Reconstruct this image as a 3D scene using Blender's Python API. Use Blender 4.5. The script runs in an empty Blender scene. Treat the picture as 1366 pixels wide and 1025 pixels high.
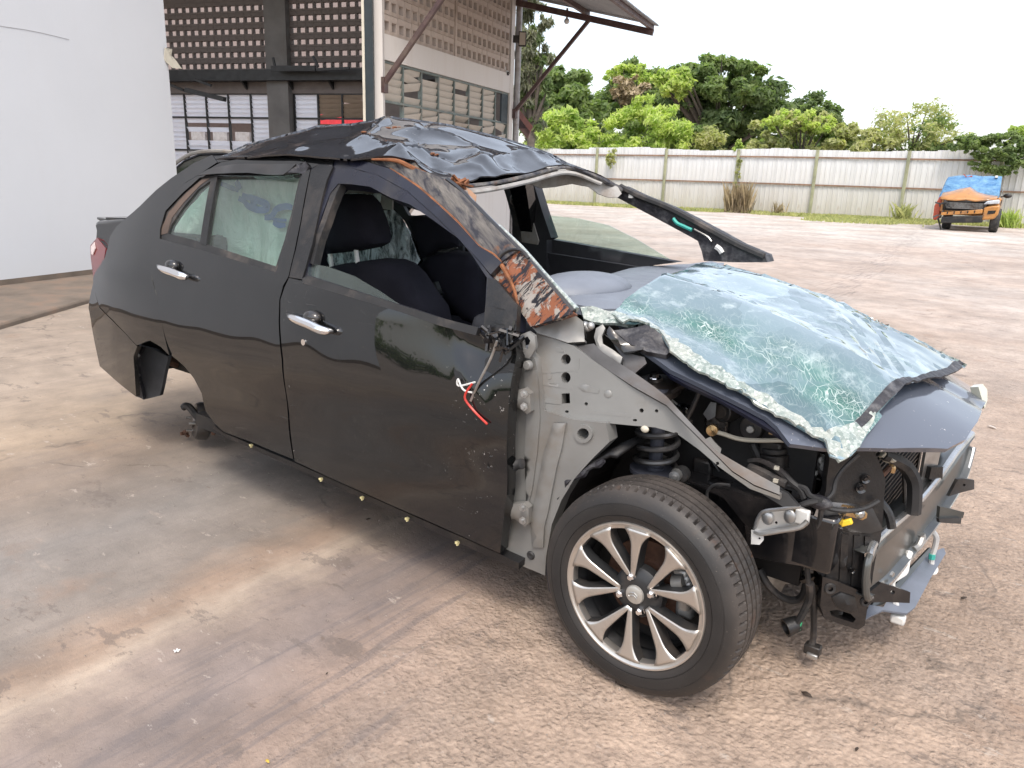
import bpy, bmesh, math, random
import numpy as np
from mathutils import Vector, Matrix, noise
from mathutils.geometry import delaunay_2d_cdt
random.seed(7); rng = np.random.default_rng(7)
S = bpy.context.scene
COL = S.collection

# ------------------------------------------------------------ camera
F = 1025.3; CX, CY = 683.0, 512.5
CAM = Vector((0.826, -2.445, 1.342))
yaw, pitch, roll = (math.radians(a) for a in (127.208, 15.002, 1.881))
d_ = Vector((math.cos(yaw)*math.cos(pitch), math.sin(yaw)*math.cos(pitch), -math.sin(pitch)))
r_ = Vector((math.sin(yaw), -math.cos(yaw), 0)); u_ = r_.cross(d_)
RX = r_*math.cos(roll) + u_*math.sin(roll)
UX = u_*math.cos(roll) - r_*math.sin(roll)
cam_data = bpy.data.cameras.new('camera'); cam = bpy.data.objects.new('camera', cam_data)
COL.objects.link(cam)
cam_data.sensor_width = 36; cam_data.lens = 36*F/1366
cam_data.clip_start = .05; cam_data.clip_end = 2000
M = Matrix((RX, UX, -d_)).transposed().to_4x4(); M.translation = CAM
cam.matrix_world = M
S.camera = cam

# ------------------------------------------------------------ light
SUN_EL, SUN_AZ = math.radians(58), math.radians(-52)      # direction the sun stands in (azimuth from +X)
world = bpy.data.worlds.new('World'); S.world = world; world.use_nodes = True
wn = world.node_tree; wn.nodes.clear()
sky = wn.nodes.new('ShaderNodeTexSky'); sky.sky_type = 'NISHITA'; sky.sun_disc = False
sky.sun_elevation = SUN_EL; sky.sun_rotation = math.pi/2 - SUN_AZ
sky.air_density = 1.0; sky.dust_density = 4.0; sky.ozone_density = 1.0; sky.altitude = 0
hs = wn.nodes.new('ShaderNodeHueSaturation'); hs.inputs['Saturation'].default_value = 1.05
bg = wn.nodes.new('ShaderNodeBackground'); bg.inputs['Strength'].default_value = .15
wo = wn.nodes.new('ShaderNodeOutputWorld')
# thin high haze cloud: an even white veil over the blue
veil = wn.nodes.new('ShaderNodeMix'); veil.data_type = 'RGBA'; veil.inputs[0].default_value = .26; veil.inputs[7].default_value = (10.8, 10.6, 10.2, 1)
wn.links.new(sky.outputs[0], hs.inputs['Color']); wn.links.new(hs.outputs[0], veil.inputs[6]); wn.links.new(veil.outputs[2], bg.inputs[0]); wn.links.new(bg.outputs[0], wo.inputs[0])
sl = bpy.data.lights.new('sun', 'SUN'); sl.energy = 1.0; sl.angle = math.radians(14); sl.color = (1, .95, .87)
sun = bpy.data.objects.new('sun', sl); COL.objects.link(sun)
sd = Vector((math.cos(SUN_EL)*math.cos(SUN_AZ), math.cos(SUN_EL)*math.sin(SUN_AZ), math.sin(SUN_EL)))
sun.rotation_euler = sd.to_track_quat('Z', 'Y').to_euler(); sun.location = sd*50
S.view_settings.view_transform = 'Standard'; S.view_settings.look = 'None'
S.view_settings.gamma = 1; S.view_settings.use_curve_mapping = False
S.view_settings.exposure = 0.92

# ------------------------------------------------------------ helpers: picture point -> place
def ray(x, y):
    return (RX*((x-CX)/F) - UX*((y-CY)/F) + d_)
def on_z(x, y, z=0.0):
    v = ray(x, y); return CAM + v*((z-CAM.z)/v.z)
def on_plane(x, y, p, n):
    v = ray(x, y); return CAM + v*((p-CAM).dot(n)/v.dot(n))
def on_y(x, y, Y):
    v = ray(x, y); return CAM + v*((Y-CAM.y)/v.y)
def at(x, y, depth): return CAM + ray(x, y)*depth
def hdir(deg): a = math.radians(deg); return Vector((math.cos(a), math.sin(a), 0))
TILES = {'F': (0, 0, 1), 'T3': (450, 0, 3.033), 'T4': (100, 180, 3.897), 'T5': (380, 140, 3.415), 'T6': (640, 200, 3.252),
         'T7': (750, 330, 2.277), 'T8': (640, 400, 3.415), 'R1': (860, 440, 2.846), 'R2': (700, 600, 3.015),
         'R3': (960, 560, 3.203), 'R6': (100, 280, 3.013), 'S1': (480, 0, 5.692), 'S2': (680, 0, 5.692), 'S3': (210, 100, 4.71),
         'S4': (430, 230, 5.125), 'S5': (1000, 540, 5.122), 'K5': (1180, 180, 6.833)}
def q(tile, s):
    ox, oy, k = TILES[tile]; out = []
    for w in s.split():
        a, b = w.split(','); out.append((ox+float(a)/k, oy+float(b)/k))
    return out

class Plane:
    def __init__(s, p, n, up=None):
        s.p = Vector(p); s.n = Vector(n).normalized()
        if (CAM-s.p).dot(s.n) < 0: s.n = -s.n
        up = Vector(up or (0, 0, 1))
        s.e1 = up.cross(s.n)
        if s.e1.length < 1e-3: s.e1 = Vector((1, 0, 0)).cross(s.n)
        s.e1.normalize(); s.e2 = s.n.cross(s.e1)
    def hit(s, x, y): return on_plane(x, y, s.p, s.n)
    def uv(s, P): w = P-s.p; return (w.dot(s.e1), w.dot(s.e2))
    def pt(s, u, v): return s.p + s.e1*u + s.e2*v
    def nrm(s, u, v): return s.n
class Implicit:
    """surface given as one coordinate over two others; g<0 outside (towards the camera)"""
    def g(s, P): raise NotImplementedError
    def hit(s, x, y):
        v = ray(x, y); t0 = .9; g0 = s.g(CAM+v*t0); best = (1e9, t0); t = t0
        while t < 6:
            t += .02; P = CAM+v*t; g1 = s.g(P)
            if g1 >= 0 > g0:
                a, b = t-.02, t
                for _ in range(14):
                    m = (a+b)/2
                    if s.g(CAM+v*m) >= 0: b = m
                    else: a = m
                return CAM+v*b
            if abs(g1) < best[0] and s.ok(P): best = (abs(g1), t)
            g0 = g1
        return CAM+v*best[1]
    def ok(s, P): return True
    def nrm(s, u, v):
        e = .004; a = s.pt(u+e, v)-s.pt(u-e, v); b = s.pt(u, v+e)-s.pt(u, v-e)
        n = a.cross(b).normalized()
        return n if n.dot(CAM-s.pt(u, v)) > 0 else -n
def side_half(X, Z):
    if Z < .62: w = .81 - .22*(.62-Z)**2
    elif Z < .97: w = .81 - .44*(Z-.62)**2
    else: w = .7561 - .36*(Z-.97) - .22*(Z-.97)**2
    if X < -2.4: w -= .09*((-2.4-X)/.9)**2
    if X < -3.15: w -= 2.2*(-3.15-X)**2
    w += .012*math.exp(-((X+2.55)/.35)**2)*math.exp(-((Z-.80)/.22)**2)
    return w
class Side(Implicit):
    def __init__(s, inset=0): s.i = inset
    def g(s, P): return P.y + side_half(P.x, P.z) - s.i
    def ok(s, P): return -3.6 < P.x < 1
    def uv(s, P): return (P.x, P.z)
    def pt(s, u, v): return Vector((u, -side_half(u, v)+s.i, v))
def hood_h(X, Y):
    a = (.64-(.85 if Y < 0 else .38)*Y*Y) - X
    return .705 + .50*a - .20*a*a + .02*math.cos(Y*2.2) - .02 + .025*max(0, min(Y, .45))
class Hood(Implicit):
    def __init__(s, off=0, f=None): s.o = off; s.f = f
    def z(s, X, Y): return hood_h(X, Y)+s.o+(s.f(X, Y) if s.f else 0)
    def g(s, P):
        return s.z(P.x, P.y)-P.z
    def ok(s, P): return -1 < P.x < .9 and -.9 < P.y < .8
    def uv(s, P): return (P.x, P.y)
    def pt(s, u, v): return Vector((u, v, s.z(u, v)))

# ------------------------------------------------------------ helpers: objects
def new_obj(name, me, mat=None, parent=None):
    if mat is not None and not me.materials: me.materials.append(mat)
    o = bpy.data.objects.new(name, me); COL.objects.link(o)
    if parent is not None: adopt(o, parent)
    return o
def world_loc(o):
    L = Vector(o.location)
    return L
ROOTM = {}
def adopt(o, parent):
    o.parent = parent
    o.matrix_parent_inverse = ROOTM.get(parent.name, Matrix.Identity(4)).inverted()
    ROOTM[o.name] = Matrix.Identity(4)
def thing(name, loc, label, cat, group=None, rz=0.0):
    o = bpy.data.objects.new(name, None); COL.objects.link(o)
    o.empty_display_size = .1
    o.location = loc; o.rotation_euler = (0, 0, rz)
    ROOTM[o.name] = Matrix.Translation(Vector(loc)) @ Matrix.Rotation(rz, 4, 'Z')
    return tag(o, label, cat, group)
def tag(o, label=None, cat=None, group=None, kind=None):
    if label: o['label'] = label
    if cat: o['category'] = cat
    if group: o['group'] = group
    if kind: o['kind'] = kind
    return o
def mesh_from(name, V, Fc, smooth=None, mats=None, midx=None):
    me = bpy.data.meshes.new(name); me.from_pydata([tuple(v) for v in V], [], Fc)
    if mats:
        for m in mats: me.materials.append(m)
    if midx is not None: me.polygons.foreach_set('material_index', midx)
    me.update()
    if smooth is not None:
        me.shade_smooth() if hasattr(me, 'shade_smooth') else None
        me.set_sharp_from_angle(angle=math.radians(smooth))
    return me
class MB:
    """collects simple solids into ONE mesh"""
    def __init__(s): s.V = []; s.F = []; s.M = []; s.m = 0
    def add(s, V, Fc):
        b = len(s.V); s.V += [Vector(v) for v in V]; s.F += [tuple(i+b for i in f) for f in Fc]; s.M += [s.m]*len(Fc); return s
    def box(s, c, size, ax=None):
        """ax: three axes (Vectors)"""
        c = Vector(c); ax = ax or (Vector((1, 0, 0)), Vector((0, 1, 0)), Vector((0, 0, 1)))
        h = [x/2 for x in size]; V = []
        for k in (-1, 1):
            for j in (-1, 1):
                for i in (-1, 1): V.append(c+ax[0]*(i*h[0])+ax[1]*(j*h[1])+ax[2]*(k*h[2]))
        return s.add(V, [(0, 2, 3, 1), (4, 5, 7, 6), (0, 1, 5, 4), (2, 6, 7, 3), (0, 4, 6, 2), (1, 3, 7, 5)])
    def bar(s, a, b, w, h, up=(0, 0, 1)):
        a, b = Vector(a), Vector(b); d = (b-a); L = d.length; d.normalize()
        up = Vector(up); x = up.cross(d)
        if x.length < 1e-3: x = Vector((1, 0, 0)).cross(d)
        x.normalize(); y = d.cross(x)
        return s.box((a+b)/2, (w, h, L), (x, y, d))
    def tube(s, pts, r, n=8, smooth=True, cap=True):
        pts = [Vector(p) for p in pts]
        if smooth and len(pts) > 2: pts = spline(pts, 5)
        rr = r if isinstance(r, (list, tuple)) else [r]*len(pts)
        if len(rr) != len(pts): rr = list(np.interp(np.linspace(0, 1, len(pts)), np.linspace(0, 1, len(rr)), rr))
        V = []; Fc = []; px = None
        for i, p in enumerate(pts):
            t = (pts[min(i+1, len(pts)-1)]-pts[max(i-1, 0)]).normalized()
            if px is None:
                px = t.orthogonal().normalized()
            else:
                px = (px - t*px.dot(t))
                if px.length < 1e-4: px = t.orthogonal()
                px.normalize()
            py = t.cross(px)
            for k in range(n):
                a = 2*math.pi*k/n; V.append(p+(px*math.cos(a)+py*math.sin(a))*rr[i])
        for i in range(len(pts)-1):
            for k in range(n):
                a = i*n+k; b = i*n+(k+1) % n; Fc.append((a, b, b+n, a+n))
        if cap:
            Fc.append(tuple(reversed(range(n)))); Fc.append(tuple(range((len(pts)-1)*n, len(pts)*n)))
        return s.add(V, Fc)
    def lathe(s, prof, c, axis, n=32, seg=None, close=False):
        """prof: list of (radius, along-axis)"""
        c = Vector(c); axis = Vector(axis).normalized(); x = axis.orthogonal().normalized(); y = axis.cross(x)
        V = []; Fc = []; k = len(prof)
        for i in range(n):
            a = 2*math.pi*i/n; dr = x*math.cos(a)+y*math.sin(a)
            for (r, h) in prof: V.append(c+dr*r+axis*h)
        for i in range(n):
            j = (i+1) % n
            for m in range(k-1 if not close else k):
                m2 = (m+1) % k
                Fc.append((i*k+m, j*k+m, j*k+m2, i*k+m2))
        return s.add(V, Fc)
    def cyl(s, a, b, r, n=16):
        a, b = Vector(a), Vector(b); L = (b-a).length
        return s.lathe([(0.0001, 0), (r, 0), (r, L), (0.0001, L)], a, b-a, n)
    def ball(s, c, r, n=10, sc=(1, 1, 1)):
        c = Vector(c); V = []; Fc = []
        for i in range(n+1):
            t = math.pi*i/n
            for j in range(2*n):
                p = math.pi*j/n; V.append(c+Vector((r*sc[0]*math.sin(t)*math.cos(p), r*sc[1]*math.sin(t)*math.sin(p), r*sc[2]*math.cos(t))))
        for i in range(n):
            for j in range(2*n):
                a = i*2*n+j; b = i*2*n+(j+1) % (2*n); Fc.append((a, a+2*n, b+2*n, b))
        return s.add(V, Fc)
    def prism(s, poly, depth_vec):
        """poly: 3D points in order; extruded by depth_vec"""
        n = len(poly); P = [Vector(p) for p in poly]; D = Vector(depth_vec)
        V = P+[p+D for p in P]
        Fc = [tuple(range(n)), tuple(range(2*n-1, n-1, -1))]+[(i, i+n, (i+1) % n+n, (i+1) % n) for i in range(n)]
        return s.add(V, Fc)
    def build(s, name, mat, parent=None, smooth=35, bevel=0, fix=True):
        mats = mat if isinstance(mat, (list, tuple)) else [mat]
        me = mesh_from(name, s.V, s.F, smooth, mats, s.M)
        if fix:
            bm = bmesh.new(); bm.from_mesh(me); bmesh.ops.recalc_face_normals(bm, faces=bm.faces); bm.to_mesh(me); bm.free()
        o = new_obj(name, me, None, parent)
        if bevel:
            md = o.modifiers.new('bevel', 'BEVEL'); md.width = bevel; md.segments = 2; md.limit_method = 'ANGLE'; md.harden_normals = False
        return o
def spline(P, k=6, closed=False):
    out = []; n = len(P)
    for i in range(n-1):
        p0 = P[max(i-1, 0)]; p1 = P[i]; p2 = P[i+1]; p3 = P[min(i+2, n-1)]
        for j in range(k):
            t = j/k
            out.append(.5*((2*p1)+(p2-p0)*t+(2*p0-5*p1+4*p2-p3)*t*t+(3*p1-p0-3*p2+p3)*t**3))
    out.append(P[-1]); return out
def inside(pt, poly):
    x, y = pt; c = False; n = len(poly); j = n-1
    for i in range(n):
        xi, yi = poly[i]; xj, yj = poly[j]
        if (yi > y) != (yj > y) and x < (xj-xi)*(y-yi)/(yj-yi+1e-15)+xi: c = not c
        j = i
    return c
def seg_dist(P, poly):
    P = np.asarray(P); A = np.asarray(poly); B = np.roll(A, -1, 0)
    best = np.full(len(P), 1e9)
    for a, b in zip(A, B):
        d = b-a; t = np.clip(((P-a)@d)/(d@d+1e-12), 0, 1); best = np.minimum(best, np.linalg.norm(P-(a+t[:, None]*d), axis=1))
    return best
def densify(poly, res):
    out = []; n = len(poly)
    for i in range(n):
        a = np.array(poly[i]); b = np.array(poly[(i+1) % n]); L = np.linalg.norm(b-a); k = max(1, int(L/res))
        for j in range(k): out.append(tuple(a+(b-a)*j/k))
    return out
def fill2d(outer, holes, res):
    loops = [densify(outer, res)]+[densify(h, res) for h in holes]
    V = []; E = []
    for L in loops:
        b = len(V); V += [Vector(p) for p in L]; E += [(b+i, b+(i+1) % len(L)) for i in range(len(L))]
    A = np.array(outer); lo = A.min(0); hi = A.max(0)
    gx = np.arange(lo[0]+res*.5, hi[0], res); gy = np.arange(lo[1]+res*.43, hi[1], res*.87)
    G = []
    for j, y in enumerate(gy):
        for x in gx: G.append((x+(res*.5 if j % 2 else 0), y))
    if G:
        G = np.array(G); ok = np.ones(len(G), bool)
        for L in loops: ok &= seg_dist(G, L) > res*.45
        for p, o in zip(G, ok):
            if o and inside(p, loops[0]) and not any(inside(p, h) for h in loops[1:]): V.append(Vector(p))
    r = delaunay_2d_cdt(V, E, [], 0, 1e-6)
    vs, fs = r[0], r[2]
    fs = [f for f in fs if (lambda c: inside(c, loops[0]) and not any(inside(c, h) for h in loops[1:]))
          ((sum(vs[i].x for i in f)/3, sum(vs[i].y for i in f)/3))]
    return [tuple(v) for v in vs], [tuple(f) for f in fs]
def sheet(name, outer_uv, holes_uv, surf, mat, parent=None, thick=.004, res=.04, off=None, smooth=40, puff=0, puffw=.04):
    uv, fs = fill2d(outer_uv, holes_uv, res)
    dist = seg_dist(uv, outer_uv) if puff else None
    n = len(uv); P = []; Nn = []
    for (u, v) in uv:
        N = surf.nrm(u, v); p = surf.pt(u, v)
        if off: p = p+N*off(u, v)
        if puff: p = p+N*(puff*math.sqrt(max(0, 1-(1-min(dist[len(P)]/puffw, 1))**2)))
        P.append(p); Nn.append(N)
    FF = []
    for f in fs:
        a, b, c = f; nn = (P[b]-P[a]).cross(P[c]-P[a])
        FF.append(f if nn.dot(Nn[a]) > 0 else (a, c, b))
    ec = {}
    for f in FF:
        for i in range(3): ec[(f[i], f[(i+1) % 3])] = 1
    V = P+[p-N*thick for p, N in zip(P, Nn)]
    allf = list(FF)+[(f[0]+n, f[2]+n, f[1]+n) for f in FF]
    for (a, b) in list(ec):
        if (b, a) not in ec: allf.append((b, a, a+n, b+n))
    me = mesh_from(name, V, allf, smooth)
    return new_obj(name, me, mat, parent)
def panel(name, px, surf, mat, parent=None, holes=(), **kw):
    """px: outline as seen; it is laid on the surface where it really stands"""
    f = lambda L: [surf.uv(surf.hit(*p)) for p in L]
    return sheet(name, f(px), [f(h) for h in holes], surf, mat, parent, **kw)
def copy_obj(o, parent, loc=None):
    c = o.copy(); COL.objects.link(c)
    if parent is not None: c.parent = parent
    ROOTM[c.name] = Matrix.Identity(4)
    if loc is not None: c.location = loc
    return c

# ------------------------------------------------------------ materials
class NT:
    def __init__(s, name):
        s.m = bpy.data.materials.new(name); s.m.use_nodes = True; s.t = s.m.node_tree; s.t.nodes.clear()
        s.out = s.n('ShaderNodeOutputMaterial'); s.co = None
    def n(s, typ, **kw):
        x = s.t.nodes.new(typ)
        for k, v in kw.items(): setattr(x, k, v)
        return x
    def l(s, a, b): s.t.links.new(a, b)
    def coord(s):
        if not s.co: s.co = s.n('ShaderNodeTexCoord')
        return s.co.outputs['Object']
    def setin(s, node, key, v):
        if v is None: return
        if hasattr(v, 'links') or isinstance(v, bpy.types.NodeSocket): s.l(v, node.inputs[key])
        else: node.inputs[key].default_value = v
    def noise(s, scale, detail=4, rough=.55, vec=None, dist=0):
        x = s.n('ShaderNodeTexNoise'); x.inputs['Scale'].default_value = scale; x.inputs['Detail'].default_value = detail
        x.inputs['Roughness'].default_value = rough; x.inputs['Distortion'].default_value = dist
        s.l(vec or s.coord(), x.inputs['Vector']); return x.outputs['Fac']
    def voro(s, scale, feature='F1', vec=None, out='Distance', rand=1.0):
        x = s.n('ShaderNodeTexVoronoi'); x.feature = feature; x.inputs['Scale'].default_value = scale
        x.inputs['Randomness'].default_value = rand
        s.l(vec or s.coord(), x.inputs['Vector']); return x.outputs[out]
    def scaled(s, sc, rot=(0, 0, 0), loc=(0, 0, 0), vec=None):
        x = s.n('ShaderNodeMapping'); x.inputs['Scale'].default_value = sc; x.inputs['Rotation'].default_value = rot; x.inputs['Location'].default_value = loc
        s.l(vec or s.coord(), x.inputs['Vector']); return x.outputs[0]
    def ramp(s, fac, stops, interp='LINEAR'):
        x = s.n('ShaderNodeValToRGB'); r = x.color_ramp; r.interpolation = interp
        while len(r.elements) < len(stops): r.elements.new(.5)
        for e, (p, c) in zip(r.elements, stops):
            e.position = p; e.color = (c, c, c, 1) if isinstance(c, (int, float)) else (*c, 1)
        s.l(fac, x.inputs[0]); return x.outputs[0]
    def mix(s, fac, a, b, mode='MIX'):
        x = s.n('ShaderNodeMix'); x.data_type = 'RGBA'; x.blend_type = mode
        for k, v in ((0, fac), (6, a), (7, b)):
            if isinstance(v, bpy.types.NodeSocket): s.l(v, x.inputs[k])
            elif isinstance(v, (int, float)): x.inputs[k].default_value = v if k == 0 else (v, v, v, 1)
            else: x.inputs[k].default_value = (*v, 1)
        return x.outputs[2]
    def math(s, op, a, b=0.0, c=None):
        x = s.n('ShaderNodeMath', operation=op)
        for i, v in enumerate((a, b) if c is None else (a, b, c)):
            if isinstance(v, bpy.types.NodeSocket): s.l(v, x.inputs[i])
            else: x.inputs[i].default_value = v
        return x.outputs[0]
    def xyz(s, vec=None):
        x = s.n('ShaderNodeSeparateXYZ'); s.l(vec or s.coord(), x.inputs[0]); return x.outputs
    def bump(s, h, strength=.3, dist=.01, prev=None):
        x = s.n('ShaderNodeBump'); s.setin(x, 'Strength', strength); x.inputs['Distance'].default_value = dist
        s.l(h, x.inputs['Height'])
        if prev: s.l(prev, x.inputs['Normal'])
        return x.outputs[0]
    def pbsdf(s, color=(.5, .5, .5), rough=.5, metal=0.0, coat=0.0, coat_rough=.03, normal=None, spec=.5, trans=0.0, ior=None, alpha=None):
        x = s.n('ShaderNodeBsdfPrincipled')
        if isinstance(color, tuple): color = (*color[:3], 1)
        s.setin(x, 'Base Color', color); s.setin(x, 'Roughness', rough); s.setin(x, 'Metallic', metal)
        s.setin(x, 'Coat Weight', coat); s.setin(x, 'Coat Roughness', coat_rough); s.setin(x, 'Specular IOR Level', spec)
        s.setin(x, 'Transmission Weight', trans); s.setin(x, 'IOR', ior); s.setin(x, 'Alpha', alpha)
        if normal: s.l(normal, x.inputs['Normal'])
        return x
    def done(s, sh):
        s.l(sh.outputs[0] if hasattr(sh, 'outputs') else sh, s.out.inputs['Surface']); return s.m
def simple(name, color, rough=.5, metal=0.0, var=.25, vscale=8, bump=0.0, bscale=60, coat=0.0, dirt=None, dscale=5, spec=.5):
    t = NT(name)
    f = t.ramp(t.noise(vscale, 5), [(.3, 1-var), (.7, 1+var*.6)])
    c = t.mix(1.0, color, f, 'MULTIPLY')
    if dirt: c = t.mix(t.ramp(t.noise(dscale, 6, .65), [(.5, 0.0), (.72, 1.0)]), c, dirt)
    nb = t.bump(t.noise(bscale, 4), bump, .01) if bump else None
    r = t.ramp(t.noise(vscale*1.7, 4), [(.3, max(rough-.08, .02)), (.7, min(rough+.1, 1))])
    return t.done(t.pbsdf(c, r, metal, coat, normal=nb, spec=spec))
MT = {}
def car_paint(name, base, dust=.25, rough=.03, wob=0.0, ior=1.68):
    t = NT(name)
    n1 = t.noise(3.2, 6, .65); n2 = t.noise(160, 3, .6)
    z = t.xyz()[2]
    low = t.ramp(z, [(.12, 1.0), (.62, .25)])                  # road dust thrown up on the lower flanks
    d = t.math('MULTIPLY', t.ramp(n1, [(.3, .25), (.75, 1.0)]), low)
    d = t.math('MULTIPLY', d, dust)
    spk = t.math('MULTIPLY', t.ramp(n2, [(.67, 0.0), (.74, .45)]), t.ramp(n1, [(.4, 0.0), (.65, 1.0)]))
    d2 = t.math('MAXIMUM', d, spk)
    c = t.mix(d2, base, (.16, .135, .115))
    xx = t.xyz()[0]; hi = t.noise(75, 3, .7)
    zone = t.math('MAXIMUM', t.ramp(t.math('ADD', t.math('MULTIPLY', xx, 1.0), 1.0), [(.30, 0.0), (.50, 1.0)]), t.math('MULTIPLY', t.ramp(t.math('ADD', xx, 2.0), [(.52, 0.0), (.56, 1.0), (.60, 0.0)]), 1.0))
    chip = t.math('MULTIPLY', t.math('MULTIPLY', t.ramp(hi, [(.66, 0.0), (.69, 1.0)]), t.ramp(t.noise(9, 3), [(.45, 0.0), (.6, 1.0)])), zone)
    c = t.mix(chip, c, (.5, .48, .46))
    sc2 = t.noise(1.0, 4, .7, t.scaled((3, 3, 90), rot=(0, .5, 0)))
    c = t.mix(t.math('MULTIPLY', t.ramp(sc2, [(.66, 0.0), (.70, .25)]), t.ramp(n1, [(.5, 0.0), (.6, 1.0)])), c, (.10, .10, .10))
    cr = t.math('ADD', t.math('MULTIPLY', t.ramp(n1, [(.35, 0.0), (.8, 1.0)]), .06), rough)
    nb = t.bump(t.noise(2.3, 2), wob, .03) if wob else None
    s = t.pbsdf(c, .5, 0.0, 1.0, cr, normal=nb, spec=.08)
    s.inputs['Coat IOR'].default_value = ior
    if nb: t.l(nb, s.inputs['Coat Normal'])
    return t.done(s)
MT['paint'] = car_paint('black paint', (.0035, .0038, .0042), .016, .006, .02, 1.62)
MT['navy'] = simple('dark navy paint', (.007, .008, .018), .32, var=.3, coat=.22, dirt=(.03, .028, .03), dscale=7)
MT['roofpaint'] = car_paint('roof black paint', (.006, .008, .013), .02, .012, .04, 1.62)
MT['hoodpaint'] = car_paint('hood paint', (.08, .092, .12), .06, .05, 0.0, 1.6)  # dark paint; the sky's reflection is put into a lighter blue-grey base
MT['black'] = simple('black plastic', (0.011, 0.011, 0.012), .42, var=.4, bump=.15, bscale=150, dirt=(.05, .042, .036), dscale=6)
MT['blackgloss'] = simple('gloss black', (.008, .008, .009), .15, var=.2, coat=.6, dirt=(.035, .03, .028))
MT['rubber'] = simple('rubber seal', (.02, .02, .021), .6, var=.3, dirt=(.09, .075, .065), dscale=9)
MT['cavity'] = simple('underbody black', (.006, .006, .007), .6, var=.4, dirt=(.022, .019, .017))
MT['primer'] = simple('grey primed steel', (.215, .215, .208), .42, .25, var=.14, vscale=5, dirt=(.18, .15, .12), dscale=3.5, bump=.06, bscale=20)
MT['steel'] = simple('galvanised steel', (.45, .45, .44), .35, .8, var=.25, dirt=(.15, .12, .1))
MT['chrome'] = simple('chrome', (.85, .85, .86), .06, 1.0, var=.06)
MT['darksteel'] = simple('dark steel', (.09, .09, .092), .38, .7, var=.4, dirt=(.06, .045, .035))
MT['alu'] = simple('cast aluminium', (.42, .42, .41), .45, .75, var=.3, vscale=14, dirt=(.08, .07, .06))
MT['cream'] = simple('cream plastic', (0.527, 0.493, 0.408), .45, var=.1)
MT['white'] = simple('white plastic', (0.612, 0.612, 0.595), .4, var=.08)
MT['fabric'] = simple('navy seat fabric', (0.014, 0.014, 0.021), .92, var=.25, vscale=6, bump=.3, bscale=420, spec=.2)
MT['trimgrey'] = simple('grey trim', (0.255, 0.246, 0.230), .7, var=.12, dirt=(.2, .16, .13))
MT['headliner'] = simple('pale headliner', (0.391, 0.383, 0.365), .85, var=.15, dirt=(.18, .14, .11))
MT['dash'] = simple('blue grey dashboard', (.17, .19, .225), .5, var=.12, bump=.1, bscale=300)
MT['doorcard'] = simple('dark door card', (.022, .023, .028), .6, var=.2, bump=.15, bscale=300)
MT['rustred'] = simple('rusty cast iron', (.11, .055, .035), .8, .2, var=.5, vscale=20, bump=.3, bscale=80)
MT['brass'] = simple('brass fitting', (.55, .38, .2), .3, .9, var=.2)
MT['yellow'] = simple('yellow plastic', (.75, .5, .03), .4, var=.1)
MT['red'] = simple('red plastic', (.5, .03, .02), .35, var=.2)
MT['taillight'] = simple('red tail lamp', (.13, .004, .004), .2, var=.2, coat=.6)
MT['teal'] = simple('teal paint', (.05, .42, .36), .5, var=.2)
MT['grn'] = simple('green clip', (.05, .45, .2), .5, var=.2)
def glass(name, tint, rough=.02, haze=0.0):
    t = NT(name)
    tr = t.n('ShaderNodeBsdfTransparent'); tr.inputs[0].default_value = (*tint, 1)
    gl = t.n('ShaderNodeBsdfGlossy'); gl.inputs['Roughness'].default_value = rough; gl.inputs[0].default_value = (1, 1, 1, 1)
    df = t.n('ShaderNodeBsdfDiffuse'); df.inputs[0].default_value = (.45, .5, .47, 1)
    fr = t.n('ShaderNodeFresnel'); ge = t.n('ShaderNodeNewGeometry'); t.l(t.math('SUBTRACT', 1.5, t.math('MULTIPLY', ge.outputs['Backfacing'], .8333)), fr.inputs[0])
    m0 = t.n('ShaderNodeMixShader'); m0.inputs[0].default_value = haze
    t.l(t.math('MULTIPLY', t.ramp(t.noise(4, 5, .6), [(.25, .5), (.8, 1.3)]), haze), m0.inputs[0])
    t.l(tr.outputs[0], m0.inputs[1]); t.l(df.outputs[0], m0.inputs[2])
    m = t.n('ShaderNodeMixShader'); t.l(fr.outputs[0], m.inputs[0]); t.l(m0.outputs[0], m.inputs[1]); t.l(gl.outputs[0], m.inputs[2])
    return t.done(m)
MT['glass'] = glass('green tinted glass', (.82, .92, .88), haze=.05)
MT['glassrear'] = glass('dusty tinted glass', (.84, .93, .89), haze=.035)
MT['glassdark'] = simple('dark car glass', (.012, .015, .016), .05, var=.2, coat=1)
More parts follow.
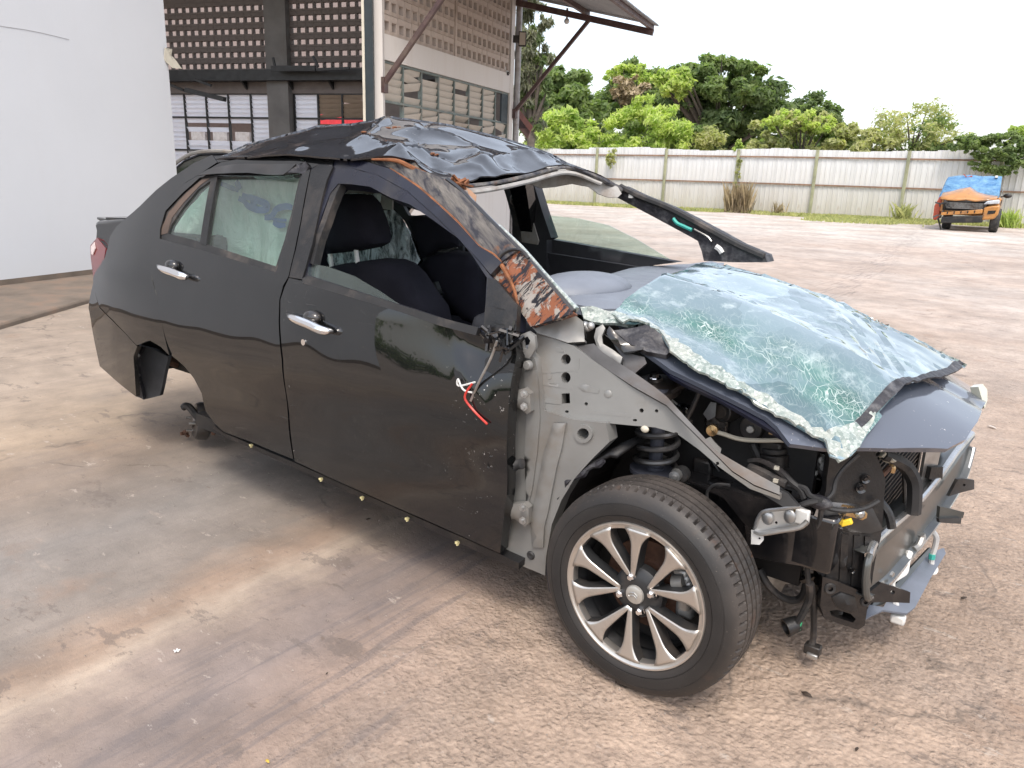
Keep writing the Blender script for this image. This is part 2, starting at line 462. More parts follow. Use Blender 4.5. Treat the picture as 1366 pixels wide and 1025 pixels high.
def scraped(name, kind):
    """painted steel scraped along the pillar: orange rust, bare grey metal and black paint left in streaks"""
    t = NT(name)
    al = t.scaled((1, 1, 1), rot=(0, math.radians(-35), 0))           # x now runs down the pillar
    st = t.scaled((6, 14, 30), vec=al) if kind == 'scuff' else t.scaled((20, 14, 22), vec=al); st2 = t.scaled((14, 20, 120), vec=al) if kind == 'scuff' else t.scaled((60, 20, 16), vec=al)
    a = t.noise(1.0, 6, .65, st, .6); b = t.noise(1.0, 6, .7, st2, .4); c = t.noise(9, 5, .6)
    if kind == 'rust':
        col = t.mix(t.ramp(a, [(.51, 0.0), (.56, 1.0)]), (.21, .068, .026), (.32, .29, .255))
        col = t.mix(t.ramp(b, [(.50, 0.0), (.54, 1.0)]), col, (.012, .012, .018))
        col = t.mix(t.ramp(c, [(.60, 0.0), (.66, 1.0)]), col, (.30, .08, .02))
    else:
        col = t.mix(t.ramp(a, [(.40, 0.0), (.66, 1.0)]), (.020, .020, .028), (.23, .21, .185))
        col = t.mix(t.ramp(b, [(.60, 0.0), (.68, 1.0)]), col, (.014, .014, .02))
        col = t.mix(t.ramp(c, [(.63, 0.0), (.70, .8)]), col, (.16, .07, .03))
    nb = t.bump(b, .35, .006)
    return t.done(t.pbsdf(col, t.ramp(b, [(.4, .35), (.6, .7)]), t.ramp(a, [(.45, 0.0), (.6, .35)]), normal=nb))
MT['rust'] = scraped('rusty scraped pillar', 'rust')
MT['scuff'] = scraped('scuffed pillar', 'scuff')
MT['rustedge'] = simple('orange rust edge', (.20, .075, .028), .75, .1, var=.5, vscale=30, bump=.3, bscale=90)
MT['tar'] = simple('torn black sealant', (.022, .021, .026), .5, var=.4, vscale=25, bump=.5, bscale=60, dirt=(.11, .11, .115), dscale=18)
# ------------------------------------------------------------ ground
def vnoise(nx, ny, cell, seed):
    r = np.random.default_rng(seed); gx = int(nx/cell)+3; gy = int(ny/cell)+3
    G = r.random((gx, gy)); x = np.arange(nx)/cell; y = np.arange(ny)/cell
    xi = x.astype(int); yi = y.astype(int); fx = x-xi; fy = y-yi; fx = fx*fx*(3-2*fx); fy = fy*fy*(3-2*fy)
    a = G[np.ix_(xi, yi)]; b = G[np.ix_(xi+1, yi)]; c = G[np.ix_(xi, yi+1)]; d = G[np.ix_(xi+1, yi+1)]
    FX = fx[:, None]; FY = fy[None, :]
    return (a*(1-FX)+b*FX)*(1-FY)+(c*(1-FX)+d*FX)*FY
def ground_material():
    t = NT('yard concrete'); X, Y, Z = t.xyz()
    wob = t.noise(1.1, 4, .6); wob2 = t.noise(6, 5, .65)
    s = t.math('ADD', X, t.math('MULTIPLY', Y, .13))            # distance across the old slab joint
    s = t.math('ADD', s, t.math('MULTIPLY', t.math('SUBTRACT', wob, .5), .55))
    s = t.math('ADD', s, t.math('MULTIPLY', t.math('SUBTRACT', wob2, .5), .26))
    s = t.math('ADD', t.math('DIVIDE', s, 6.0), .8)             # s = -4.8 -> 0 ; s = 1.2 -> 1
    p = lambda v: (v+4.8)/6.0
    big = t.noise(.55, 6, .6); med = t.noise(4, 6, .65); fine = t.noise(38, 6, .75); cr_ = t.noise(19, 6, .7); gr = t.noise(150, 3, .7)
    col = t.ramp(s, [(p(-4.4), (0.318, 0.260, 0.208)), (p(-3.4), (0.347, 0.273, 0.203)), (p(-2.95), (0.281, 0.221, 0.174)), (p(-2.2), (0.239, 0.217, 0.198)),
                     (p(-1.72), (0.248, 0.213, 0.184)), (p(-1.50), (0.290, 0.213, 0.160)), (p(-1.36), (0.384, 0.311, 0.247)),
                     (p(-1.22), (0.253, 0.203, 0.174)), (p(-1.05), (0.224, 0.184, 0.166)), (p(-.82), (0.281, 0.213, 0.174)), (p(-.5), (0.374, 0.283, 0.218))])
    # pale streak in the joint, rust run-off, far bright ground
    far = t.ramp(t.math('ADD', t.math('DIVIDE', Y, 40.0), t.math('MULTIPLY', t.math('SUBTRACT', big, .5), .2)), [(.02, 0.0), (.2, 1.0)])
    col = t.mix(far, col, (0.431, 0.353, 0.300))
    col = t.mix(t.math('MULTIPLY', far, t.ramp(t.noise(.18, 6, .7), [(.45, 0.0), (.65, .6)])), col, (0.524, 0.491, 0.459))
    grv = t.math('MULTIPLY', t.ramp(t.math('DIVIDE', t.math('ADD', Y, t.math('MULTIPLY', t.noise(.25, 5, .65), 9.0)), 50.0), [(.44, 0.0), (.56, 1.0), (.74, 1.0), (.84, 0.0)]), t.ramp(t.noise(.5, 6, .7), [(.36, 0.0), (.58, .85)]))
    col = t.mix(grv, col, (0.562, 0.529, 0.484))
    col = t.mix(1.0, col, t.ramp(big, [(.3, .78), (.7, 1.15)]), 'MULTIPLY')
    col = t.mix(1.0, col, t.ramp(med, [(.3, .76), (.72, 1.18)]), 'MULTIPLY')
    rust = t.math('MULTIPLY', t.ramp(t.noise(1.6, 5, .65), [(.60, 0.0), (.76, .40)]), 1.0)
    col = t.mix(rust, col, (0.300, 0.179, 0.112))
    grey = t.ramp(t.noise(.9, 5, .6, t.scaled((1, 1, 1), loc=(4, 2, 0))), [(.52, 0.0), (.68, .5)])
    col = t.mix(t.math('MULTIPLY', grey, .6), col, (0.206, 0.184, 0.169))
    # exposed aggregate of the coarse side: dark pits and pale grains
    coarse = t.math('MULTIPLY', t.ramp(s, [(p(-.95), 0.0), (p(-.55), 1.0)]), t.math('SUBTRACT', 1.0, t.math('MULTIPLY', far, .6)))
    pits = t.ramp(t.noise(62, 3, .6), [(.36, 1.0), (.46, 0.0)])
    rg_ = t.math('ADD', t.math('MULTIPLY', coarse, .85), .12)
    col = t.mix(rg_, col, t.mix(1.0, col, t.ramp(cr_, [(.32, .90), (.5, 1.0), (.68, 1.08)]), 'MULTIPLY'))
    col = t.mix(rg_, col, t.mix(1.0, col, t.ramp(fine, [(.34, .84), (.66, 1.12)]), 'MULTIPLY'))
    pitm = t.math('MULTIPLY', pits, t.ramp(t.noise(7, 5, .6), [(.40, .15), (.62, 1.0)]))
    col = t.mix(t.math('MULTIPLY', t.math('MULTIPLY', pitm, coarse), .35), col, (0.160, 0.119, 0.097))
    col = t.mix(t.math('MULTIPLY', t.ramp(gr, [(.6, 0.0), (.7, .45)]), t.math('ADD', t.math('MULTIPLY', coarse, .8), .2)), col, (0.431, 0.378, 0.329))
    # scattered oil spots, scuffs and tyre streaks
    col = t.mix(t.ramp(t.noise(2.1, 5, .7, t.scaled((1, 1, 1), loc=(9, 3, 1))), [(.62, 0.0), (.76, .40)]), col, (0.131, 0.104, 0.087))
    st = t.noise(1.0, 5, .7, t.scaled((22, 1.6, 1), rot=(0, 0, math.radians(-12))))
    col = t.mix(t.math('MULTIPLY', t.ramp(st, [(.50, 0.0), (.60, .45)]), t.ramp(s, [(p(-1.9), .25), (p(-1.25), .3), (p(-1.05), 1.0), (p(-.72), 1.0), (p(-.5), 0.0)])), col, (0.121, 0.109, 0.112))
    st2 = t.noise(1.0, 5, .7, t.scaled((2, 22, 1), rot=(0, 0, math.radians(30))))
    col = t.mix(t.math('MULTIPLY', t.ramp(st2, [(.62, 0.0), (.75, .3)]), t.ramp(s, [(p(-2.2), 1.0), (p(-1.2), 0.0)])), col, (0.337, 0.293, 0.262))
    wvv = t.n('ShaderNodeVectorMath', operation='ADD'); nn_ = t.n('ShaderNodeTexNoise'); nn_.inputs['Scale'].default_value = 2.5; nn_.inputs['Detail'].default_value = 5; t.l(t.coord(), nn_.inputs['Vector']); ss_ = t.n('ShaderNodeVectorMath', operation='SCALE'); ss_.inputs['Scale'].default_value = .5; t.l(nn_.outputs['Color'], ss_.inputs[0]); t.l(t.coord(), wvv.inputs[0]); t.l(ss_.outputs[0], wvv.inputs[1])
    ck = t.math('MULTIPLY', t.ramp(t.voro(.55, 'DISTANCE_TO_EDGE', wvv.outputs[0]), [(0.0, 1.0), (.006, 0.0)]), t.ramp(t.noise(1.3, 3), [(.5, 0.0), (.56, .6)]))
    col = t.mix(ck, col, (0.094, 0.080, 0.068))
    col = t.mix(t.ramp(t.noise(3.3, 6, .75, t.scaled((1, 2.4, 1), rot=(0, 0, .5))), [(.60, 0.0), (.68, .35)]), col, (0.394, 0.325, 0.270))
    col = t.mix(t.ramp(t.noise(2.7, 6, .75, t.scaled((1, 1, 1), loc=(2, 8, 0))), [(.61, 0.0), (.68, .35)]), col, (0.160, 0.122, 0.102))
    for (sc_, rot_, lo, hi_, f_, cc) in ((2.2, .9, .60, .625, .5, (0.131, 0.109, 0.097)), (5.5, .3, .63, .65, .5, (0.431, 0.378, 0.329)), (9.0, -.4, .64, .66, .55, (0.140, 0.104, 0.082)), (16, .2, .67, .69, .6, (0.468, 0.425, 0.387)), (30, .6, .69, .71, .6, (0.094, 0.075, 0.063))):
        col = t.mix(t.ramp(t.noise(1.0, 7, .72, t.scaled((sc_, sc_*2.2, 1), rot=(0, 0, rot_), loc=(sc_, 1, 0))), [(lo, 0.0), (hi_, f_)]), col, cc)
    h = t.math('ADD', t.math('MULTIPLY', fine, .6), t.math('MULTIPLY', gr, .3))
    h = t.math('SUBTRACT', h, t.math('MULTIPLY', pitm, .35)); h = t.math('SUBTRACT', h, t.math('MULTIPLY', t.math('MULTIPLY', t.voro(72, 'SMOOTH_F1'), coarse), .8))
    nb = t.bump(h, t.ramp(coarse, [(0.0, .30), (1.0, .9)]), .012)
    return t.done(t.pbsdf(col, t.ramp(med, [(.3, .68), (.7, .9)]), normal=nb, spec=.3))
MT['ground'] = ground_material()
def build_ground():
    x0, x1, y0, y1, st = -4.4, 2.0, -2.5, 1.9, .016
    nx = int((x1-x0)/st)+1; ny = int((y1-y0)/st)+1
    xs = x0+np.arange(nx)*st; ys = y0+np.arange(ny)*st
    n = vnoise(nx, ny, 1.5, 1)*.9+vnoise(nx, ny, 3.1, 2)*1.0+vnoise(nx, ny, 11, 3)*.9
    sm = vnoise(nx, ny, 60, 4)
    XX, YY = np.meshgrid(xs, ys, indexing='ij'); s = XX+.13*YY
    w = np.clip((s+.95)/.35, 0, 1)
    z = (n-1.4)*.0052*(w*.92+.08)+(sm-.5)*.006
    z += .006*np.exp(-((s+1.30)/.10)**2)*np.clip((.9-YY)/.5, 0, 1) - .004*np.exp(-((s+1.52)/.03)**2)
    edge = np.minimum.reduce([XX-x0, x1-XX, YY-y0, y1-YY]); z *= np.clip(edge/.2, 0, 1)
    z -= .001
    z[0, :] = z[-1, :] = 0; z[:, 0] = z[:, -1] = 0
    V = np.stack([XX, YY, z], -1).reshape(-1, 3)
    i = np.arange(nx-1)[:, None]*ny+np.arange(ny-1)[None, :]
    Fq = np.stack([i, i+ny, i+ny+1, i+1], -1).reshape(-1, 4)
    B = 700.0; b = len(V)
    out = [(-B, -B, 0), (B, -B, 0), (B, B, 0), (-B, B, 0), (x0, y0, 0), (x1, y0, 0), (x1, y1, 0), (x0, y1, 0)]
    Vl = V.tolist()+out
    Fl = Fq.tolist()+[(b, b+1, b+5, b+4), (b+1, b+2, b+6, b+5), (b+2, b+3, b+7, b+6), (b+3, b, b+4, b+7)]
    me = bpy.data.meshes.new('ground'); me.from_pydata(Vl, [], Fl); me.shade_smooth(); me.update()
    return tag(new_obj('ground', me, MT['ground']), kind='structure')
build_ground()

# ------------------------------------------------------------ standing planes
class WP:
    """upright plane: u along az, z up, d towards the camera"""
    def __init__(s, p, az):
        s.p = Vector((p.x, p.y, 0)); s.e = hdir(az); n = Vector((s.e.y, -s.e.x, 0))
        s.n = n if (CAM-s.p).dot(n) > 0 else -n
        s.up = Vector((0, 0, 1))
    def pt(s, u, z, d=0.0): return s.p+s.e*u+s.n*d+Vector((0, 0, z))
    def px(s, x, y):
        P = on_plane(x, y, s.p, s.n); return ((P-s.p).dot(s.e), P.z)
    def box(s, mb, u0, u1, z0, z1, d0, d1):
        return mb.box(s.pt((u0+u1)/2, (z0+z1)/2, (d0+d1)/2), (abs(u1-u0), abs(d1-d0), abs(z1-z0)), (s.e, s.n, s.up))

# ------------------------------------------------------------ white wall on the left
def wall_mat(name, base, streak=.3, dirtcol=(.35, .30, .25), lowdirt=.5):
    t = NT(name); X, Y, Z = t.xyz()
    c = t.mix(t.ramp(t.noise(.8, 6, .6), [(.3, 0.0), (.75, .35)]), base, tuple(x*.86 for x in base))
    v = t.noise(1.0, 5, .65, t.scaled((7, 7, .5)))
    c = t.mix(t.math('MULTIPLY', t.ramp(v, [(.5, 0.0), (.72, 1.0)]), streak), c, dirtcol)
    low = t.math('MULTIPLY', t.ramp(t.math('ADD', Z, t.math('MULTIPLY', t.noise(5, 4), .25)), [(.1, 1.0), (.5, 0.0)]), lowdirt)
    c = t.mix(low, c, dirtcol)
    return t.done(t.pbsdf(c, .75, normal=t.bump(t.noise(35, 5), .12, .01), spec=.25))
MT['whitewall'] = wall_mat('white painted wall', (.60, .62, .645), .05, (.55, .53, .50), .25)
MT['render'] = wall_mat('dirty white render', (.59, .56, .53), .22, (.45, .38, .32), .3)
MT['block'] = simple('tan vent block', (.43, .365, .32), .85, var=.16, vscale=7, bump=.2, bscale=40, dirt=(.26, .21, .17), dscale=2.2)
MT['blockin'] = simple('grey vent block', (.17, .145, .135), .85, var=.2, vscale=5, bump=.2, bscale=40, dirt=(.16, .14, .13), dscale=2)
MT['greycol'] = simple('grey concrete column', (.17, .165, .16), .85, var=.2, vscale=2.5, dirt=(.14, .13, .12), dscale=1.5)
MT['tealsteel'] = simple('dark teal steel', (.008, .018, .024), .5, var=.3, dirt=(.02, .026, .028))
MT['frame'] = simple('grey green window frame', (.12, .15, .14), .55, var=.25, dirt=(.2, .18, .15))
MT['frameblack'] = simple('black window frame', (.02, .02, .021), .5, var=.3)
MT['maroon'] = simple('maroon steel strut', (.075, .042, .04), .55, var=.3, dirt=(.12, .09, .07))
MT['pipe'] = simple('weathered pipe', (.33, .32, .32), .5, .3, var=.2, dirt=(.2, .17, .15))
MT['kerb'] = simple('stained concrete kerb', (.17, .135, .105), .85, var=.3, vscale=3, bump=.3, bscale=30, dirt=(.20, .13, .09), dscale=3)  # stains, over a base darkened for the shaded strip below the wall
def slat_mat(name, base, trans, dirt):
    t = NT(name)
    c = t.mix(t.ramp(t.noise(3, 5, .6), [(.42, 0.0), (.7, .7)]), base, dirt)
    a = t.pbsdf(c, .4); b = t.n('ShaderNodeBsdfTranslucent'); t.l(c, b.inputs[0])
    m = t.n('ShaderNodeMixShader'); m.inputs[0].default_value = trans; t.l(a.outputs[0], m.inputs[1]); t.l(b.outputs[0], m.inputs[2])
    return t.done(m)
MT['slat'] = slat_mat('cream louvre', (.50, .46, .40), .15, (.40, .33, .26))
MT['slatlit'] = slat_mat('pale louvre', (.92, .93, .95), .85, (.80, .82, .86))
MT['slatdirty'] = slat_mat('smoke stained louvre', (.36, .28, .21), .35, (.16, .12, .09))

wA = on_z(0, 387)
W1 = WP(wA, 108)
wall = thing('white_building', W1.pt(-2, 0), 'tall blank white building wall along the left edge, behind the wrecked black car', 'building')
mb = MB(); W1.box(mb, -7, 2.735, .105, 6.5, -.16, 0); mb.build('wall', MT['whitewall'], wall)
mb = MB(); W1.box(mb, -7, 2.735, 0.0, .105, -.13, .004); mb.build('wall_base', MT['kerb'], wall)
# torn flap of sheeting at its edge
fl = [(W1.px(x, y)) for x, y in q('F', '217,64 222,66 226,74 235,81 237,92 224,91 219,80')]
mb = MB(); mb.prism([W1.pt(u, z, .03+.05*math.sin(i*1.7)) for i, (u, z) in enumerate(fl)], W1.n*.012+W1.e*.004)
mb.build('torn_sheet', MT['cream'], wall)
mb = MB(); mb.tube([W1.pt(*W1.px(0, 35), .002), W1.pt(*W1.px(45, 42), .002), W1.pt(*W1.px(92, 53), .002)], .002, 5); mb.build('wall_crack', MT['pipe'], wall)
# low concrete step in front of the wall
kp = [on_z(*p) for p in q('F', '-160,478 0,440 118,405 240,368')]
kb = [W1.pt(u, 0, .01) for u in (2.7, 0, -3)]
poly = [Vector((p.x, p.y, -.05)) for p in kp]+[Vector((p.x, p.y, -.05)) for p in kb]
mb = MB(); mb.prism(poly, (0, 0, .10)); tag(mb.build('concrete_step', MT['kerb'], None, bevel=.02), kind='structure')

# ------------------------------------------------------------ workshop
K = at(507, 150, 10.5); FA = WP(K, 103.5)
shop = thing('workshop', (K.x, K.y, 0), 'open fronted workshop with vent block walls, louvre windows and a lean-to canopy', 'workshop')
FAn = FA.n
def vent_block(name, w, h, ow, oh, depth, mat):
    """one block, w x h, with one square opening; origin at its centre, local x along the wall"""
    mb = MB(); o = [(-w/2, -h/2), (w/2, -h/2), (w/2, h/2), (-w/2, h/2)]; oz = -h*.06
    i = [(-ow/2, oz-oh/2), (ow/2, oz-oh/2), (ow/2, oz+oh/2), (-ow/2, oz+oh/2)]
    V = []
    for y in (0, -depth):
        V += [(x, y, z) for x, z in o]+[(x*(1 if y == 0 else .86), y, oz+(z-oz)*(1 if y == 0 else .86)) for x, z in i]
    Fc = []
    for k in range(4):
        j = (k+1) % 4
        Fc += [(k, j, 4+j, 4+k), (8+k, 12+k, 12+j, 8+j), (4+k, 4+j, 12+j, 12+k), (k, 8+k, 8+j, j)]
    return mesh_from(name, V, Fc, None, [mat])
def put(W, name, me, u, z, d, parent, tilt=0.0):
    o = bpy.data.objects.new(name, me); COL.objects.link(o); adopt(o, parent)
    R = Matrix((W.e, W.n, W.up)).transposed().to_4x4()
    R.translation = W.pt(u, z, d); o.matrix_basis = R @ Matrix.Rotation(tilt, 4, 'X')
    return o
# facade: vent blocks (22 x 6), pilaster, white band, window
bw, bh = .183, .25
blk = vent_block('vent_block', bw-.004, bh-.004, .118, .118, .10, MT['block'])
zb0 = 3.17
for r in range(6):
    for c in range(22):
        u = .13+c*bw+(.06 if c >= 11 else 0)+bw/2
        put(FA, 'vent_block', blk, u, zb0+r*bh+bh/2, -.02+random.uniform(-.004, .004), shop)
mb = MB(); FA.box(mb, .13+11*bw, .13+11*bw+.06, zb0, zb0+6*bh, -.12, -.005); mb.build('pilaster', MT['block'], shop)
zt = zb0+6*bh
mb = MB(); FA.box(mb, 0, 4.40, zt+.002, 6.1, -.14, 0); FA.box(mb, 4.245, 4.40, 0, zt, -.14, 0.004)
FA.box(mb, .0, 4.243, 2.84, zb0-.003, -.14, 0); FA.box(mb, .0, 4.243, 0, 1.35, -.14, 0); FA.box(mb, 0, .126, 1.353, 2.837, -.14, 0); FA.box(mb, 0, .126, zb0, zt, -.14, .002)
mb.build('facade_wall', MT['render'], shop)
def louvre(W, name, u0, u1, z0, z1, ncol, rows, bladeh, fm, sm, parent, d=-.06, miss=None, fw=.025, tilt=.45, mats=None):
    """steel frame with ncol bays; each blade is an object of its own"""
    mb = MB(); cw = (u1-u0)/ncol
    for c in range(ncol+1): W.box(mb, u0+c*cw-fw/2, u0+c*cw+fw/2, z0, z1, d-.03, d+.03)
    for z in [z0, z1]+rows: W.box(mb, u0, u1, z-fw/2, z+fw/2, d-.028, d+.034)
    w = mb.build(name, fm, parent)
    ROOTM[w.name] = Matrix.Identity(4)
    zz = sorted([z0, z1]+rows); me = {}
    for c in range(ncol):
        for a, b in zip(zz, zz[1:]):
            n = max(1, round((b-a-.02)/bladeh)); ph = (b-a-.02)/n
            m_ = sm if mats is None else mats(c)
            key = (round(ph, 3), m_.name)
            if key not in me:
                bb = MB(); bb.box((0, 0, 0), (abs(cw)-fw-.006, .006, ph*1.18)); me[key] = mesh_from('louvre_blade', bb.V, bb.F, None, [m_])
            for k in range(n):
                zc = a+.01+ph*(k+.5); f = miss(c, zc) if miss else None
                if f == 'gone': continue
                tl = tilt+random.uniform(-.06, .06)+(random.uniform(.2, .6) if f == 'open' else 0)
                o = put(W, 'louvre_blade', me[key], u0+(c+.5)*cw, zc, d-.005, w, -tl)
                if f == 'slip':
                    o.matrix_basis = o.matrix_basis @ Matrix.Rotation(random.choice((-1, 1))*.16, 4, 'Y')
    return w
def missF(c, z):
    if c == 2 and z > 2.74: return 'gone'
    if c == 1 and 2.42 < z < 2.52: return 'gone'
    if c == 1 and z > 2.55: return 'slip'
    if c == 4 and 2.6 < z < 2.70: return 'gone'
    if c == 7 and z > 2.3: return 'gone' if random.random() < .8 else None
    if z < 2.3: return random.choice((None, 'slip', 'slip', 'gone', 'open'))
    return random.choice((None,)*8+('slip', 'open'))
louvre(FA, 'louvre_window', .14, 4.23, 1.40, 2.82, 8, [1.85, 2.31], .105, MT['frame'], MT['slat'], shop, miss=missF, fw=.03, tilt=.32)
mb = MB(); FA.box(mb, 3.95, 4.22, 2.31, 2.80, -.052, -.02); mb.build('window_shutter', MT['tealsteel'], shop)
# corner post, white column, down pipe
def vbar(name, x0, x1, d, mat, zt=6.0, dep=.12, thing_=shop):
    a = FA.px(x0, 120)[0]; b = FA.px(x1, 120)[0]
    mb = MB(); FA.box(mb, a, b, 0, zt, d-dep, d); return mb.build(name, mat, thing_)
ex = (RX-Vector((0, 0, RX.z))).normalized(); ey = Vector((-ex.y, ex.x, 0))
def post_px(name, x0, y, x1, depth, mat, z0=0, z1=6.0, dep=.12):
    a = at(x0, y, depth); b = at(x1, y, depth); w = abs((b-a).dot(ex)); c = (a+b)/2
    mb = MB(); mb.box((c.x, c.y, (z0+z1)/2), (w, dep, z1-z0), (ex, ey, Vector((0, 0, 1)))); return mb.build(name, mat, shop)
post_px('corner_column', 499.5, 120, 512, 10.45, MT['render'], 0, 6, .14)
post_px('steel_post', 488.5, 120, 499, 10.3, MT['tealsteel'], 0, 6, .10)
post_px('post_flange', 484.5, 120, 488, 10.3, MT['cream'], 0, 6, .08)
post_px('column_cap', 499.5, 30, 513.5, 10.40, MT['pipe'], 3.47, 5.2, .16)
pu = 4.52
mb = MB(); mb.tube([FA.pt(pu, 0, .02), FA.pt(pu, 4.75, .02)], .058, 12, smooth=False); mb.build('down_pipe', MT['pipe'], shop)
# canopy: rails running out from the wall, corrugated sheet over them, struts
out = FAn
def canopy():
    zi = lambda d: 4.62-.20*d
    tip = at(867, 40, 13.0)
    L = 2.55
    mb = MB()
    mb.bar(FA.pt(4.42, 4.39, 0), FA.pt(4.42, 4.39-.235*L, L), .07, .10); mb.build('canopy_rail', MT['maroon'], shop)
    mb = MB(); mb.bar(FA.pt(.05, 4.39, 0), FA.pt(.05, 4.39-.235*L, L), .07, .10); mb.build('canopy_rail', MT['maroon'], shop)
    for d in (.15, 1.35, L-.04):
        mb = MB(); mb.bar(FA.pt(-.2, 4.47-.235*d, d), FA.pt(4.5, 4.47-.235*d, d), .06, .08); mb.build('purlin', MT['maroon'], shop)
    # corrugated sheets laid from the wall outwards
    n = 8
    for i in range(6):
        V = []; Fc = []; u0 = -.25+i*.80; ns = 40
        for j in range(ns+1):
            u = u0+j*.80/ns; h = .014*math.sin(j/ns*2*math.pi*10)
            for d in (-.05, L+.06): V.append(FA.pt(u, 4.525-.235*d+h+.003*(i % 2), d))
        for j in range(ns): Fc.append((2*j, 2*j+2, 2*j+3, 2*j+1))
        me = mesh_from('roof_sheet', V, Fc, 60); o = new_obj('roof_sheet', me, MT['zinc'], shop)
        sd_ = o.modifiers.new('thick', 'SOLIDIFY'); sd_.thickness = .004
    # struts
    mb = MB(); a = FA.pt(4.42, 2.52, .02); b = FA.pt(4.42, 4.04, 1.40); mb.bar(a, b, .055, .06); mb.build('strut', MT['maroon'], shop)
    mb = MB(); mb.box(FA.pt(4.42, 2.50, .02), (.10, .10, .16), (FA.e, FA.n, FA.up)); mb.build('strut_bracket', MT['maroon'], shop)
    mb = MB(); a = FA.pt(.02, 2.50, .04); b = FA.pt(.02, 4.06, 1.42); mb.bar(a, b, .055, .06); mb.build('strut', MT['maroon'], shop)
    mb = MB(); mb.box(FA.pt(.02, 2.50, .04), (.10, .10, .20), (FA.e, FA.n, FA.up)); mb.build('strut_bracket', MT['maroon'], shop)
    mb = MB(); h = FA.pt(4.43, 4.13, .98); mb.ball(h-Vector((0, 0, .09)), .05, 8); mb.cyl(h-Vector((0, 0, .05)), h+Vector((0, 0, .12)), .02); mb.build('bulb_holder', MT['white'], shop)
t = NT('zinc sheet'); c_ = t.mix(t.ramp(t.noise(1.2, 5), [(.35, 0.0), (.7, 1.0)]), (.30, .31, .32), (.20, .21, .22)); MT['zinc'] = t.done(t.pbsdf(c_, .45, .3))
canopy()
# flood lamp and camera on the corner
fl = thing('flood_lamp', FA.pt(4.50, 3.9, .1), 'small square flood lamp clamped to the grey down pipe at the workshop corner', 'lamp')
fp = at(697, 52, 13.7); ax = (ex, ey, Vector((0, 0, 1)))
mb = MB(); mb.box(fp+ey*.03, (.14, .06, .25), ax); mb.build('lamp_case', MT['black'], fl, bevel=.008)
mb = MB(); mb.box(fp-ey*.006, (.105, .01, .205), ax); mb.build('lamp_lens', MT['slat'], fl)
mb = MB(); mb.bar(fp+ey*.05, fp+ey*.05-ex*.17, .05, .12); mb.build('bracket', MT['black'], fl)
cc = thing('security_camera', at(674, 94, 14), 'small white security camera on the wall under the vent blocks', 'camera')
cp = at(674.5, 93, 13.9)
mb = MB(); mb.box(cp-ex*.03+ey*.02, (.07, .07, .1), ax); mb.build('mount', MT['white'], cc, bevel=.01)
mb = MB(); mb.cyl(cp+Vector((0, 0, -.05))-ex*.03, cp+Vector((0, 0, -.07))+ex*.04-ey*.04, .042, 14); mb.build('camera_body', MT['white'], cc)
mb = MB(); mb.cyl(cp+Vector((0, 0, -.0705))+ex*.041-ey*.041, cp+Vector((0, 0, -.073))+ex*.052-ey*.05, .034, 14); mb.build('lens', MT['blackgloss'], cc)
# back wall of the workshop
Bd = 16.4; Bp = at(350, 110, Bd); BW = WP(Bp, 200)
if BW.px(250, 60)[0] < 0: BW.e = -BW.e
kz = lambda y, x=300: BW.px(x, y)[1]
ku = lambda x, y=60: BW.px(x, y)[0]
z_win = kz(125); z_b0 = kz(110); z_b1 = kz(96); z_mid = kz(157); z_row = kz(94, 300)
pitch_u = (ku(247, 8)-ku(352, 8))/10.2; pitch_z = (kz(8, 300)-kz(85, 300))/5.0
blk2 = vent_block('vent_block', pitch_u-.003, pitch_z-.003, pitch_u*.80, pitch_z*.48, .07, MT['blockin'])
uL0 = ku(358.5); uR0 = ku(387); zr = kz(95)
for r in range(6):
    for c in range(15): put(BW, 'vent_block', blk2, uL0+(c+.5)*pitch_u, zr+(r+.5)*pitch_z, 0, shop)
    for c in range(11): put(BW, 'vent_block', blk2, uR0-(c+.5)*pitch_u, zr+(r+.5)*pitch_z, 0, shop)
ztop = zr+6*pitch_z
uA = uL0+15*pitch_u; uB = uR0-11*pitch_u; uE = ku(672)
mb = MB(); BW.box(mb, uA, uE, ztop+.002, 6.3, -.12, 0); BW.box(mb, uA, uE, z_win, zr-.002, -.12, 0); BW.box(mb, uA, uE, 0, 1.0, -.12, 0)
BW.box(mb, uA, uA+3.0, 0, 6.3, -.12, -.002); BW.box(mb, uB-.003, uE, 0, 6.3, -.118, -.003)
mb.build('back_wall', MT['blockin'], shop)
mb = MB(); BW.box(mb, uR0, uL0, 0, 6.3, -.15, .14); mb.build('column', MT['greycol'], shop)
mb = MB(); BW.box(mb, uA+1, uE, z_b0, z_b1, .003, .30); mb.build('beam', MT['frameblack'], shop)
def missB(c, z):
    if z_mid-.5 < z < z_mid-.12 and c in (1, 2, 3): return random.choice(('gone', 'gone', 'open'))
    return random.choice((None,)*9+('open',))
u_w0 = ku(363.5, 125); u_w1 = u_w0+5*(ku(317, 125)-ku(347.5, 125))*1.0
louvre(BW, 'louvre_window', u_w0, u_w1, 1.0, z_win-.004, 5, [z_mid, z_mid-.70], .10, MT['frameblack'], MT['slatlit'], shop, miss=missB, d=-.05, fw=.035, tilt=.35)
u_v0 = ku(391, 125); u_v1 = ku(391+33*5, 125)
def missC(c, z):
    if z < z_mid+.02 and c in (1, 2): return random.choice(('gone', 'open', 'gone'))
    return random.choice((None,)*6+('slip',))
louvre(BW, 'louvre_window', u_v0, u_v1, 1.0, z_win-.004, 5, [z_mid, z_mid-.70], .10, MT['frameblack'], MT['slatdirty'], shop, miss=missC, d=-.05, fw=.035, tilt=.3,
       mats=lambda c: MT['slatlit'] if c == 0 else MT['slatdirty'])
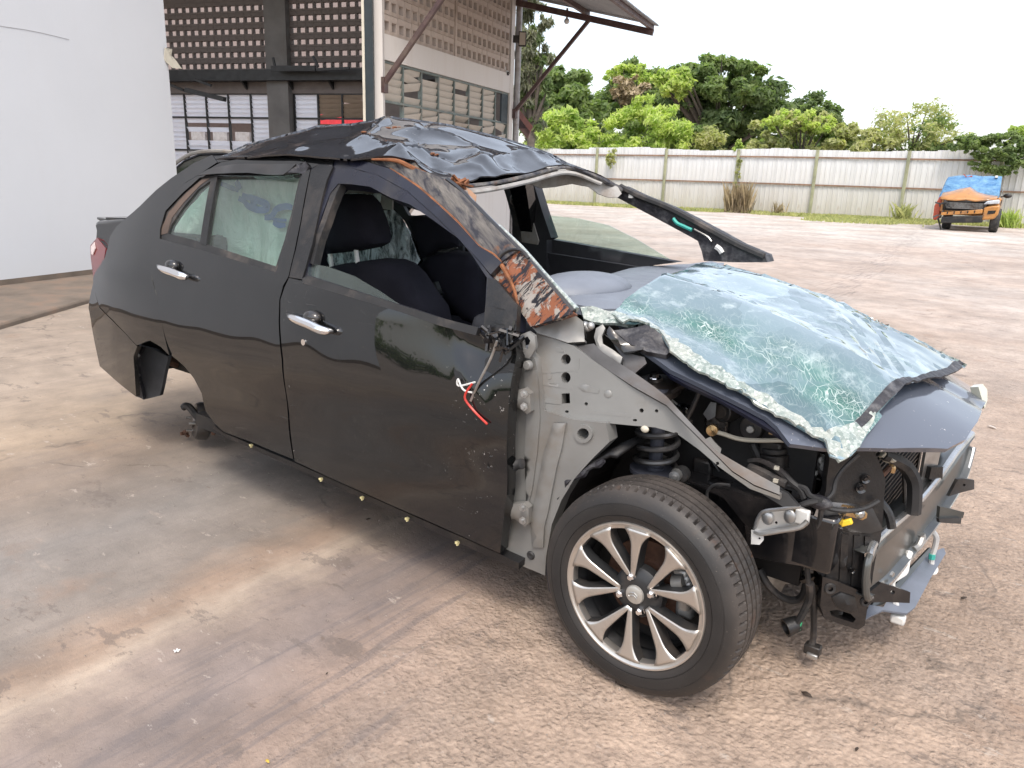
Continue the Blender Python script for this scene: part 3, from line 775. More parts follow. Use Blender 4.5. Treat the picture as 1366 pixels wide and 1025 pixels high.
# sagging steel members under the beam
def steel(pa, pb, d, w, h):
    ua, za = BW.px(*pa); ub, zb = BW.px(*pb); mb = MB(); mb.bar(BW.pt(ua, za, d), BW.pt(ub, zb, d), w, h); mb.build('sagging_rail', MT['frameblack'], shop)
steel((236, 112), (266, 124), .5, .07, .05); steel((282, 126), (332, 138), .8, .10, .09); steel((280, 110), (302, 118), .5, .05, .05)
steel((381, 96), (438, 96), .5, .05, .10); steel((383, 82), (386, 96), .5, .04, .04); steel((435, 80), (442, 94), .5, .04, .04); steel((440, 98), (482, 96), .5, .06, .05)
for x in (331, 392, 446):
    u, z = BW.px(x, 122); mb = MB(); mb.prism([BW.pt(u, z_b0, .01), BW.pt(u, z_b0, .2), BW.pt(u, z+.03, .01)], BW.e*.04); mb.build('bracket', MT['frameblack'], shop)
# roof and the wall that closes the far side
c0 = FA.pt(-.2, 0); c1 = FA.pt(4.4, 0); c2 = BW.pt(uA+3, 0); c3 = c2+(c0-c1)*1.0
mb = MB(); mb.prism([Vector((p.x, p.y, 6.0)) for p in (c0, c1+(c1-c0)*.6, c2, c3)], (0, 0, .15)); mb.build('roof', MT['greycol'], shop)
mb = MB(); mb.prism([Vector((c2.x, c2.y, 0)), Vector((c3.x, c3.y, 0)), Vector((c3.x, c3.y, 6)), Vector((c2.x, c2.y, 6))], (-.15, -.05, 0)); mb.build('side_wall', MT['blockin'], shop)
mb = MB(); a = BW.pt(uE, 0); b = c1+(c1-c0)*.0; 
mb.prism([Vector((b.x, b.y, 0)), Vector((a.x, a.y, 0)), Vector((a.x, a.y, 6)), Vector((b.x, b.y, 6))], (.1, .05, 0))
# low shed with red roof behind the corner
sh = at(690, 160, 16); shed = thing('red_roofed_shed', (sh.x, sh.y, 0), 'small shed with a red-brown sheet roof behind the workshop corner', 'shed')
def sp(x, y, d): return at(x, y, d)
rp_ = [sp(676, 124, 17.5), sp(711, 169.5, 16.2), sp(711, 169.5, 16.2)+ey*3.2, sp(676, 124, 17.5)+ey*3.2]
mb = MB(); mb.prism(rp_, Vector((0, 0, -.10))-ex*.06); mb.build('roof', simple('red brown sheet', (.15, .05, .035), .7, var=.3), shed)
mb = MB(); mb.prism([sp(684, 145, 17.2), sp(707, 171, 16.3), sp(684, 172, 17.2)], ey*.05); mb.build('gable', simple('brown gable', (.07, .035, .03), .8, var=.3), shed)
g0 = sp(672, 172, 17.0); mb = MB(); mb.box((g0.x-.3, g0.y+.4, 1.0), (1.4, 1.2, 2.0), ax); mb.build('wall', MT['greycol'], shed)

# neighbouring building seen through the vent blocks and broken louvres
NB = WP(BW.pt(0, 0, -9.5), 200); nR_ = NB.px(620, 150)[0]; nL_ = NB.px(140, 150)[0]
nbg = thing('neighbour_building', NB.pt(0, 0), 'pinkish rendered building seen through the openings of the workshop back wall', 'building')
mb = MB(); NB.box(mb, nL_, nR_, 3.25, 9.5, -.3, 0); NB.box(mb, nL_, nR_, 0, 1.15, -.3, 0); NB.box(mb, nL_, nR_, 1.152, 3.248, -2.3, -2.2); mb.build('wall', simple('pinkish render', (.26, .21, .195), .85, var=.1), nbg)
mb = MB(); NB.box(mb, nL_, nR_, 2.06, 2.26, -.2, .06); mb.build('ledge', MT['kerb'], nbg)
for k in range(13):
    mb = MB(); NB.box(mb, nL_-1-k*.95, nL_-1.6-k*.95, 2.3, 2.62, -.08, .02); mb.build('window', MT['pipe'], nbg)
MT['redsheet'] = simple('red sheet', (.55, .03, .04), .5, var=.2)
mb = MB(); a_ = NB.px(322, 170)[0]; NB.box(mb, a_, a_-.5, 1.1, 2.1, .05, .2); mb.build('red_door', MT['redsheet'], nbg)
mb = MB(); a_ = NB.px(408, 150)[0]; NB.box(mb, a_, a_-3.6, 1.9, 3.2, .3, .5); mb.build('red_awning', MT['redsheet'], nbg)
# ------------------------------------------------------------ fence
FN = WP(Vector((-24.5, 36.0, 0)), 4.7)
def sheet_mat():
    t = NT('weathered fence sheet'); X, Y, Z = t.xyz()
    v = t.noise(1.0, 5, .65, t.scaled((5, 5, .35)))
    c = t.mix(t.ramp(v, [(.42, 0.0), (.7, .7)]), (.66, .675, .68), (.50, .51, .505))
    low = t.math('MULTIPLY', t.ramp(t.math('ADD', t.math('DIVIDE', Z, 3.2), t.math('MULTIPLY', t.noise(1.2, 5, .7), .35)), [(.15, 1.0), (.42, 0.0)]), .7)
    c = t.mix(low, c, (.40, .36, .28))
    c = t.mix(t.ramp(t.noise(2.2, 6, .7), [(.64, 0.0), (.74, .5)]), c, (.34, .25, .17))
    c = t.mix(t.ramp(t.noise(.35, 4, .6), [(.50, 0.0), (.68, .35)]), c, (.40, .43, .33))
    return t.done(t.pbsdf(c, .6, .1))
MT['fence'] = sheet_mat()
MT['rail'] = simple('rusty fence rail', (.24, .15, .10), .8, var=.35, vscale=2)
MT['post'] = simple('mossy fence post', (.33, .34, .22), .85, var=.3, vscale=2)
fence = thing('metal_fence', FN.pt(20, 0), 'long white corrugated metal sheet fence closing off the far side of the yard', 'fence')
SW = .92; HF = 3.08
def corr_sheet():
    V = []; Fc = []; prof = []
    nr = 4; p = SW/nr
    for k in range(nr):
        b = k*p
        prof += [(b, 0), (b+p*.72, 0), (b+p*.78, .032), (b+p*.94, .032)]
    prof.append((SW+.01, 0))
    for u, d in prof:
        V.append((u, d, 0)); V.append((u, d, 1))
    for j in range(len(prof)-1): Fc.append((2*j, 2*j+2, 2*j+3, 2*j+1))
    return mesh_from('fence_sheet', V, Fc, None, [MT['fence']])
csheet = corr_sheet()
n0, n1 = -34, 48
for i in range(n0, n1):
    o = put(FN, 'fence_sheet', csheet, 1.0+i*SW, .03+random.uniform(-.02, .02), random.uniform(-.01, .01), fence)
    hh = HF*(1+.02*math.sin(i*.7)+random.uniform(-.006, .006)); o.matrix_basis = o.matrix_basis @ Matrix.Diagonal((1, 1, hh, 1))
for z in (2.74, 1.46):
    for k in range(-6, 9):
        mb = MB(); a = 1+k*5.2; mb.bar(FN.pt(a, z+.02*math.sin(k), .07), FN.pt(a+5.2, z+.02*math.sin(k+1), .07), .05, .07); mb.build('fence_rail', MT['rail'], fence)
for x in (640, 716, 795, 886, 981, 1085, 1206, 1330):
    a = FN.px(x, 250)[0]; mb = MB(); mb.bar(FN.pt(a, 0, .12), FN.pt(a+.02, 3.1, .13), .11, .11); mb.build('fence_post', MT['post'], fence)
for k in range(6):
    a = FN.px(640, 250)[0]-2.6*(k+1); mb = MB(); mb.bar(FN.pt(a, 0, .12), FN.pt(a, 3.1, .13), .11, .11); mb.build('fence_post', MT['post'], fence)

# ------------------------------------------------------------ vegetation
def leaf_mat(name, a, b, trans=.55):
    t = NT(name)
    c = t.mix(t.ramp(t.noise(.9, 5, .65), [(.32, 0.0), (.68, 1.0)]), a, b)
    c = t.mix(1.0, c, t.ramp(t.noise(7, 3, .6), [(.3, .7), (.7, 1.25)]), 'MULTIPLY')
    x = t.pbsdf(c, .55, spec=.3); y = t.n('ShaderNodeBsdfTranslucent'); t.l(t.mix(1.0, c, (1.2, 1.35, .7), 'MULTIPLY'), y.inputs[0])
    m = t.n('ShaderNodeMixShader'); m.inputs[0].default_value = trans; t.l(x.outputs[0], m.inputs[1]); t.l(y.outputs[0], m.inputs[2])
    return t.done(m)
LM = {'dark': leaf_mat('dark leaves', (0.103, 0.159, 0.080), (0.198, 0.252, 0.111)),
      'mid': leaf_mat('mid leaves', (0.156, 0.230, 0.102), (0.301, 0.367, 0.154)),
      'lime': leaf_mat('light leaves', (0.355, 0.466, 0.150), (0.645, 0.686, 0.252)),
      'olive': leaf_mat('olive leaves', (0.319, 0.355, 0.178), (0.575, 0.546, 0.293)),
      'grey': leaf_mat('grey green leaves', (0.146, 0.167, 0.124), (0.320, 0.315, 0.242)),
      'dry': leaf_mat('dry leaves', (0.313, 0.245, 0.158), (0.429, 0.352, 0.235), .2)}
MT['bark'] = simple('bark', (.10, .085, .07), .9, var=.35, bump=.4, bscale=15)
def leaves(blobs, n, size, aspect=.45, droop=0.0, shell=.3, up=.5):
    """leaf-sized quads through overlapping clumps; blobs: (x, y, z, rx, ry, rz)"""
    B = np.array(blobs, float); vol = B[:, 3]*B[:, 5]; pr = vol/vol.sum()
    idx = rng.choice(len(B), n, p=pr)
    v = rng.normal(size=(n, 3)); v /= np.linalg.norm(v, axis=1)[:, None]
    rad = shell+(1-shell)*rng.random(n)**.6
    rad *= 1+.22*rng.normal(size=n)
    P = B[idx, :3]+v*rad[:, None]*B[idx, 3:6]
    nn = v*.6+rng.normal(size=(n, 3))*.5+np.array([0, 0, up]); nn /= np.linalg.norm(nn, axis=1)[:, None]
    t = rng.normal(size=(n, 3)); t[:, 2] -= droop*2; t -= nn*(t*nn).sum(1)[:, None]; t /= np.linalg.norm(t, axis=1)[:, None]
    b = np.cross(nn, t); L = size*(.6+.8*rng.random(n))[:, None]; Wd = L*aspect
    V = np.empty((n, 4, 3)); V[:, 0] = P-t*L*.5; V[:, 1] = P+b*Wd*.5; V[:, 2] = P+t*L*.5; V[:, 3] = P-b*Wd*.5
    return V.reshape(-1, 3)
def leaf_mesh(name, V, mat):
    n = len(V)//4; me = bpy.data.meshes.new(name)
    me.vertices.add(len(V)); me.vertices.foreach_set('co', V.astype(np.float32).ravel())
    me.loops.add(4*n); me.loops.foreach_set('vertex_index', np.arange(4*n, dtype=np.int32))
    me.polygons.add(n); me.polygons.foreach_set('loop_start', np.arange(0, 4*n, 4, dtype=np.int32))
    me.materials.append(mat); me.update(calc_edges=True); me.validate(); return me
def clumps(c, R, n, r):
    """split one crown ellipsoid into n smaller clumps spread over it"""
    out_ = []
    for i in range(n):
        v = Vector(rng.normal(size=3)).normalized(); k = rng.uniform(.25, 1.0)**.6
        s = r*rng.uniform(.35, 1.25); m_ = min(R[0], R[2]*1.6)
        out_.append((c[0]+v.x*R[0]*k, c[1]+v.y*R[1]*k, c[2]+v.z*R[2]*k, m_*s, m_*s, m_*s*rng.uniform(.5, .85)))
    return out_
def tree(name, label, cat, px, depth, crowns, trunk=None, group=None):
    """crowns: list of (material, (px0, py0, px1, py1), leaves, size, n clumps, clump size, kwargs)"""
    if depth < 0: depth = 43.7-(px-760)*.0193-depth-1          # just behind (or at) the fence line
    base = at(px, 240, depth); root = thing(name, (base.x, base.y, 0), label, cat, group)
    cs = []
    for (m, (x0, y0, x1, y1), n, size, nc, cr, kw) in crowns:
        kw = dict(kw); dd = kw.pop('dd', 0)
        c = at((x0+x1)/2, (y0+y1)/2, depth+dd); k = (depth+dd)/F
        R = ((x1-x0)/2*k, (x1-x0)/2*k*kw.pop('deep', .7), (y1-y0)/2*k)
        bl = clumps(c, (R[0]*.90, R[1]*.90, R[2]*.88), int(nc*2.2), cr*.85)
        cs.append((m, c, R, bl))
        new_obj('crown', leaf_mesh('crown', leaves(bl, n, size, **kw), LM[m]), None, root)
    if trunk:
        mb = MB(); w = trunk; top = cs[0][1]; b = Vector((base.x, base.y, 0))
        fork = b.lerp(Vector((top.x, top.y, top.z-cs[0][2][2]*.6)), .8)
        mb.tube([b, b.lerp(fork, .5)+Vector((.1*w*3, 0, 0)), fork], [w, w*.8, w*.65], 8)
        for (m, c, R, bl) in cs:
            for q_ in bl[:10]:
                e = Vector(q_[:3]); mid = fork.lerp(e, .5)+Vector((0, 0, .15*(e-fork).length*.3)); mb.tube([fork, mid, e], [w*.5, w*.3, w*.06], 6)
        mb.build('trunk', MT['bark'], root)
    return root
G1 = 'trees beyond the fence'
tree('tall_tree', 'tall drooping grey-green tree beside the workshop corner, behind the canopy', 'tree', 706, 30,
     [('grey', (676, -60, 748, 200), 9000, .30, 26, .34, dict(aspect=.22, droop=1.2)), ('dark', (690, 20, 742, 190), 3000, .30, 14, .34, dict(aspect=.25, droop=1.0))], .22, G1)
tree('bushy_tree', 'bushy mid green tree right of the workshop with a few brown leaf clusters', 'tree', 752, 54,
     [('mid', (680, 74, 822, 230), 20000, .42, 44, .24, dict(dd=0)), ('dark', (690, 110, 812, 230), 8000, .42, 24, .24, dict(dd=2)), ('dry', (748, 120, 792, 165), 260, .45, 8, .3, {})], .3, G1)
tree('patchy_tree', 'mid green tree with a patch of dead brown foliage left of the largest tree', 'tree', 838, 66,
     [('mid', (772, 76, 930, 232), 21000, .5, 36, .24, {}), ('dry', (812, 97, 868, 140), 2000, .45, 12, .34, dict(dd=-4)), ('lime', (800, 82, 880, 120), 1500, .5, 14, .24, dict(dd=-2))], .35, G1)
tree('spreading_tree', 'largest dark green spreading tree behind the middle of the fence', 'tree', 962, 56,
     [('dark', (850, 84, 1066, 225), 26000, .46, 60, .19, {}), ('mid', (862, 72, 1058, 145), 16000, .46, 46, .19, dict(dd=-2.5)), ('lime', (872, 84, 930, 130), 1800, .46, 14, .3, dict(dd=-4)), ('dark', (860, 130, 1030, 225), 11000, .46, 26, .22, dict(dd=2))], .45, G1)
tree('distant_tree', 'small dark distant tree peeping out right of the largest tree', 'tree', 1088, 74,
     [('dark', (1030, 126, 1140, 222), 9000, .5, 22, .26, {}), ('mid', (1058, 135, 1112, 165), 1800, .5, 12, .26, dict(dd=-1))], .3, G1)
G2 = 'shrubs along the back of the fence'
tree('lime_shrub', 'bright lime green shrub with large leaves next to the workshop corner', 'shrub', 745, -3,
     [('lime', (680, 142, 812, 240), 9000, .42, 34, .22, dict(aspect=.32, droop=.5)), ('mid', (685, 160, 810, 240), 4500, .4, 16, .22, dict(dd=1))], .1, G2)
tree('round_shrub', 'large rounded light green shrub in front of the dead brown foliage', 'shrub', 858, -4,
     [('lime', (790, 124, 928, 245), 12000, .34, 50, .19, dict(aspect=.28, droop=.6)), ('mid', (795, 140, 940, 245), 8000, .34, 28, .2, dict(dd=1.2, aspect=.3)), ('olive', (870, 160, 985, 240), 6000, .3, 16, .26, dict(aspect=.3))], .1, G2)
tree('flat_shrub', 'flat topped yellowish shrub over the fence, right of the largest tree', 'shrub', 1068, -3.5,
     [('olive', (982, 144, 1158, 240), 12000, .32, 50, .16, {}), ('lime', (1000, 146, 1130, 180), 4000, .3, 26, .17, dict(dd=-1)), ('mid', (985, 160, 1160, 245), 6000, .32, 22, .18, dict(dd=1.5))], .14, G2)
tree('sparse_tree', 'thin sparse tree with see-through foliage left of the creeper', 'tree', 1209, -3.5,
     [('olive', (1142, 134, 1300, 208), 3000, .22, 30, .32, dict(aspect=.35, shell=.0)), ('mid', (1150, 150, 1290, 208), 900, .22, 20, .3, dict(shell=.0))], .13, G1)
tree('leafy_shrub', 'small leafy shrub just above the fence between the sparse tree and the creeper', 'shrub', 1180, -2.5,
     [('olive', (1118, 168, 1220, 240), 4200, .26, 16, .22, {}), ('mid', (1222, 172, 1310, 240), 3200, .26, 12, .26, {})], .07, G2)
tree('creeper', 'thick dark green creeper spilling over the right end of the fence', 'creeper', 1330, -.75,
     [('mid', (1264, 176, 1400, 214), 12000, .15, 46, .22, dict(deep=.25)), ('mid', (1290, 196, 1380, 236), 6000, .15, 34, .2, dict(deep=.2)), ('lime', (1340, 160, 1420, 200), 3000, .2, 20, .25, dict(deep=.3))], None)
tree('hanging_weed', 'small green weed hanging over the fence top left of the dry clump', 'weed', 815, -.7,
     [('olive', (806, 196, 824, 226), 500, .18, 10, .4, dict(droop=1.0, deep=.2))], None)
tree('fence_weed', 'slim green weed climbing the fence post above the dry clump', 'weed', 983, -.7,
     [('lime', (976, 186, 992, 206), 420, .2, 8, .45, dict(deep=.3)), ('olive', (978, 200, 989, 278), 700, .14, 14, .3, dict(deep=.4))], None)
# grass along the fence, dry clump, grass by the pickup
def blades(pts, h, w, lean, mat_idx=None):
    n = len(pts); P = np.asarray(pts, float); a = rng.random(n)*2*math.pi; H = h*(.5+rng.random(n)); ln = rng.normal(size=(n, 2))*lean
    V = np.empty((n, 4, 3)); dx = np.stack([np.cos(a), np.sin(a), np.zeros(n)], 1)*(w*.5)
    tip = P+np.concatenate([ln*H[:, None], H[:, None]], 1); midp = P+np.concatenate([ln*H[:, None]*.35, H[:, None]*.6], 1)
    V[:, 0] = P-dx; V[:, 1] = P+dx; V[:, 2] = midp+dx*.6; V[:, 3] = tip
    return V.reshape(-1, 3)
def zone(n, x0, x1, d0, d1, dens=None):
    u0 = FN.px(x0, 250)[0]; u1 = FN.px(x1, 250)[0]; U = rng.uniform(u0, u1, n); D = d0+(d1-d0)*rng.random(n)**1.6
    keep = [noise.noise(Vector((u*.35, d*.7, 3))) > -.15 - .35*(1-d/d1) for u, d in zip(U, D)]
    return [FN.pt(u, 0, d) for u, d, k in zip(U, D, keep) if k]
gp = zone(15000, 560, 1420, .1, 2.0)
tag(new_obj('grass', leaf_mesh('grass', blades(gp, .13, .05, .5), LM['olive'])), kind='stuff')
gp = zone(4200, 1110, 1262, .2, 6.2)
tag(new_obj('grass', leaf_mesh('grass', blades(gp, .14, .05, .5), LM['olive'])), kind='stuff')
tc = at(986, 262, 38.6); cl = []
for i in range(420):
    a = rng.random()*6.28; r = 0.75*rng.random(); cl.append((tc.x+math.cos(a)*r, tc.y+.2*math.sin(a)*r, 0))
V = blades(cl, 1.1, .03, .16)
tag(new_obj('dry_grass', leaf_mesh('dry_grass', V, LM['dry'])), 'tall clump of dry straw coloured grass against the fence', 'grass clump')
def weed(px, y, d, h, n, m, label):
    tc = at(px, y, d); cl = [(tc.x+rng.normal()*.2, tc.y+rng.normal()*.12, 0) for _ in range(n)]
    tag(new_obj('weed', leaf_mesh('weed', blades(cl, h, .04, .3), LM[m])), label, 'weed')
weed(1040, 268, 37.6, .5, 60, 'dry', 'thin dry weed at the foot of the fence right of the straw clump')
weed(1206, 275, 34.4, .6, 120, 'olive', 'thin weed at the fence post left of the orange pickup')
weed(1350, 280, 31.6, .6, 160, 'lime', 'fresh green weed at the fence right of the orange pickup')

# ------------------------------------------------------------ wrecked orange pickup
MT['orange'] = simple('orange paint', (.42, .185, .04), .4, var=.15, coat=.7, dirt=(.16, .09, .05), dscale=3)
MT['orangered'] = simple('orange red door', (.42, .07, .03), .3, var=.2, coat=.4)
def tarp_mat():
    t = NT('blue tarpaulin'); w = t.noise(3.5, 5, .6, t.scaled((1, 1, 2.2)))
    c = t.mix(t.ramp(w, [(.35, 0.0), (.65, 1.0)]), (.05, .17, .36), (.16, .33, .50))
    return t.done(t.pbsdf(c, .45, normal=t.bump(w, .9, .15)))
tb = on_z(1284, 309); TD = (tb-CAM).dot(d_)
td = Vector((tb.x-CAM.x, tb.y-CAM.y, 0)).normalized(); tl = Vector((td.y, -td.x, 0))     # away from, and right of, the camera
an = math.radians(3); ty = td*math.cos(an)+tl*math.sin(an); tx = Vector((ty.y, -ty.x, 0))
tk = thing('orange_pickup', (tb.x, tb.y, 0), 'wrecked orange pickup truck with crushed bonnet parked by the fence', 'pickup truck')
TK = 1.05
def tp(x, y, z): return tb+tx*(x*TK)+ty*(y*TK)+Vector((0, 0, z*TK-.0))
tax = (tx, ty, Vector((0, 0, 1)))
def tbox(mb, x0, x1, y0, y1, z0, z1): return mb.box(tp((x0+x1)/2, (y0+y1)/2, (z0+z1)/2), (abs(x1-x0)*TK, abs(y1-y0)*TK, abs(z1-z0)*TK), tax)
def tprism(mb, xz, y, dy): return mb.prism([tp(x, y, z) for x, z in xz], ty*dy*TK)
# x: image right, y: away; front face at y=0
mb = MB(); tprism(mb, [(-.82, .62), (.90, .62), (.92, 1.05), (.86, 1.08), (-.80, 1.08)], .35, 1.2); mb.build('body', MT['orange'], tk, bevel=.03)
mb = MB(); tprism(mb, [(-.85, .5), (.90, .5), (.93, 1.10), (.84, 1.18), (-.82, 1.18)], 1.5, 3.4); mb.build('cab_body', MT['orange'], tk, bevel=.04)
mb = MB(); tprism(mb, [(-.80, 1.18), (.84, 1.18), (.70, 1.76), (.55, 1.82), (-.50, 1.80), (-.66, 1.72)], 2.15, 1.1); mb.build('cab_top', MT['black'], tk, bevel=.04)
# crumpled bonnet: a folded sheet
bx = [-.84, -.62, -.35, -.05, .2, .5, .82]; V = []; Fc = []
for j, (y, zs) in enumerate([(.02, (1.06, 1.03, 1.02, 1.06, 1.02, 1.06, 1.10)), (.12, (1.14, 1.12, 1.13, 1.12, 1.12, 1.13, 1.14)), (.5, (1.24, 1.28, 1.34, 1.40, 1.26, 1.22, 1.18)), (.9, (1.28, 1.32, 1.42, 1.48, 1.32, 1.24, 1.20)), (1.5, (1.24, 1.26, 1.28, 1.28, 1.26, 1.24, 1.22))]):
    for x, z in zip(bx, zs): V.append(tp(x, y, z))
for j in range(4):
    for i in range(6): Fc.append((j*7+i, j*7+i+1, j*7+i+8, j*7+i+7))
o = new_obj('bonnet', mesh_from('bonnet', V, Fc, 25), MT['orange'], tk); m_ = o.modifiers.new('t', 'SOLIDIFY'); m_.thickness = .03
mb = MB(); tbox(mb, -.74, .60, .30, .36, .68, 1.03); mb.build('grille_opening', MT['cavity'], tk)
mb = MB(); tbox(mb, -.60, .46, .20, .28, .74, .96); mb.build('radiator', MT['darksteel'], tk)
for k in range(7):
    mb = MB(); tbox(mb, -.60, .46, .185, .20, .755+k*.03, .765+k*.03); mb.build('radiator_fin', MT['steel'], tk)
mb = MB(); mb.bar(tp(-.72, .12, 1.00), tp(.60, .12, 1.02), .05, .05); mb.bar(tp(.55, .12, 1.02), tp(.50, .14, .74), .05, .09); mb.bar(tp(-.70, .12, 1.0), tp(-.60, .14, .76), .05, .06); mb.build('grille_surround', MT['darksteel'], tk)
mb = MB(); tprism(mb, [(-.74, .50), (.48, .62), (.48, .76), (-.74, .60)], .02, .14); mb.build('bumper_beam', MT['orange'], tk, bevel=.015)
for k in range(5):
    x = -.55+k*.2; z = .595+k*.0195; mb = MB(); tbox(mb, x-.018, x+.018, .005, .02, z-.04, z+.04); mb.build('bumper_slot', MT['cavity'], tk)
mb = MB(); tprism(mb, [(.50, .40), (.86, .46), (.94, .62), (.96, .92), (.70, .88), (.50, .82)], .0, .5); mb.build('bumper_corner', MT['orange'], tk, bevel=.05)
mb = MB(); tprism(mb, [(.62, .60), (.84, .64), (.86, .74), (.64, .72)], -.008, .02); mb.build('fog_lamp', MT['blackgloss'], tk)
mb = MB(); tprism(mb, [(.46, .92), (.92, .96), (.90, 1.10), (.56, 1.04)], -.005, .3); mb.build('headlight', simple('clear lamp', (.55, .58, .62), .08, .2, var=.3, coat=1), tk, bevel=.03)
mb = MB(); tprism(mb, [(-.72, .24), (.52, .32), (.54, .56), (-.70, .46)], .03, .25); mb.build('skid_plate', MT['black'], tk, bevel=.02)  # black skirt, drawn lower to stand in for the shadow under the nose
mb = MB()
for k in range(16):
    a = tp(rng.uniform(-.86, -.66), rng.uniform(0, .3), rng.uniform(.35, 1.1)); mb.bar(a, a+Vector(rng.normal(size=3))*.14, .03, .05)
tag(mb.build('crushed_metal', MT['darksteel'], tk), kind='stuff')
mb = MB(); tprism(mb, [(-.92, .30), (-1.0, .36), (-1.02, .8), (-.90, 1.12), (-.80, 1.16), (-.82, .4)], .4, .9); mb.build('torn_fender', MT['orangered'], tk, bevel=.03)
for (x, y) in ((.86, .62), (.82, 3.75), (-.60, 1.25), (-.78, 3.75)):
    mb = MB(); c = tp(x, y, .38)
    mb.lathe([(.22, -.13), (.36, -.14), (.395, -.10), (.405, 0), (.395, .10), (.36, .14), (.22, .13)], c, tx, 28); w = mb.build('wheel', MT['rubber'], tk)
    ROOTM[w.name] = Matrix.Identity(4)
    mb = MB(); mb.lathe([(.0001, -.06), (.06, -.08), (.10, -.06), (.22, -.08), (.22, .08), (.1, .06), (.06, .08), (.0001, .06)], c, tx, 14); mb.build('rim', MT['darksteel'], w)
mb = MB(); mb.ball(tp(1.08, 1.75, 1.22), .14, 8, (1, .5, .6)); mb.bar(tp(.88, 1.75, 1.18), tp(1.02, 1.75, 1.2), .06, .05); mb.build('mirror', MT['black'], tk)
mb = MB(); tprism(mb, [(.905, .52), (.93, .52), (.955, 1.08), (.93, 1.10)], 1.2, .02); tbox(mb, .885, .93, 1.6, 3.2, .40, .48); mb.build('running_board', MT['black'], tk)
mb = MB(); V = [tp(.935, 2.0, 1.2), tp(.935, 2.9, 1.2), tp(.78, 2.9, 1.68), tp(.78, 2.2, 1.68)]; mb.prism(V, tx*.01); mb.build('window', MT['glassdark'], tk)
mb = MB(); tbox(mb, .60, .68, 1.7, 1.9, 1.82, 1.90); mb.build('roof_light', MT['white'], tk)
mb = MB(); mb.bar(tp(-.25, 1.8, 1.80), tp(-.38, 1.8, 1.92), .03, .03); mb.bar(tp(-.25, 1.8, 1.80), tp(-.1, 1.8, 1.86), .03, .05); mb.build('bent_strip', MT['orangered'], tk)
# tarpaulin over windscreen and cab front
V = []; Fc = []; nu, nv = 26, 14
for j in range(nv+1):
    v = j/nv
    for i in range(nu+1):
        u = i/nu; x = -.99+1.84*u+(.10*(1-u)*v); x = x*(1-.10*v)
        y = 1.28+1.3*v; z = 1.16+.72*math.sin(min(v*1.35, .999)*math.pi/2)**.8-(.12+.06*math.sin(v*7))*(max(0, .22-u)/.22)**1.2
        z += .09*math.exp(-((u-.42)/.1)**2)*(1-v)*.9
        f = .05*noise.noise(Vector((u*7, v*3, 1)))+.025*noise.noise(Vector((u*17, v*8, 4)))
        V.append(tp(x, y-.18*(1-v)+f, z+f*.8))
for j in range(nv):
    for i in range(nu): a = j*(nu+1)+i; Fc.append((a, a+1, a+nu+2, a+nu+1))
o = new_obj('tarpaulin', mesh_from('tarpaulin', V, Fc, 60), tarp_mat()); m_ = o.modifiers.new('t', 'SOLIDIFY'); m_.thickness = .012
tag(o, 'bright blue tarpaulin tied over the windscreen of the orange pickup', 'tarp')

# ------------------------------------------------------------ dark car inside the workshop
cb = at(231, 215, 11.6); cr0 = thing('parked_car', (cb.x, cb.y, 0), 'dark car parked inside the workshop beside the white building', 'car')
cax = Vector((1, 0, 0)).lerp(ex, .75).normalized(); cay = Vector((-cax.y, cax.x, 0))
def cp_(x, y, z): return Vector((cb.x, cb.y, 0))+cax*x+cay*y+Vector((0, 0, z))
prof = [(-1.2, .3), (3.1, .3), (3.15, .8), (2.4, .98), (1.75, 1.02), (-.42, 1.02), (-1.25, .9)]
mb = MB(); mb.prism([cp_(x, 0, z) for x, z in prof], cay*1.7); mb.build('body', MT['paint'], cr0, bevel=.06)
gh = [(-.36, 1.02), (-.14, 1.30), (.08, 1.46), (.35, 1.56), (.85, 1.58), (1.35, 1.48), (1.9, 1.05)]
mb = MB(); mb.prism([cp_(x, .14, z) for x, z in gh], cay*1.42); mb.build('cabin', MT['blackgloss'], cr0, bevel=.05)
mb = MB(); mb.tube([cp_(x, .125, z+.01) for x, z in gh], .028, 6); mb.build('window_trim', MT['trimgrey'], cr0)
g2 = [(-.22, 1.05), (.12, 1.40), (.40, 1.50), (.62, 1.50), (.62, 1.05)]
mb = MB(); mb.prism([cp_(x, .13, z) for x, z in g2], -cay*.012); mb.build('window', MT['glassdark'], cr0)
g3 = [(.68, 1.05), (.68, 1.50), (1.25, 1.42), (1.6, 1.06)]
mb = MB(); mb.prism([cp_(x, .13, z) for x, z in g3], -cay*.012); mb.build('window', MT['glassdark'], cr0)
mb = MB(); mb.ball(cp_(-.06, -.10, 1.11), .12, 8, (1.05, .5, .62)); mb.build('mirror', MT['steel'], cr0)
for x in (-.5, 2.4):
    mb = MB(); mb.lathe([(.18, -.1), (.3, -.1), (.32, 0), (.3, .1), (.18, .1)], cp_(x, .05, .32), cay, 24); mb.build('wheel', MT['rubber'], cr0)

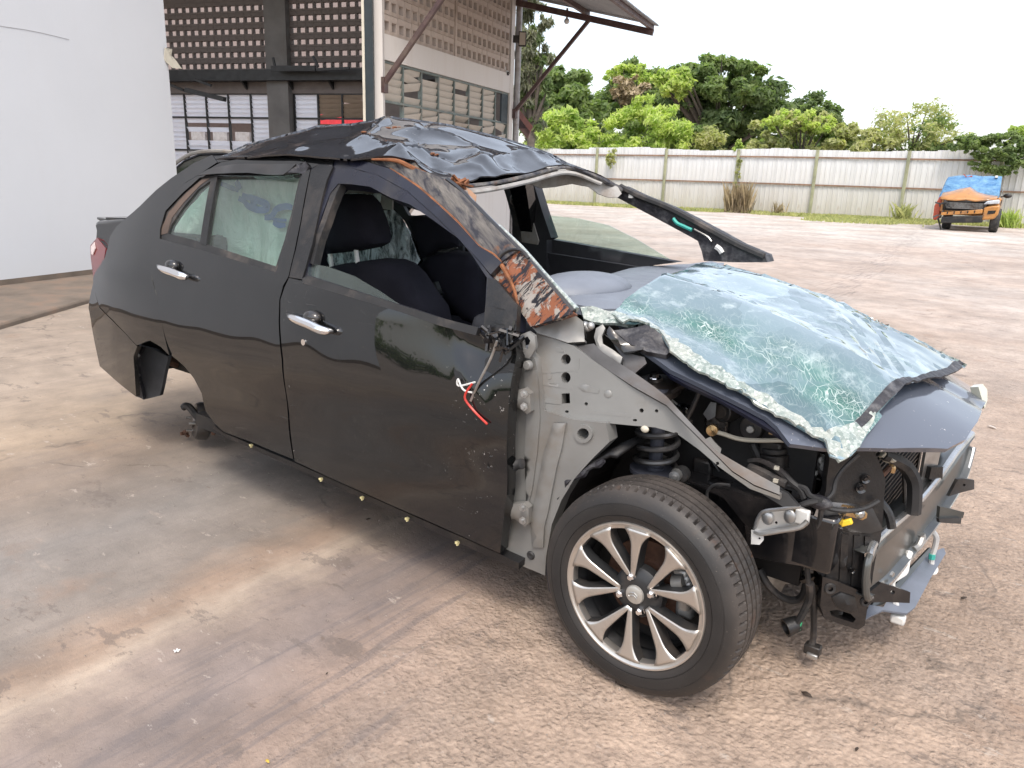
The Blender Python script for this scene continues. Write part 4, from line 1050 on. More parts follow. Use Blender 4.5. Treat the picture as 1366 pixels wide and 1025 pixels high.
# tree belt added out of view behind the viewer, for the car's flank to mirror
bl = []
for i in range(90):
    a = math.radians(-165+150*i/90+rng.uniform(-1, 1)); r = rng.uniform(25, 33); h = 1.5+1.2*noise.noise(Vector((i*.13, 0, 5)))+rng.uniform(-.4, .5)
    bl.append((CAM.x+r*math.cos(a), CAM.y+r*math.sin(a), h*.55, 1.3, 1.3, h*.6))
tag(new_obj('unseen_tree_belt', leaf_mesh('unseen_tree_belt', leaves(bl, 30000, .34, shell=.2), LM['dark'])), kind='stuff')
def crumb():
    t = NT('crushed glass edge'); v1 = t.voro(120, 'F1', out='Color'); e = t.voro(120, 'DISTANCE_TO_EDGE'); bw_ = t.n('ShaderNodeRGBToBW'); t.l(v1, bw_.inputs[0])
    c = t.mix(t.ramp(bw_.outputs[0], [(.25, 0.0), (.75, 1.0)]), (.18, .23, .21), (.42, .46, .43)); c = t.mix(t.ramp(t.noise(9, 5, .7), [(.45, 0.0), (.66, .8)]), c, (.42, .42, .37))
    c = t.mix(t.ramp(e, [(.0, .5), (.10, 0.0)]), c, (.16, .21, .19)); c = t.mix(t.ramp(t.noise(30, 4, .7), [(.60, 0.0), (.7, .7)]), c, (.06, .08, .075))
    return t.done(t.pbsdf(c, .25, 0, .5, .1, normal=t.bump(bw_.outputs[0], .8, .012)))
MT['crumb'] = crumb()
# ------------------------------------------------------------ the wrecked sedan
MT['clip'] = simple('pale yellow clip', (.62, .56, .30), .5)
car = thing('wrecked_sedan', (-1.3, 0, 0), 'wrecked black sedan with crushed roof, missing front end and its bare right front wheel', 'car')
SD = Side(); SDi = lambda k: Side(k)
nz = lambda u, v, s, k=0: noise.noise(Vector((u*s, v*s, 7.3+k)))
def dents(u, v): return .0035*nz(u, v, 2.6)+.0015*nz(u, v, 6, 3)
def sub(o): ROOTM[o.name] = Matrix.Identity(4); return o
# ---- rear quarter, bumper, tail
Q = q('F', '283,207 258,218 228,238 208,254 187,275 177,284 156,302 147,316 144,331 136,354 125,371 125,383 133,409 150,426 166,443 183,461 199.6,454 214.5,462.5 226,474 216,429 209.5,396 201.5,366 200.5,336 205,313 213,283 229,259.5 247,243.5 265,233.5 290,217')
panel('quarter_panel', Q, SD, MT['paint'], car, off=lambda u, v: dents(u, v)+.010*math.exp(-((v-.86)/.05)**2)*math.exp(-((u+2.75)/.3)**2), res=.035, thick=.02)
Bm = q('F', '124.5,372 119,395 117,411 120,426 125,459 131.5,489 150,506 180,530 178,496 177,476 182.5,462.5 165.5,444.5 149,427.5 132,410.5 124,384')
panel('rear_bumper', Bm, SD, MT['paint'], car, off=lambda u, v: dents(u, v)*1.6-.004, res=.03, thick=.02)
tl_ = q('T4', '80,575 115,535 160,590 150,650 130,690 97,745 90,700 82,640')
o = panel('tail_light', tl_, SDi(-.004), MT['taillight'], car, res=.02, thick=.03)
panel('lamp_seal', q('T4', '117,533 150,570 186,600 160,645 134,690 152,648 161,592'), SDi(.002), MT['black'], car, res=.02, thick=.02)
panel('tail_lens', q('T4', '82,582 100,558 104,590 90,625 85,620'), SDi(-.010), simple('pale lens', (.62, .50, .48), .15, var=.1, coat=1), car, res=.02, thick=.004)
# boot lid, rear face, rear screen (closed solids so that the car stands up from other sides)
mb = MB(); mb.prism([Vector((x, -.60, z)) for x, z in ((-2.72, 1.11), (-3.22, 1.07), (-3.26, 1.055), (-3.25, 1.02), (-3.29, .92), (-3.30, .74), (-2.7, .74))], (0, 1.2, 0)); mb.build('boot_lid', MT['paint'], car, bevel=.02)
sp0 = on_y(141, 292, -.54)
mb = MB(); mb.prism([Vector((x, -.56, z)) for x, z in ((-2.98, 1.083), (-3.22, 1.078), (-3.31, 1.082), (-3.31, 1.07), (-3.22, 1.05), (-2.98, 1.055))], (0, 1.12, 0)); mb.build('spoiler', MT['paint'], car, bevel=.005)
panel('spoiler_end', q('T4', '160,430 258,433 240,446 160,465'), Plane((-3.2, -.565, 1.05), (0, -1, 0)), MT['black'], car, res=.03, thick=.01)
mb = MB(); mb.prism([Vector((x, -.64, z)) for x, z in ((-2.9, .73), (-3.27, .73), (-3.28, .55), (-3.2, .36), (-2.9, .36))], (0, 1.28, 0)); mb.build('rear_bumper_core', MT['cavity'], car, bevel=.02)
mb = MB(); mb.prism([Vector((-2.24, -.50, 1.385)), Vector((-2.24, .50, 1.385)), Vector((-2.72, .55, 1.105)), Vector((-2.72, -.55, 1.105))], (-.004, 0, -.005)); mb.build('rear_screen', MT['glass'], car)
# ---- rear door
RD = q('F', '264,234.5 246,244.5 228,260.5 212,284 204,314 199.8,336 201,366 209,396 215.5,429 227.5,475 242.7,489 256,506 267.6,525.6 274,549 286,565 297,576 340,591.5 391,613 386,585 380,540 376,480 372,430 373,400 379,381 385,369.5 393,335 401,295 408,256 414,227 404,214 370,210 331,210 295,217')
hW = q('T4', '440,540 442,490 470,395 560,300 650,222 735,214 1085,212 1182,200 1140,380 1100,560 1045,715 660,600')
rdoor = panel('rear_door', RD, SD, MT['paint'], car, holes=[hW], off=lambda u, v: dents(u, v)+.004*math.exp(-((v-.93)/.03)**2)-.010*math.exp(-((v-.52)/.09)**2), res=.035, thick=.03)
sub(rdoor)
tr = q('T4', '436,545 438,488 466,392 557,296 648,218 735,210 1085,208 1186,196 1145,382 1104,562 1049,720 660,605')
h1 = q('T4', '486,514 500,470 560,380 640,285 706,238 650,556'); h2 = q('T4', '682,568 742,222 1085,216 1170,212 1130,390 1090,545 1045,684')
panel('window_seal', tr, SDi(.010), MT['rubber'], rdoor, holes=[h1, h2], res=.03, thick=.02)
panel('brown_reveal', q('T4', '448,520 452,480 490,400 580,300 660,232 700,226 650,262 565,352 505,430 480,512'), SDi(.008), simple('brown grimy reveal', (.10, .07, .055), .7, var=.35), rdoor, res=.02, thick=.004)
panel('quarter_glass', q('T4', '480,520 496,466 556,374 636,278 710,232 654,562'), SDi(.016), MT['glassrear'], rdoor, res=.08, thick=.004)
panel('window_glass', q('T4', '678,574 738,214 1085,210 1178,204 1134,394 1094,550 1050,692'), SDi(.020), MT['glassrear'], rdoor, res=.08, thick=.004)
panel('window_bar', q('T4', '706,232 742,212 682,572 650,562'), SDi(.006), MT['black'], rdoor, res=.06, thick=.02)
panel('rain_visor', q('T4', '640,212 690,180 760,160 900,150 1150,152 1120,185 1085,210 900,198 740,200'), SDi(-.012), MT['blackgloss'], rdoor, res=.03, thick=.004, off=lambda u, v: .006*nz(u, v, 9))
panel('torn_tape', q('T4', '1085,206 1120,165 1155,150 1200,140 1215,165 1180,200 1150,195 1120,200'), SDi(-.008), MT['tar'], rdoor, res=.012, thick=.01, off=lambda u, v: .012*nz(u, v, 25))
# ---- B pillar outer strip between the doors
panel('door_pillar', q('F', '386,370 394,335 402,295 409,256 415,227 425,219 444,222 436,240 428,270 417,325 403,373'), SDi(-.001), MT['black'], car, res=.03, thick=.03, off=lambda u, v: .003*nz(u, v, 12))
# ---- front door
FD = q('F', '393,616 388,585 382,540 378,480 374,430 375,400 381,383 386,371 404,375 535,412 600,436 650,450 687,455 688,473 680,523 677,576 674,663 671,702 668,738 530,677')
def fdoff(u, v):
    d = dents(u, v)+.004*math.exp(-((v-.92)/.03)**2)-.010*math.exp(-((v-.50)/.09)**2)
    d -= .03*math.exp(-((u+.55)/.10)**2-((v-.86)/.05)**2)                       # stove-in at the mirror
    d += .012*math.exp(-((u+.60+(v-.8)*.8)/.03)**2)*math.exp(-((v-.78)/.10)**2)
    return d+.003*nz(u, v, 5, 9)
fdoor = panel('front_door', FD, SD, MT['paint'], car, off=fdoff, res=.03, thick=.04); sub(fdoor)
rg = q('T5', '78,800 97,690 142,490 182,342 212,299 300,288 420,320 560,397 690,512 800,622 890,718 932,772 1058,917 1050,1030 920,1040')
rh = q('F', '411,367 412,352 419,322 430,285 440,258 451,245 469,246 494,249.5 523,265 547,273 578,294 611,318 630,341 650,371 647,436 632,437 585,424 535,407')
panel('door_frame', rg, SDi(.008), MT['navy'], fdoor, holes=[rh], res=.025, thick=.05, off=lambda u, v: .004*nz(u, v, 8))
panel('belt_moulding', q('T5', '80,790 105,778 535,915 700,968 880,1015 870,1050 700,1005 530,945 78,812'), SDi(-.006), MT['rubber'], fdoor, res=.03, thick=.02)
panel('frame_seal', q('T5', '112,720 135,620 190,460 228,340 262,308 330,318 300,335 262,345 235,400 200,500 150,640 128,728'), SDi(.012), MT['rubber'], fdoor, res=.02, thick=.03, off=lambda u, v: .004*nz(u, v, 15))
panel('window_glass', q('T5', '106,722 200,738 320,782 430,847 537,920 320,860 108,795'), SDi(.022), MT['glass'], fdoor, res=.05, thick=.004)
panel('mirror_panel', q('T5', '925,788 965,800 1060,915 1053,1030 905,1030 915,900'), SDi(-.004), MT['black'], fdoor, res=.02, thick=.02)
for a in ('945,915 975,925 1000,932 970,928', '945,985 975,995 1000,1002 970,998'):
    panel('panel_slot', q('T5', a), SDi(-.006), MT['cavity'], fdoor, res=.02, thick=.003)
# broken mirror mount and its cable ends
def sdp(x, y, k): return Side(-k).hit(x, y)
mb = MB()
for i in range(22):
    c = sdp(rng.uniform(646, 686), rng.uniform(443, 472), rng.uniform(.0, .05)); v = Vector(rng.normal(size=3)).normalized()*rng.uniform(.015, .04); mb.bar(c-v, c+v, rng.uniform(.004, .02), rng.uniform(.004, .01), rng.normal(size=3))
mb.build('broken_mirror_mount', MT['blackgloss'], car)
mb = MB(); mb.tube([sdp(663, 455, .04), sdp(655, 478, .02), sdp(640, 508, .012), sdp(628, 535, .008)], .004, 6); mb.build('torn_cable', MT['steel'], car)
mb = MB(); mb.tube([sdp(630, 512, .01), sdp(620, 530, .02), sdp(632, 548, .012), sdp(650, 566, .014)], .0035, 6); mb.build('torn_wire', MT['red'], car)
mb = MB(); mb.tube([sdp(634, 510, .008), sdp(612, 515, .012), sdp(611, 506, .014), sdp(618, 520, .016), sdp(630, 524, .012)], .003, 6); mb.build('torn_wire', MT['white'], car)
# door handles
def handle(px, bump):
    pts = [sdp(x, y, .006) for x, y in (px[0],)]+[sdp(x, y, .034) for x, y in px[1:-1]]+[sdp(*px[-1], .006)]
    mb = MB(); mb.tube(pts, [.006, .013, .0165, .017, .0165, .014, .006], 12); h = mb.build('door_handle', MT['chrome'], car); sub(h)
    c = Side().hit(*bump[0]); mb = MB(); mb.ball(c+Vector((0, -.012, 0)), .033, 10, (1.25, .75, .75)); mb.build('handle_button', MT['blackgloss'], h)
    mx = sum((p[0] for p in px))/len(px); my = sum((p[1] for p in px))/len(px)
    c = Side().hit(mx, my-3); mb = MB(); mb.ball(c+Vector((0, .016, 0)), .05, 10, (1.3, .4, .7)); mb.build('handle_cup', MT['cavity'], h)
handle([(384, 420), (392, 425), (412, 433), (430, 441), (444, 442)], [(420, 423)])
handle([(210, 354), (217, 359), (231, 364), (244, 369), (251, 369)], [(233.5, 354)])
mb = MB(); c = Side().hit(406, 457); mb.cyl(c+Vector((0, .01, 0)), c+Vector((0, -.006, .001)), .011, 14); mb.build('door_lock', MT['chrome'], car)
# sill and its clips
panel('sill', q('F', '286,568 297,577 392,617 530,679 668,740 692,752 692,760 664,748 530,687 392,624 300,583 284,572'), SDi(.02), MT['black'], car, res=.05, thick=.12)
for (x, y) in ((335, 594), (428, 639), (483, 664), (543, 692), (610, 724)):
    c = SDi(.01).hit(x, y); mb = MB(); mb.box(c, (.010, .012, .007)); mb.box(c+Vector((.003, -.002, -.005)), (.005, .008, .006)); mb.build('sill_clip', MT['clip'], car)
# ---- roof rail and windscreen pillars
SA = SDi(.035)
panel('side_rail', q('T5', '60,262 160,240 230,238 330,247 480,291 600,371 700,456 790,541 880,641 945,681 985,716 935,772 890,716 800,620 690,510 560,395 420,318 300,286 210,296 150,300 90,292'), SDi(.004), MT['navy'], car, res=.022, thick=.05, off=lambda u, v: .006*nz(u, v, 7)+.003*nz(u, v, 22))
panel('rear_rail', q('F', '262,231 283,208.5 331,208 400,205 424,207 445,214 443,222 425,218.5 413,226 404,213 370,209 331,209 292,216.5'), SDi(.002), MT['paint'], car, res=.03, thick=.04, off=lambda u, v: .004*nz(u, v, 9))
panel('scuffed_pillar', q('T5', '300,244 380,250 480,255 600,290 720,335 800,395 870,470 960,560 1060,660 985,716 945,679 880,639 790,539 700,454 600,369 480,289 330,246'), SDi(.022), MT['scuff'], car, res=.02, thick=.06, off=lambda u, v: .005*nz(u, v, 10)+.003*nz(u, v, 30))
panel('rusty_pillar', q('T5', '985,714 1060,660 1110,705 1160,770 1235,860 1312,948 1240,975 1120,1012 1060,918 1000,862 934,772'), SDi(.030), MT['rust'], car, res=.015, thick=.025, off=lambda u, v: .005*nz(u, v, 16)+.003*nz(u, v, 45))
e0 = [SDi(.016).hit(*p) for p in q('T5', '480,291 600,371 700,456 790,541 880,641 950,683 990,735 1040,830 1062,915')]
mb = MB(); mb.tube(e0, [.003, .007, .005, .006, .004, .005, .007, .005, .004], 7); mb.build('rusty_seam', MT['rustedge'], car)
e1 = [SDi(.045).hit(*p) for p in q('T5', '740,345 800,392 872,468 962,558 1062,658 1162,768 1237,858 1314,946')]
mb = MB(); mb.tube(e1, .011, 7); mb.build('pillar_edge', MT['blackgloss'], car)
e2 = [p+Vector((0, .012, .004)) for p in e1[3:]]
mb = MB(); mb.tube(e2, [.006, .009, .007, .010, .012], 6); mb.build('glass_remnant', MT['crumb'], car)
mb = MB(); mb.tube([SDi(.02).hit(*p) for p in q('T5', '965,720 985,685 1030,660 1080,665 1110,700')], .005, 6); mb.build('loose_cable', MT['darksteel'], car)
# ---- roof: a crumpled sheet through measured points
RP = []
def rp(tile, s):
    for w in s.split():
        a, b, Y = w.split(','); (x, y), = q(tile, a+','+b); p = on_y(x, y, float(Y)); RP.append(p)
    return len(RP)
edge = []
rp('T5', '-416,272,-.56 -331,250,-.57 -167,238,-.58 0,226,-.585 150,236,-.59 290,246,-.588 400,241,-.575 510,246,-.565 590,282,-.55 690,327,-.54 765,354,-.52'); nR = len(RP)
rp('T5', '850,352,-.42 960,338,-.26 1100,310,-.02 1280,272,.30'); RP.append(on_y(800, 235, .42)); RP.append(on_y(826, 250, .54)); nF = len(RP)
for w in ((-1.15, .60, 1.36), (-1.5, .60, 1.42), (-1.9, .59, 1.42), (-2.25, .57, 1.37), (-2.50, .52, 1.29), (-2.55, 0, 1.33), (-2.52, -.42, 1.31)): RP.append(Vector(w))
nE = len(RP)
rp('T5', '-331,220,-.30 -167,184,-.22 0,151,-.15 150,109,-.12 300,84,-.10 470,73,-.05 560,69,-.02 640,74,.03 760,97,.12 880,127,.22 1000,158,.32 1120,198,.42 1230,238,.50')
rp('T5', '660,195,-.34 360,150,-.36 500,104,-.16 600,120,-.15 640,150,-.17 780,165,-.02 855,203,-.04 900,268,-.22 1080,222,.17 760,245,-.30 700,290,-.43 520,222,-.50 590,205,-.41 200,150,-.33 100,188,-.46 330,205,-.50 980,195,.12 1000,262,-.05 1200,248,.30 450,185,-.42 940,240,-.08 1040,285,-.05 720,205,-.25 800,290,-.34 890,315,-.30')
RPa = np.array([(p.x, p.y, p.z) for p in RP])
_c = .045
def _phi(d2): return np.sqrt(d2+_c*_c)
_D = ((RPa[:, None, :2]-RPa[None, :, :2])**2).sum(-1)
_n = len(RPa); _A = np.zeros((_n+3, _n+3)); _A[:_n, :_n] = _phi(_D)+np.eye(_n)*-.004; _A[:_n, _n] = 1; _A[:_n, _n+1:] = RPa[:, :2]; _A[_n:, :_n] = _A[:_n, _n:].T
_w = np.linalg.solve(_A, np.r_[RPa[:, 2], 0, 0, 0])
FOLDS = []
def fold(sx, h, w):
    P = []
    for k in sx.split():
        a, b, Y = k.split(','); (x, y), = q('T5', a+','+b); p = on_y(x, y, float(Y)); P.append((p.x, p.y))
    FOLDS.append((np.array(P), h, w))
fold('470,73,-.05 360,150,-.36 520,222,-.50 590,275,-.55', .022, .035)
fold('640,74,.03 600,130,-.2 660,195,-.34 690,310,-.43', -.022, .035)
fold('600,100,-.12 780,165,-.02 860,203,-.04 900,268,-.22 880,330,-.36', .020, .05)
fold('900,268,-.22 1000,240,.0 1080,222,.17 1200,248,.30', .018, .035)
fold('660,195,-.34 760,240,-.30 855,235,-.15', -.016, .03)
fold('520,222,-.50 600,185,-.40 660,195,-.34', .016, .03)
fold('930,235,-.08 985,290,-.15 1000,330,-.12', -.010, .022); fold('1040,235,.08 1060,290,-.03', -.009, .02); fold('1120,225,.2 1180,270,.15', .010, .02); fold('1200,215,.4 1260,262,.32', -.008, .02)
fold('760,300,-.38 830,300,-.3 900,330,-.3', .008, .02); fold('150,112,-.12 130,170,-.3 80,205,-.5', .008, .03); fold('300,90,-.1 260,190,-.42 330,225,-.53', -.010, .035); fold('-167,190,-.25 0,185,-.42 60,215,-.52', .006, .03)
class RoofS(Implicit):
    def z(s, X, Y):
        d = (RPa[:, 0]-X)**2+(RPa[:, 1]-Y)**2
        return float(_phi(d)@_w[:_n]+_w[_n]+_w[_n+1]*X+_w[_n+2]*Y)
    def pt(s, u, v):
        f = .0012*noise.noise(Vector((u*14, v*14, 5)))
        for P, h, w in FOLDS:
            dd = 1e9
            for a, b in zip(P[:-1], P[1:]):
                e = b-a; t = min(1, max(0, ((u-a[0])*e[0]+(v-a[1])*e[1])/(e@e))); dd = min(dd, math.hypot(u-a[0]-e[0]*t, v-a[1]-e[1]*t))
            if dd < w*4: f += h*math.exp(-dd/w)
        return Vector((u, v, s.z(u, v)+f))
    def uv(s, P): return (P.x, P.y)
RF = RoofS()
ro = [(p.x, p.y) for p in RP[:nE]]
roof = sheet('crushed_roof', ro, [], RF, MT['roofpaint'], car, thick=.006, res=.018, smooth=70)
# rusty torn flange along the right and front edges of the roof
fe = [RP[i]+Vector((0, -.004, -.006)) for i in range(6, nR)]
mb = MB(); mb.tube(fe, [.003, .007, .009, .007, .010], 7); mb.build('rusty_flange', MT['rustedge'], car)
ff = [RP[i]+Vector((.006, 0, -.012)) for i in range(nR-1, nF)]
mb = MB(); mb.tube(ff, [.007, .008, .007, .008, .007, .010, .014], 7); mb.build('front_flange', MT['scuff'], car)
mb = MB(); mb.tube([p+Vector((.004, 0, -.020)) for p in ff[:-1]], .009, 7); mb.build('pale_flange', MT['headliner'], car)
pl = Plane(on_y(755, 245, .36), (.55, -.8, .1))
panel('torn_headliner', q('T6', '185,128 260,110 330,92 400,85 450,98 520,128 600,160 616,190 600,206 560,208 515,192 470,160 400,146 330,160 262,166 215,146'), pl, MT['headliner'], car, thick=.02, res=.02, off=lambda u, v: .022*nz(u, v, 9)+.008*nz(u, v, 25))
panel('headliner_flap', q('T3', '505,748 540,770 562,792 560,815 540,822 518,790'), Plane(on_y(627, 262, -.46), (.5, -.8, .2)), simple('peach foam', (.45, .28, .19), .9, var=.25), car, thick=.008, res=.01, off=lambda u, v: .006*nz(u, v, 30))
mb = MB()
for i in range(16):
    c = on_y(rng.uniform(600, 622), rng.uniform(240, 252), -.52); v = Vector(rng.normal(size=3)).normalized()*rng.uniform(.012, .03); mb.bar(c-v, c+v, .006, rng.uniform(.008, .018), rng.normal(size=3))
mb.build('torn_corner', MT['rustedge'], car)
mb = MB()
for s in ('360,150,-.36', '500,106,-.17', '470,108,-.2', '670,200,-.33', '660,192,-.34'):
    a, b, Y = s.split(','); (x, y), = q('T5', a+','+b); p = on_y(x, y, float(Y)); mb.ball((p.x, p.y, RF.pt(p.x, p.y).z-.001), .010, 6, (1.5, .8, .45)); mb.ball((p.x+.014, p.y+.012, RF.pt(p.x+.014, p.y+.012).z-.001), .007, 6, (1.3, .8, .4))
mb.build('rust_scab', MT['rustedge'], car)
# ---- far (left) side
class SideL(Side):
    def g(s, P): return side_half(P.x, P.z)-s.i-P.y
    def pt(s, u, v): return Vector((u, side_half(u, v)-s.i, v))
    def nrm(s, u, v): e = .004; a = s.pt(u+e, v)-s.pt(u-e, v); b = s.pt(u, v+e)-s.pt(u, v-e); n = a.cross(b).normalized(); return n if n.y > 0 else -n
SL = SideL()
lp = [(-3.28, .40), (-3.30, .75), (-3.2, 1.04), (-2.75, 1.12), (-2.45, 1.28), (-2.1, 1.37), (-1.38, 1.385), (-1.40, 1.34), (-1.44, 1.0), (-.40, .96), (-.40, .22), (-2.12, .24), (-2.2, .45), (-2.4, .60), (-2.62, .58), (-2.78, .40)]
lh = [[(-2.42, 1.05), (-1.50, 1.02), (-1.50, 1.33), (-2.02, 1.33)]]
sheet('left_body_side', lp, lh, SL, MT['paint'], car, thick=.06, res=.06)
sheet('left_door_card', [(-1.42, .32), (-1.40, 1.0), (-.42, .955), (-.44, .32)], [], SideL(.075), MT['doorcard'], car, thick=.01, res=.08, off=lambda u, v: .0)
def lpx(name, pts, Y, m, **kw): return panel(name, pts, Plane((0, Y, 1), (0, -1, 0)), m, car, **kw)
lpx('left_door_top', q('T6', '285,385 420,408 640,448 860,488 700,508 600,560 288,560'), .705, MT['doorcard'], thick=.05, res=.05)
lpx('left_centre_pillar', q('T6', '95,142 178,130 235,150 272,270 310,382 290,392 290,540 140,420 140,300 118,215'), .655, MT['doorcard'], thick=.06, res=.04)
lpx('pillar_trim', q('T6', '168,160 186,165 255,395 250,412 205,405 182,400 172,300'), .645, MT['trimgrey'], thick=.008, res=.03)
lpx('seat_belt', q('T6', '128,165 160,170 176,300 176,420 150,400 146,290'), .642, MT['rubber'], thick=.006, res=.03)
mb = MB(); c = on_y(*q('T6', '152,215')[0], .635); mb.ball(c, .028, 8, (1, .6, 1.1)); mb.bar(c, c+Vector((.05, 0, -.005)), .02, .03); mb.build('belt_anchor', MT['black'], car)
lpx('left_window_glass', q('T6', '300,285 430,298 560,328 680,388 822,474 310,386'), .69, MT['glass'], thick=.004, res=.1)
PLp = Plane((-.6, .60, 1.2), (0, -1, 0))
panel('left_windscreen_pillar', q('T6', '612,158 700,200 830,252 1000,342 1130,412 1238,458 1248,488 1100,488 972,482 962,440 945,396 830,332 700,262 592,204'), PLp, MT['tar'], car, thick=.08, res=.025, off=lambda u, v: .006*nz(u, v, 12)+.02*max(0, nz(u, v, 4)))
mb = MB(); mb.tube([on_y(x, y, .60)+Vector((0, -.012, 0)) for x, y in q('T6', '615,160 700,203 830,255 1000,345 1130,415 1238,462')], .014, 7); mb.build('pillar_edge', MT['rubber'], car)
mb = MB(); mb.tube([on_y(x, y, .585) for x, y in q('T6', '840,298 856,318 880,330 920,348')], .008, 6); mb.build('clip', MT['teal'], car)
mb = MB(); mb.tube([on_y(x, y, .585) for x, y in q('T6', '1025,420 1042,432 1052,448')], .012, 6); mb.build('clip', MT['white'], car)
mb = MB(); mb.box(on_y(*q('T6', '657,199')[0], .585), (.02, .01, .02)); mb.build('clip', MT['white'], car)
mb = MB(); mb.tube([on_y(x, y, .585) for x, y in q('T6', '930,345 985,375 1005,398')], .004, 6); mb.build('clip_wire', MT['steel'], car)
mb = MB(); mb.tube([Vector((-2.2, .57, 1.35)), Vector((-1.5, .585, 1.385)), Vector((-1.15, .585, 1.345)), Vector((-.92, .56, 1.31))], .020, 8); mb.build('left_roof_rail', MT['headliner'], car)
# ---- floor, firewall, inner walls
mb = MB(); mb.box((-1.35, 0, .27), (1.75, 1.44, .06)); mb.box((-2.45, 0, .42), (.75, 1.1, .06)); mb.box((-2.95, 0, .42), (.5, 1.2, .06)); mb.build('floor_pan', MT['cavity'], car)
mb = MB(); mb.box((-.44, .0, .56), (.03, 1.28, .66)); mb.build('firewall', MT['cavity'], car)
mb = MB(); mb.box((-2.30, .05, .75), (.12, 1.15, .62), (Vector((1, 0, .28)).normalized(), Vector((0, 1, 0)), Vector((-.28, 0, 1)).normalized())); mb.box((-2.0, .05, .55), (.5, 1.2, .14)); mb.build('rear_seat', MT['fabric'], car, bevel=.04)
mb = MB(); mb.box((-2.52, 0, 1.03), (.42, 1.2, .03)); mb.build('parcel_shelf', MT['fabric'], car)
# ---- seats
def seatpart(name, pts, Y, thick=.10, puff=.03, m='fabric', tilt=.2, parent=None, pw=.06): return panel(name, pts, Plane((-1.35, Y, 1), (tilt, -1, 0)), MT[m], parent or car, thick=thick, res=.022, puff=puff, puffw=pw)
ds = seatpart('driver_seat', q('S4', '20,700 45,648 160,622 300,604 430,612 500,640 575,712 660,845 735,945 760,1060 0,1060'), -.36, .14); sub(ds)
seatpart('headrest', q('S4', '30,560 32,420 45,290 100,165 150,148 230,155 285,215 330,330 360,440 352,490 300,520 160,548'), -.36, .11, .04, parent=ds)
for s in ('52,580 66,632', '228,545 242,602'):
    a, b = q('S4', s); mb = MB(); mb.cyl(on_y(*a, -.39)+Vector((0, 0, .02)), on_y(*b, -.39)-Vector((0, 0, .02)), .0095, 10); mb.build('headrest_post', MT['white'], ds)  # chrome posts; plain white stands in for their bright reflection
ps = seatpart('passenger_seat', q('S4', '655,640 720,580 860,548 1000,570 1060,640 1090,1060 960,1010 860,900 740,760'), .30, .14, tilt=.5); sub(ps)
seatpart('headrest', q('S4', '585,330 640,296 720,310 820,370 930,450 935,510 780,528 735,560 680,590 640,480'), .34, .1, .03, parent=ps, tilt=.4)
mb = MB(); mb.tube([on_y(x, y, .26) for x, y in q('S4', '750,458 772,532')], .009, 8); mb.build('headrest_post', MT['white'], ps)
mb = MB(); mb.tube([on_y(x, y, .26) for x, y in q('S4', '772,534 840,540 922,512')], .005, 8); mb.build('headrest_trim', MT['steel'], ps)
seatpart('belt_buckle', q('S4', '715,765 770,750 800,830 800,855 770,850 735,815'), .05, .03, .01, 'black', parent=ps)
mb = MB(); L = [on_y(x, y, .04) for x, y in q('S4', '745,805 772,800 798,832 794,850 768,842 745,805')]; mb.tube(L, .004, 6, smooth=False); mb.build('buckle_rim', MT['steel'], ps)
panel('dark_rear_pillar', q('S4', '478,190 540,200 700,330 960,500 960,560 700,640 640,480 560,330 490,250'), Plane((-1.9, .50, 1), (.3, -1, 0)), MT['doorcard'], car, thick=.03, res=.08, holes=[q('S4', '545,220 585,232 664,298 590,296')])
panel('inner_roof_trim', q('S4', '115,88 200,85 330,98 478,178 478,260 400,250 330,190 200,150 110,150'), Plane((-1.6, .1, 1), (.2, -1, 0)), MT['headliner'], car, thick=.01, res=.06)
# ---- dashboard
mb = MB(); 
dz = Plane((-.55, 0, .965), (0, 0, 1), (1, 0, 0))
panel('dashboard', q('T6', '425,672 330,640 470,590 560,540 650,514 820,506 980,489 1060,490 1050,520 860,600 700,650 600,690 520,690'), dz, MT['dash'], car, thick=.03, res=.05, puff=.015, puffw=.1)
c = on_z(*q('T6', '450,600')[0], .975); mb = MB(); mb.ball(c, .19, 14, (.8, 1.15, .30)); mb.build('instrument_hood', MT['dash'], car)
mb = MB(); mb.box((-.60, 0, .82), (.28, 1.26, .22)); mb.build('dashboard_lower', MT['doorcard'], car, bevel=.04)
# ------------------------------------------------------------ front end of the sedan
def bar_px(mb, s, Y, r, tile, n=7): mb.tube([on_y(x, y, Y) for x, y in q(tile, s)], r, n)
def tube_px(name, tile, s, r, m, Y=None, n=7, parent=None):
    """s: x,y,Y triples"""
    pts = []
    for w in s.split():
        v = w.split(','); (x, y), = q(tile, v[0]+','+v[1]); pts.append(on_y(x, y, float(v[2]) if len(v) > 2 else Y))
    mb = MB(); mb.tube(pts, r, n); return mb.build(name, MT[m], parent or car)
def cyl_px(name, tile, a, b, Y, r, m, Yb=None, n=16):
    (x, y), = q(tile, a); (x2, y2), = q(tile, b); mb = MB(); mb.cyl(on_y(x, y, Y), on_y(x2, y2, Yb if Yb is not None else Y), r, n); return mb.build(name, MT[m], car, bevel=.003)
def circ(cx_, cy_, rx, ry=None, n=14): ry = ry or rx; return [(cx_+rx*math.cos(2*math.pi*i/n), cy_+ry*math.sin(2*math.pi*i/n)) for i in range(n)]
def tcirc(tile, cx_, cy_, rx, ry=None, n=14): ox, oy, k = TILES[tile]; return [(ox+x/k, oy+y/k) for x, y in circ(cx_, cy_, rx, ry, n)]
# planes
PA = Plane((-.40, -.70, .8), (.135, -.99, .18))          # upper apron
PHg = Plane((-.45, -.725, .5), (.06, -1, 0))            # hinge pillar
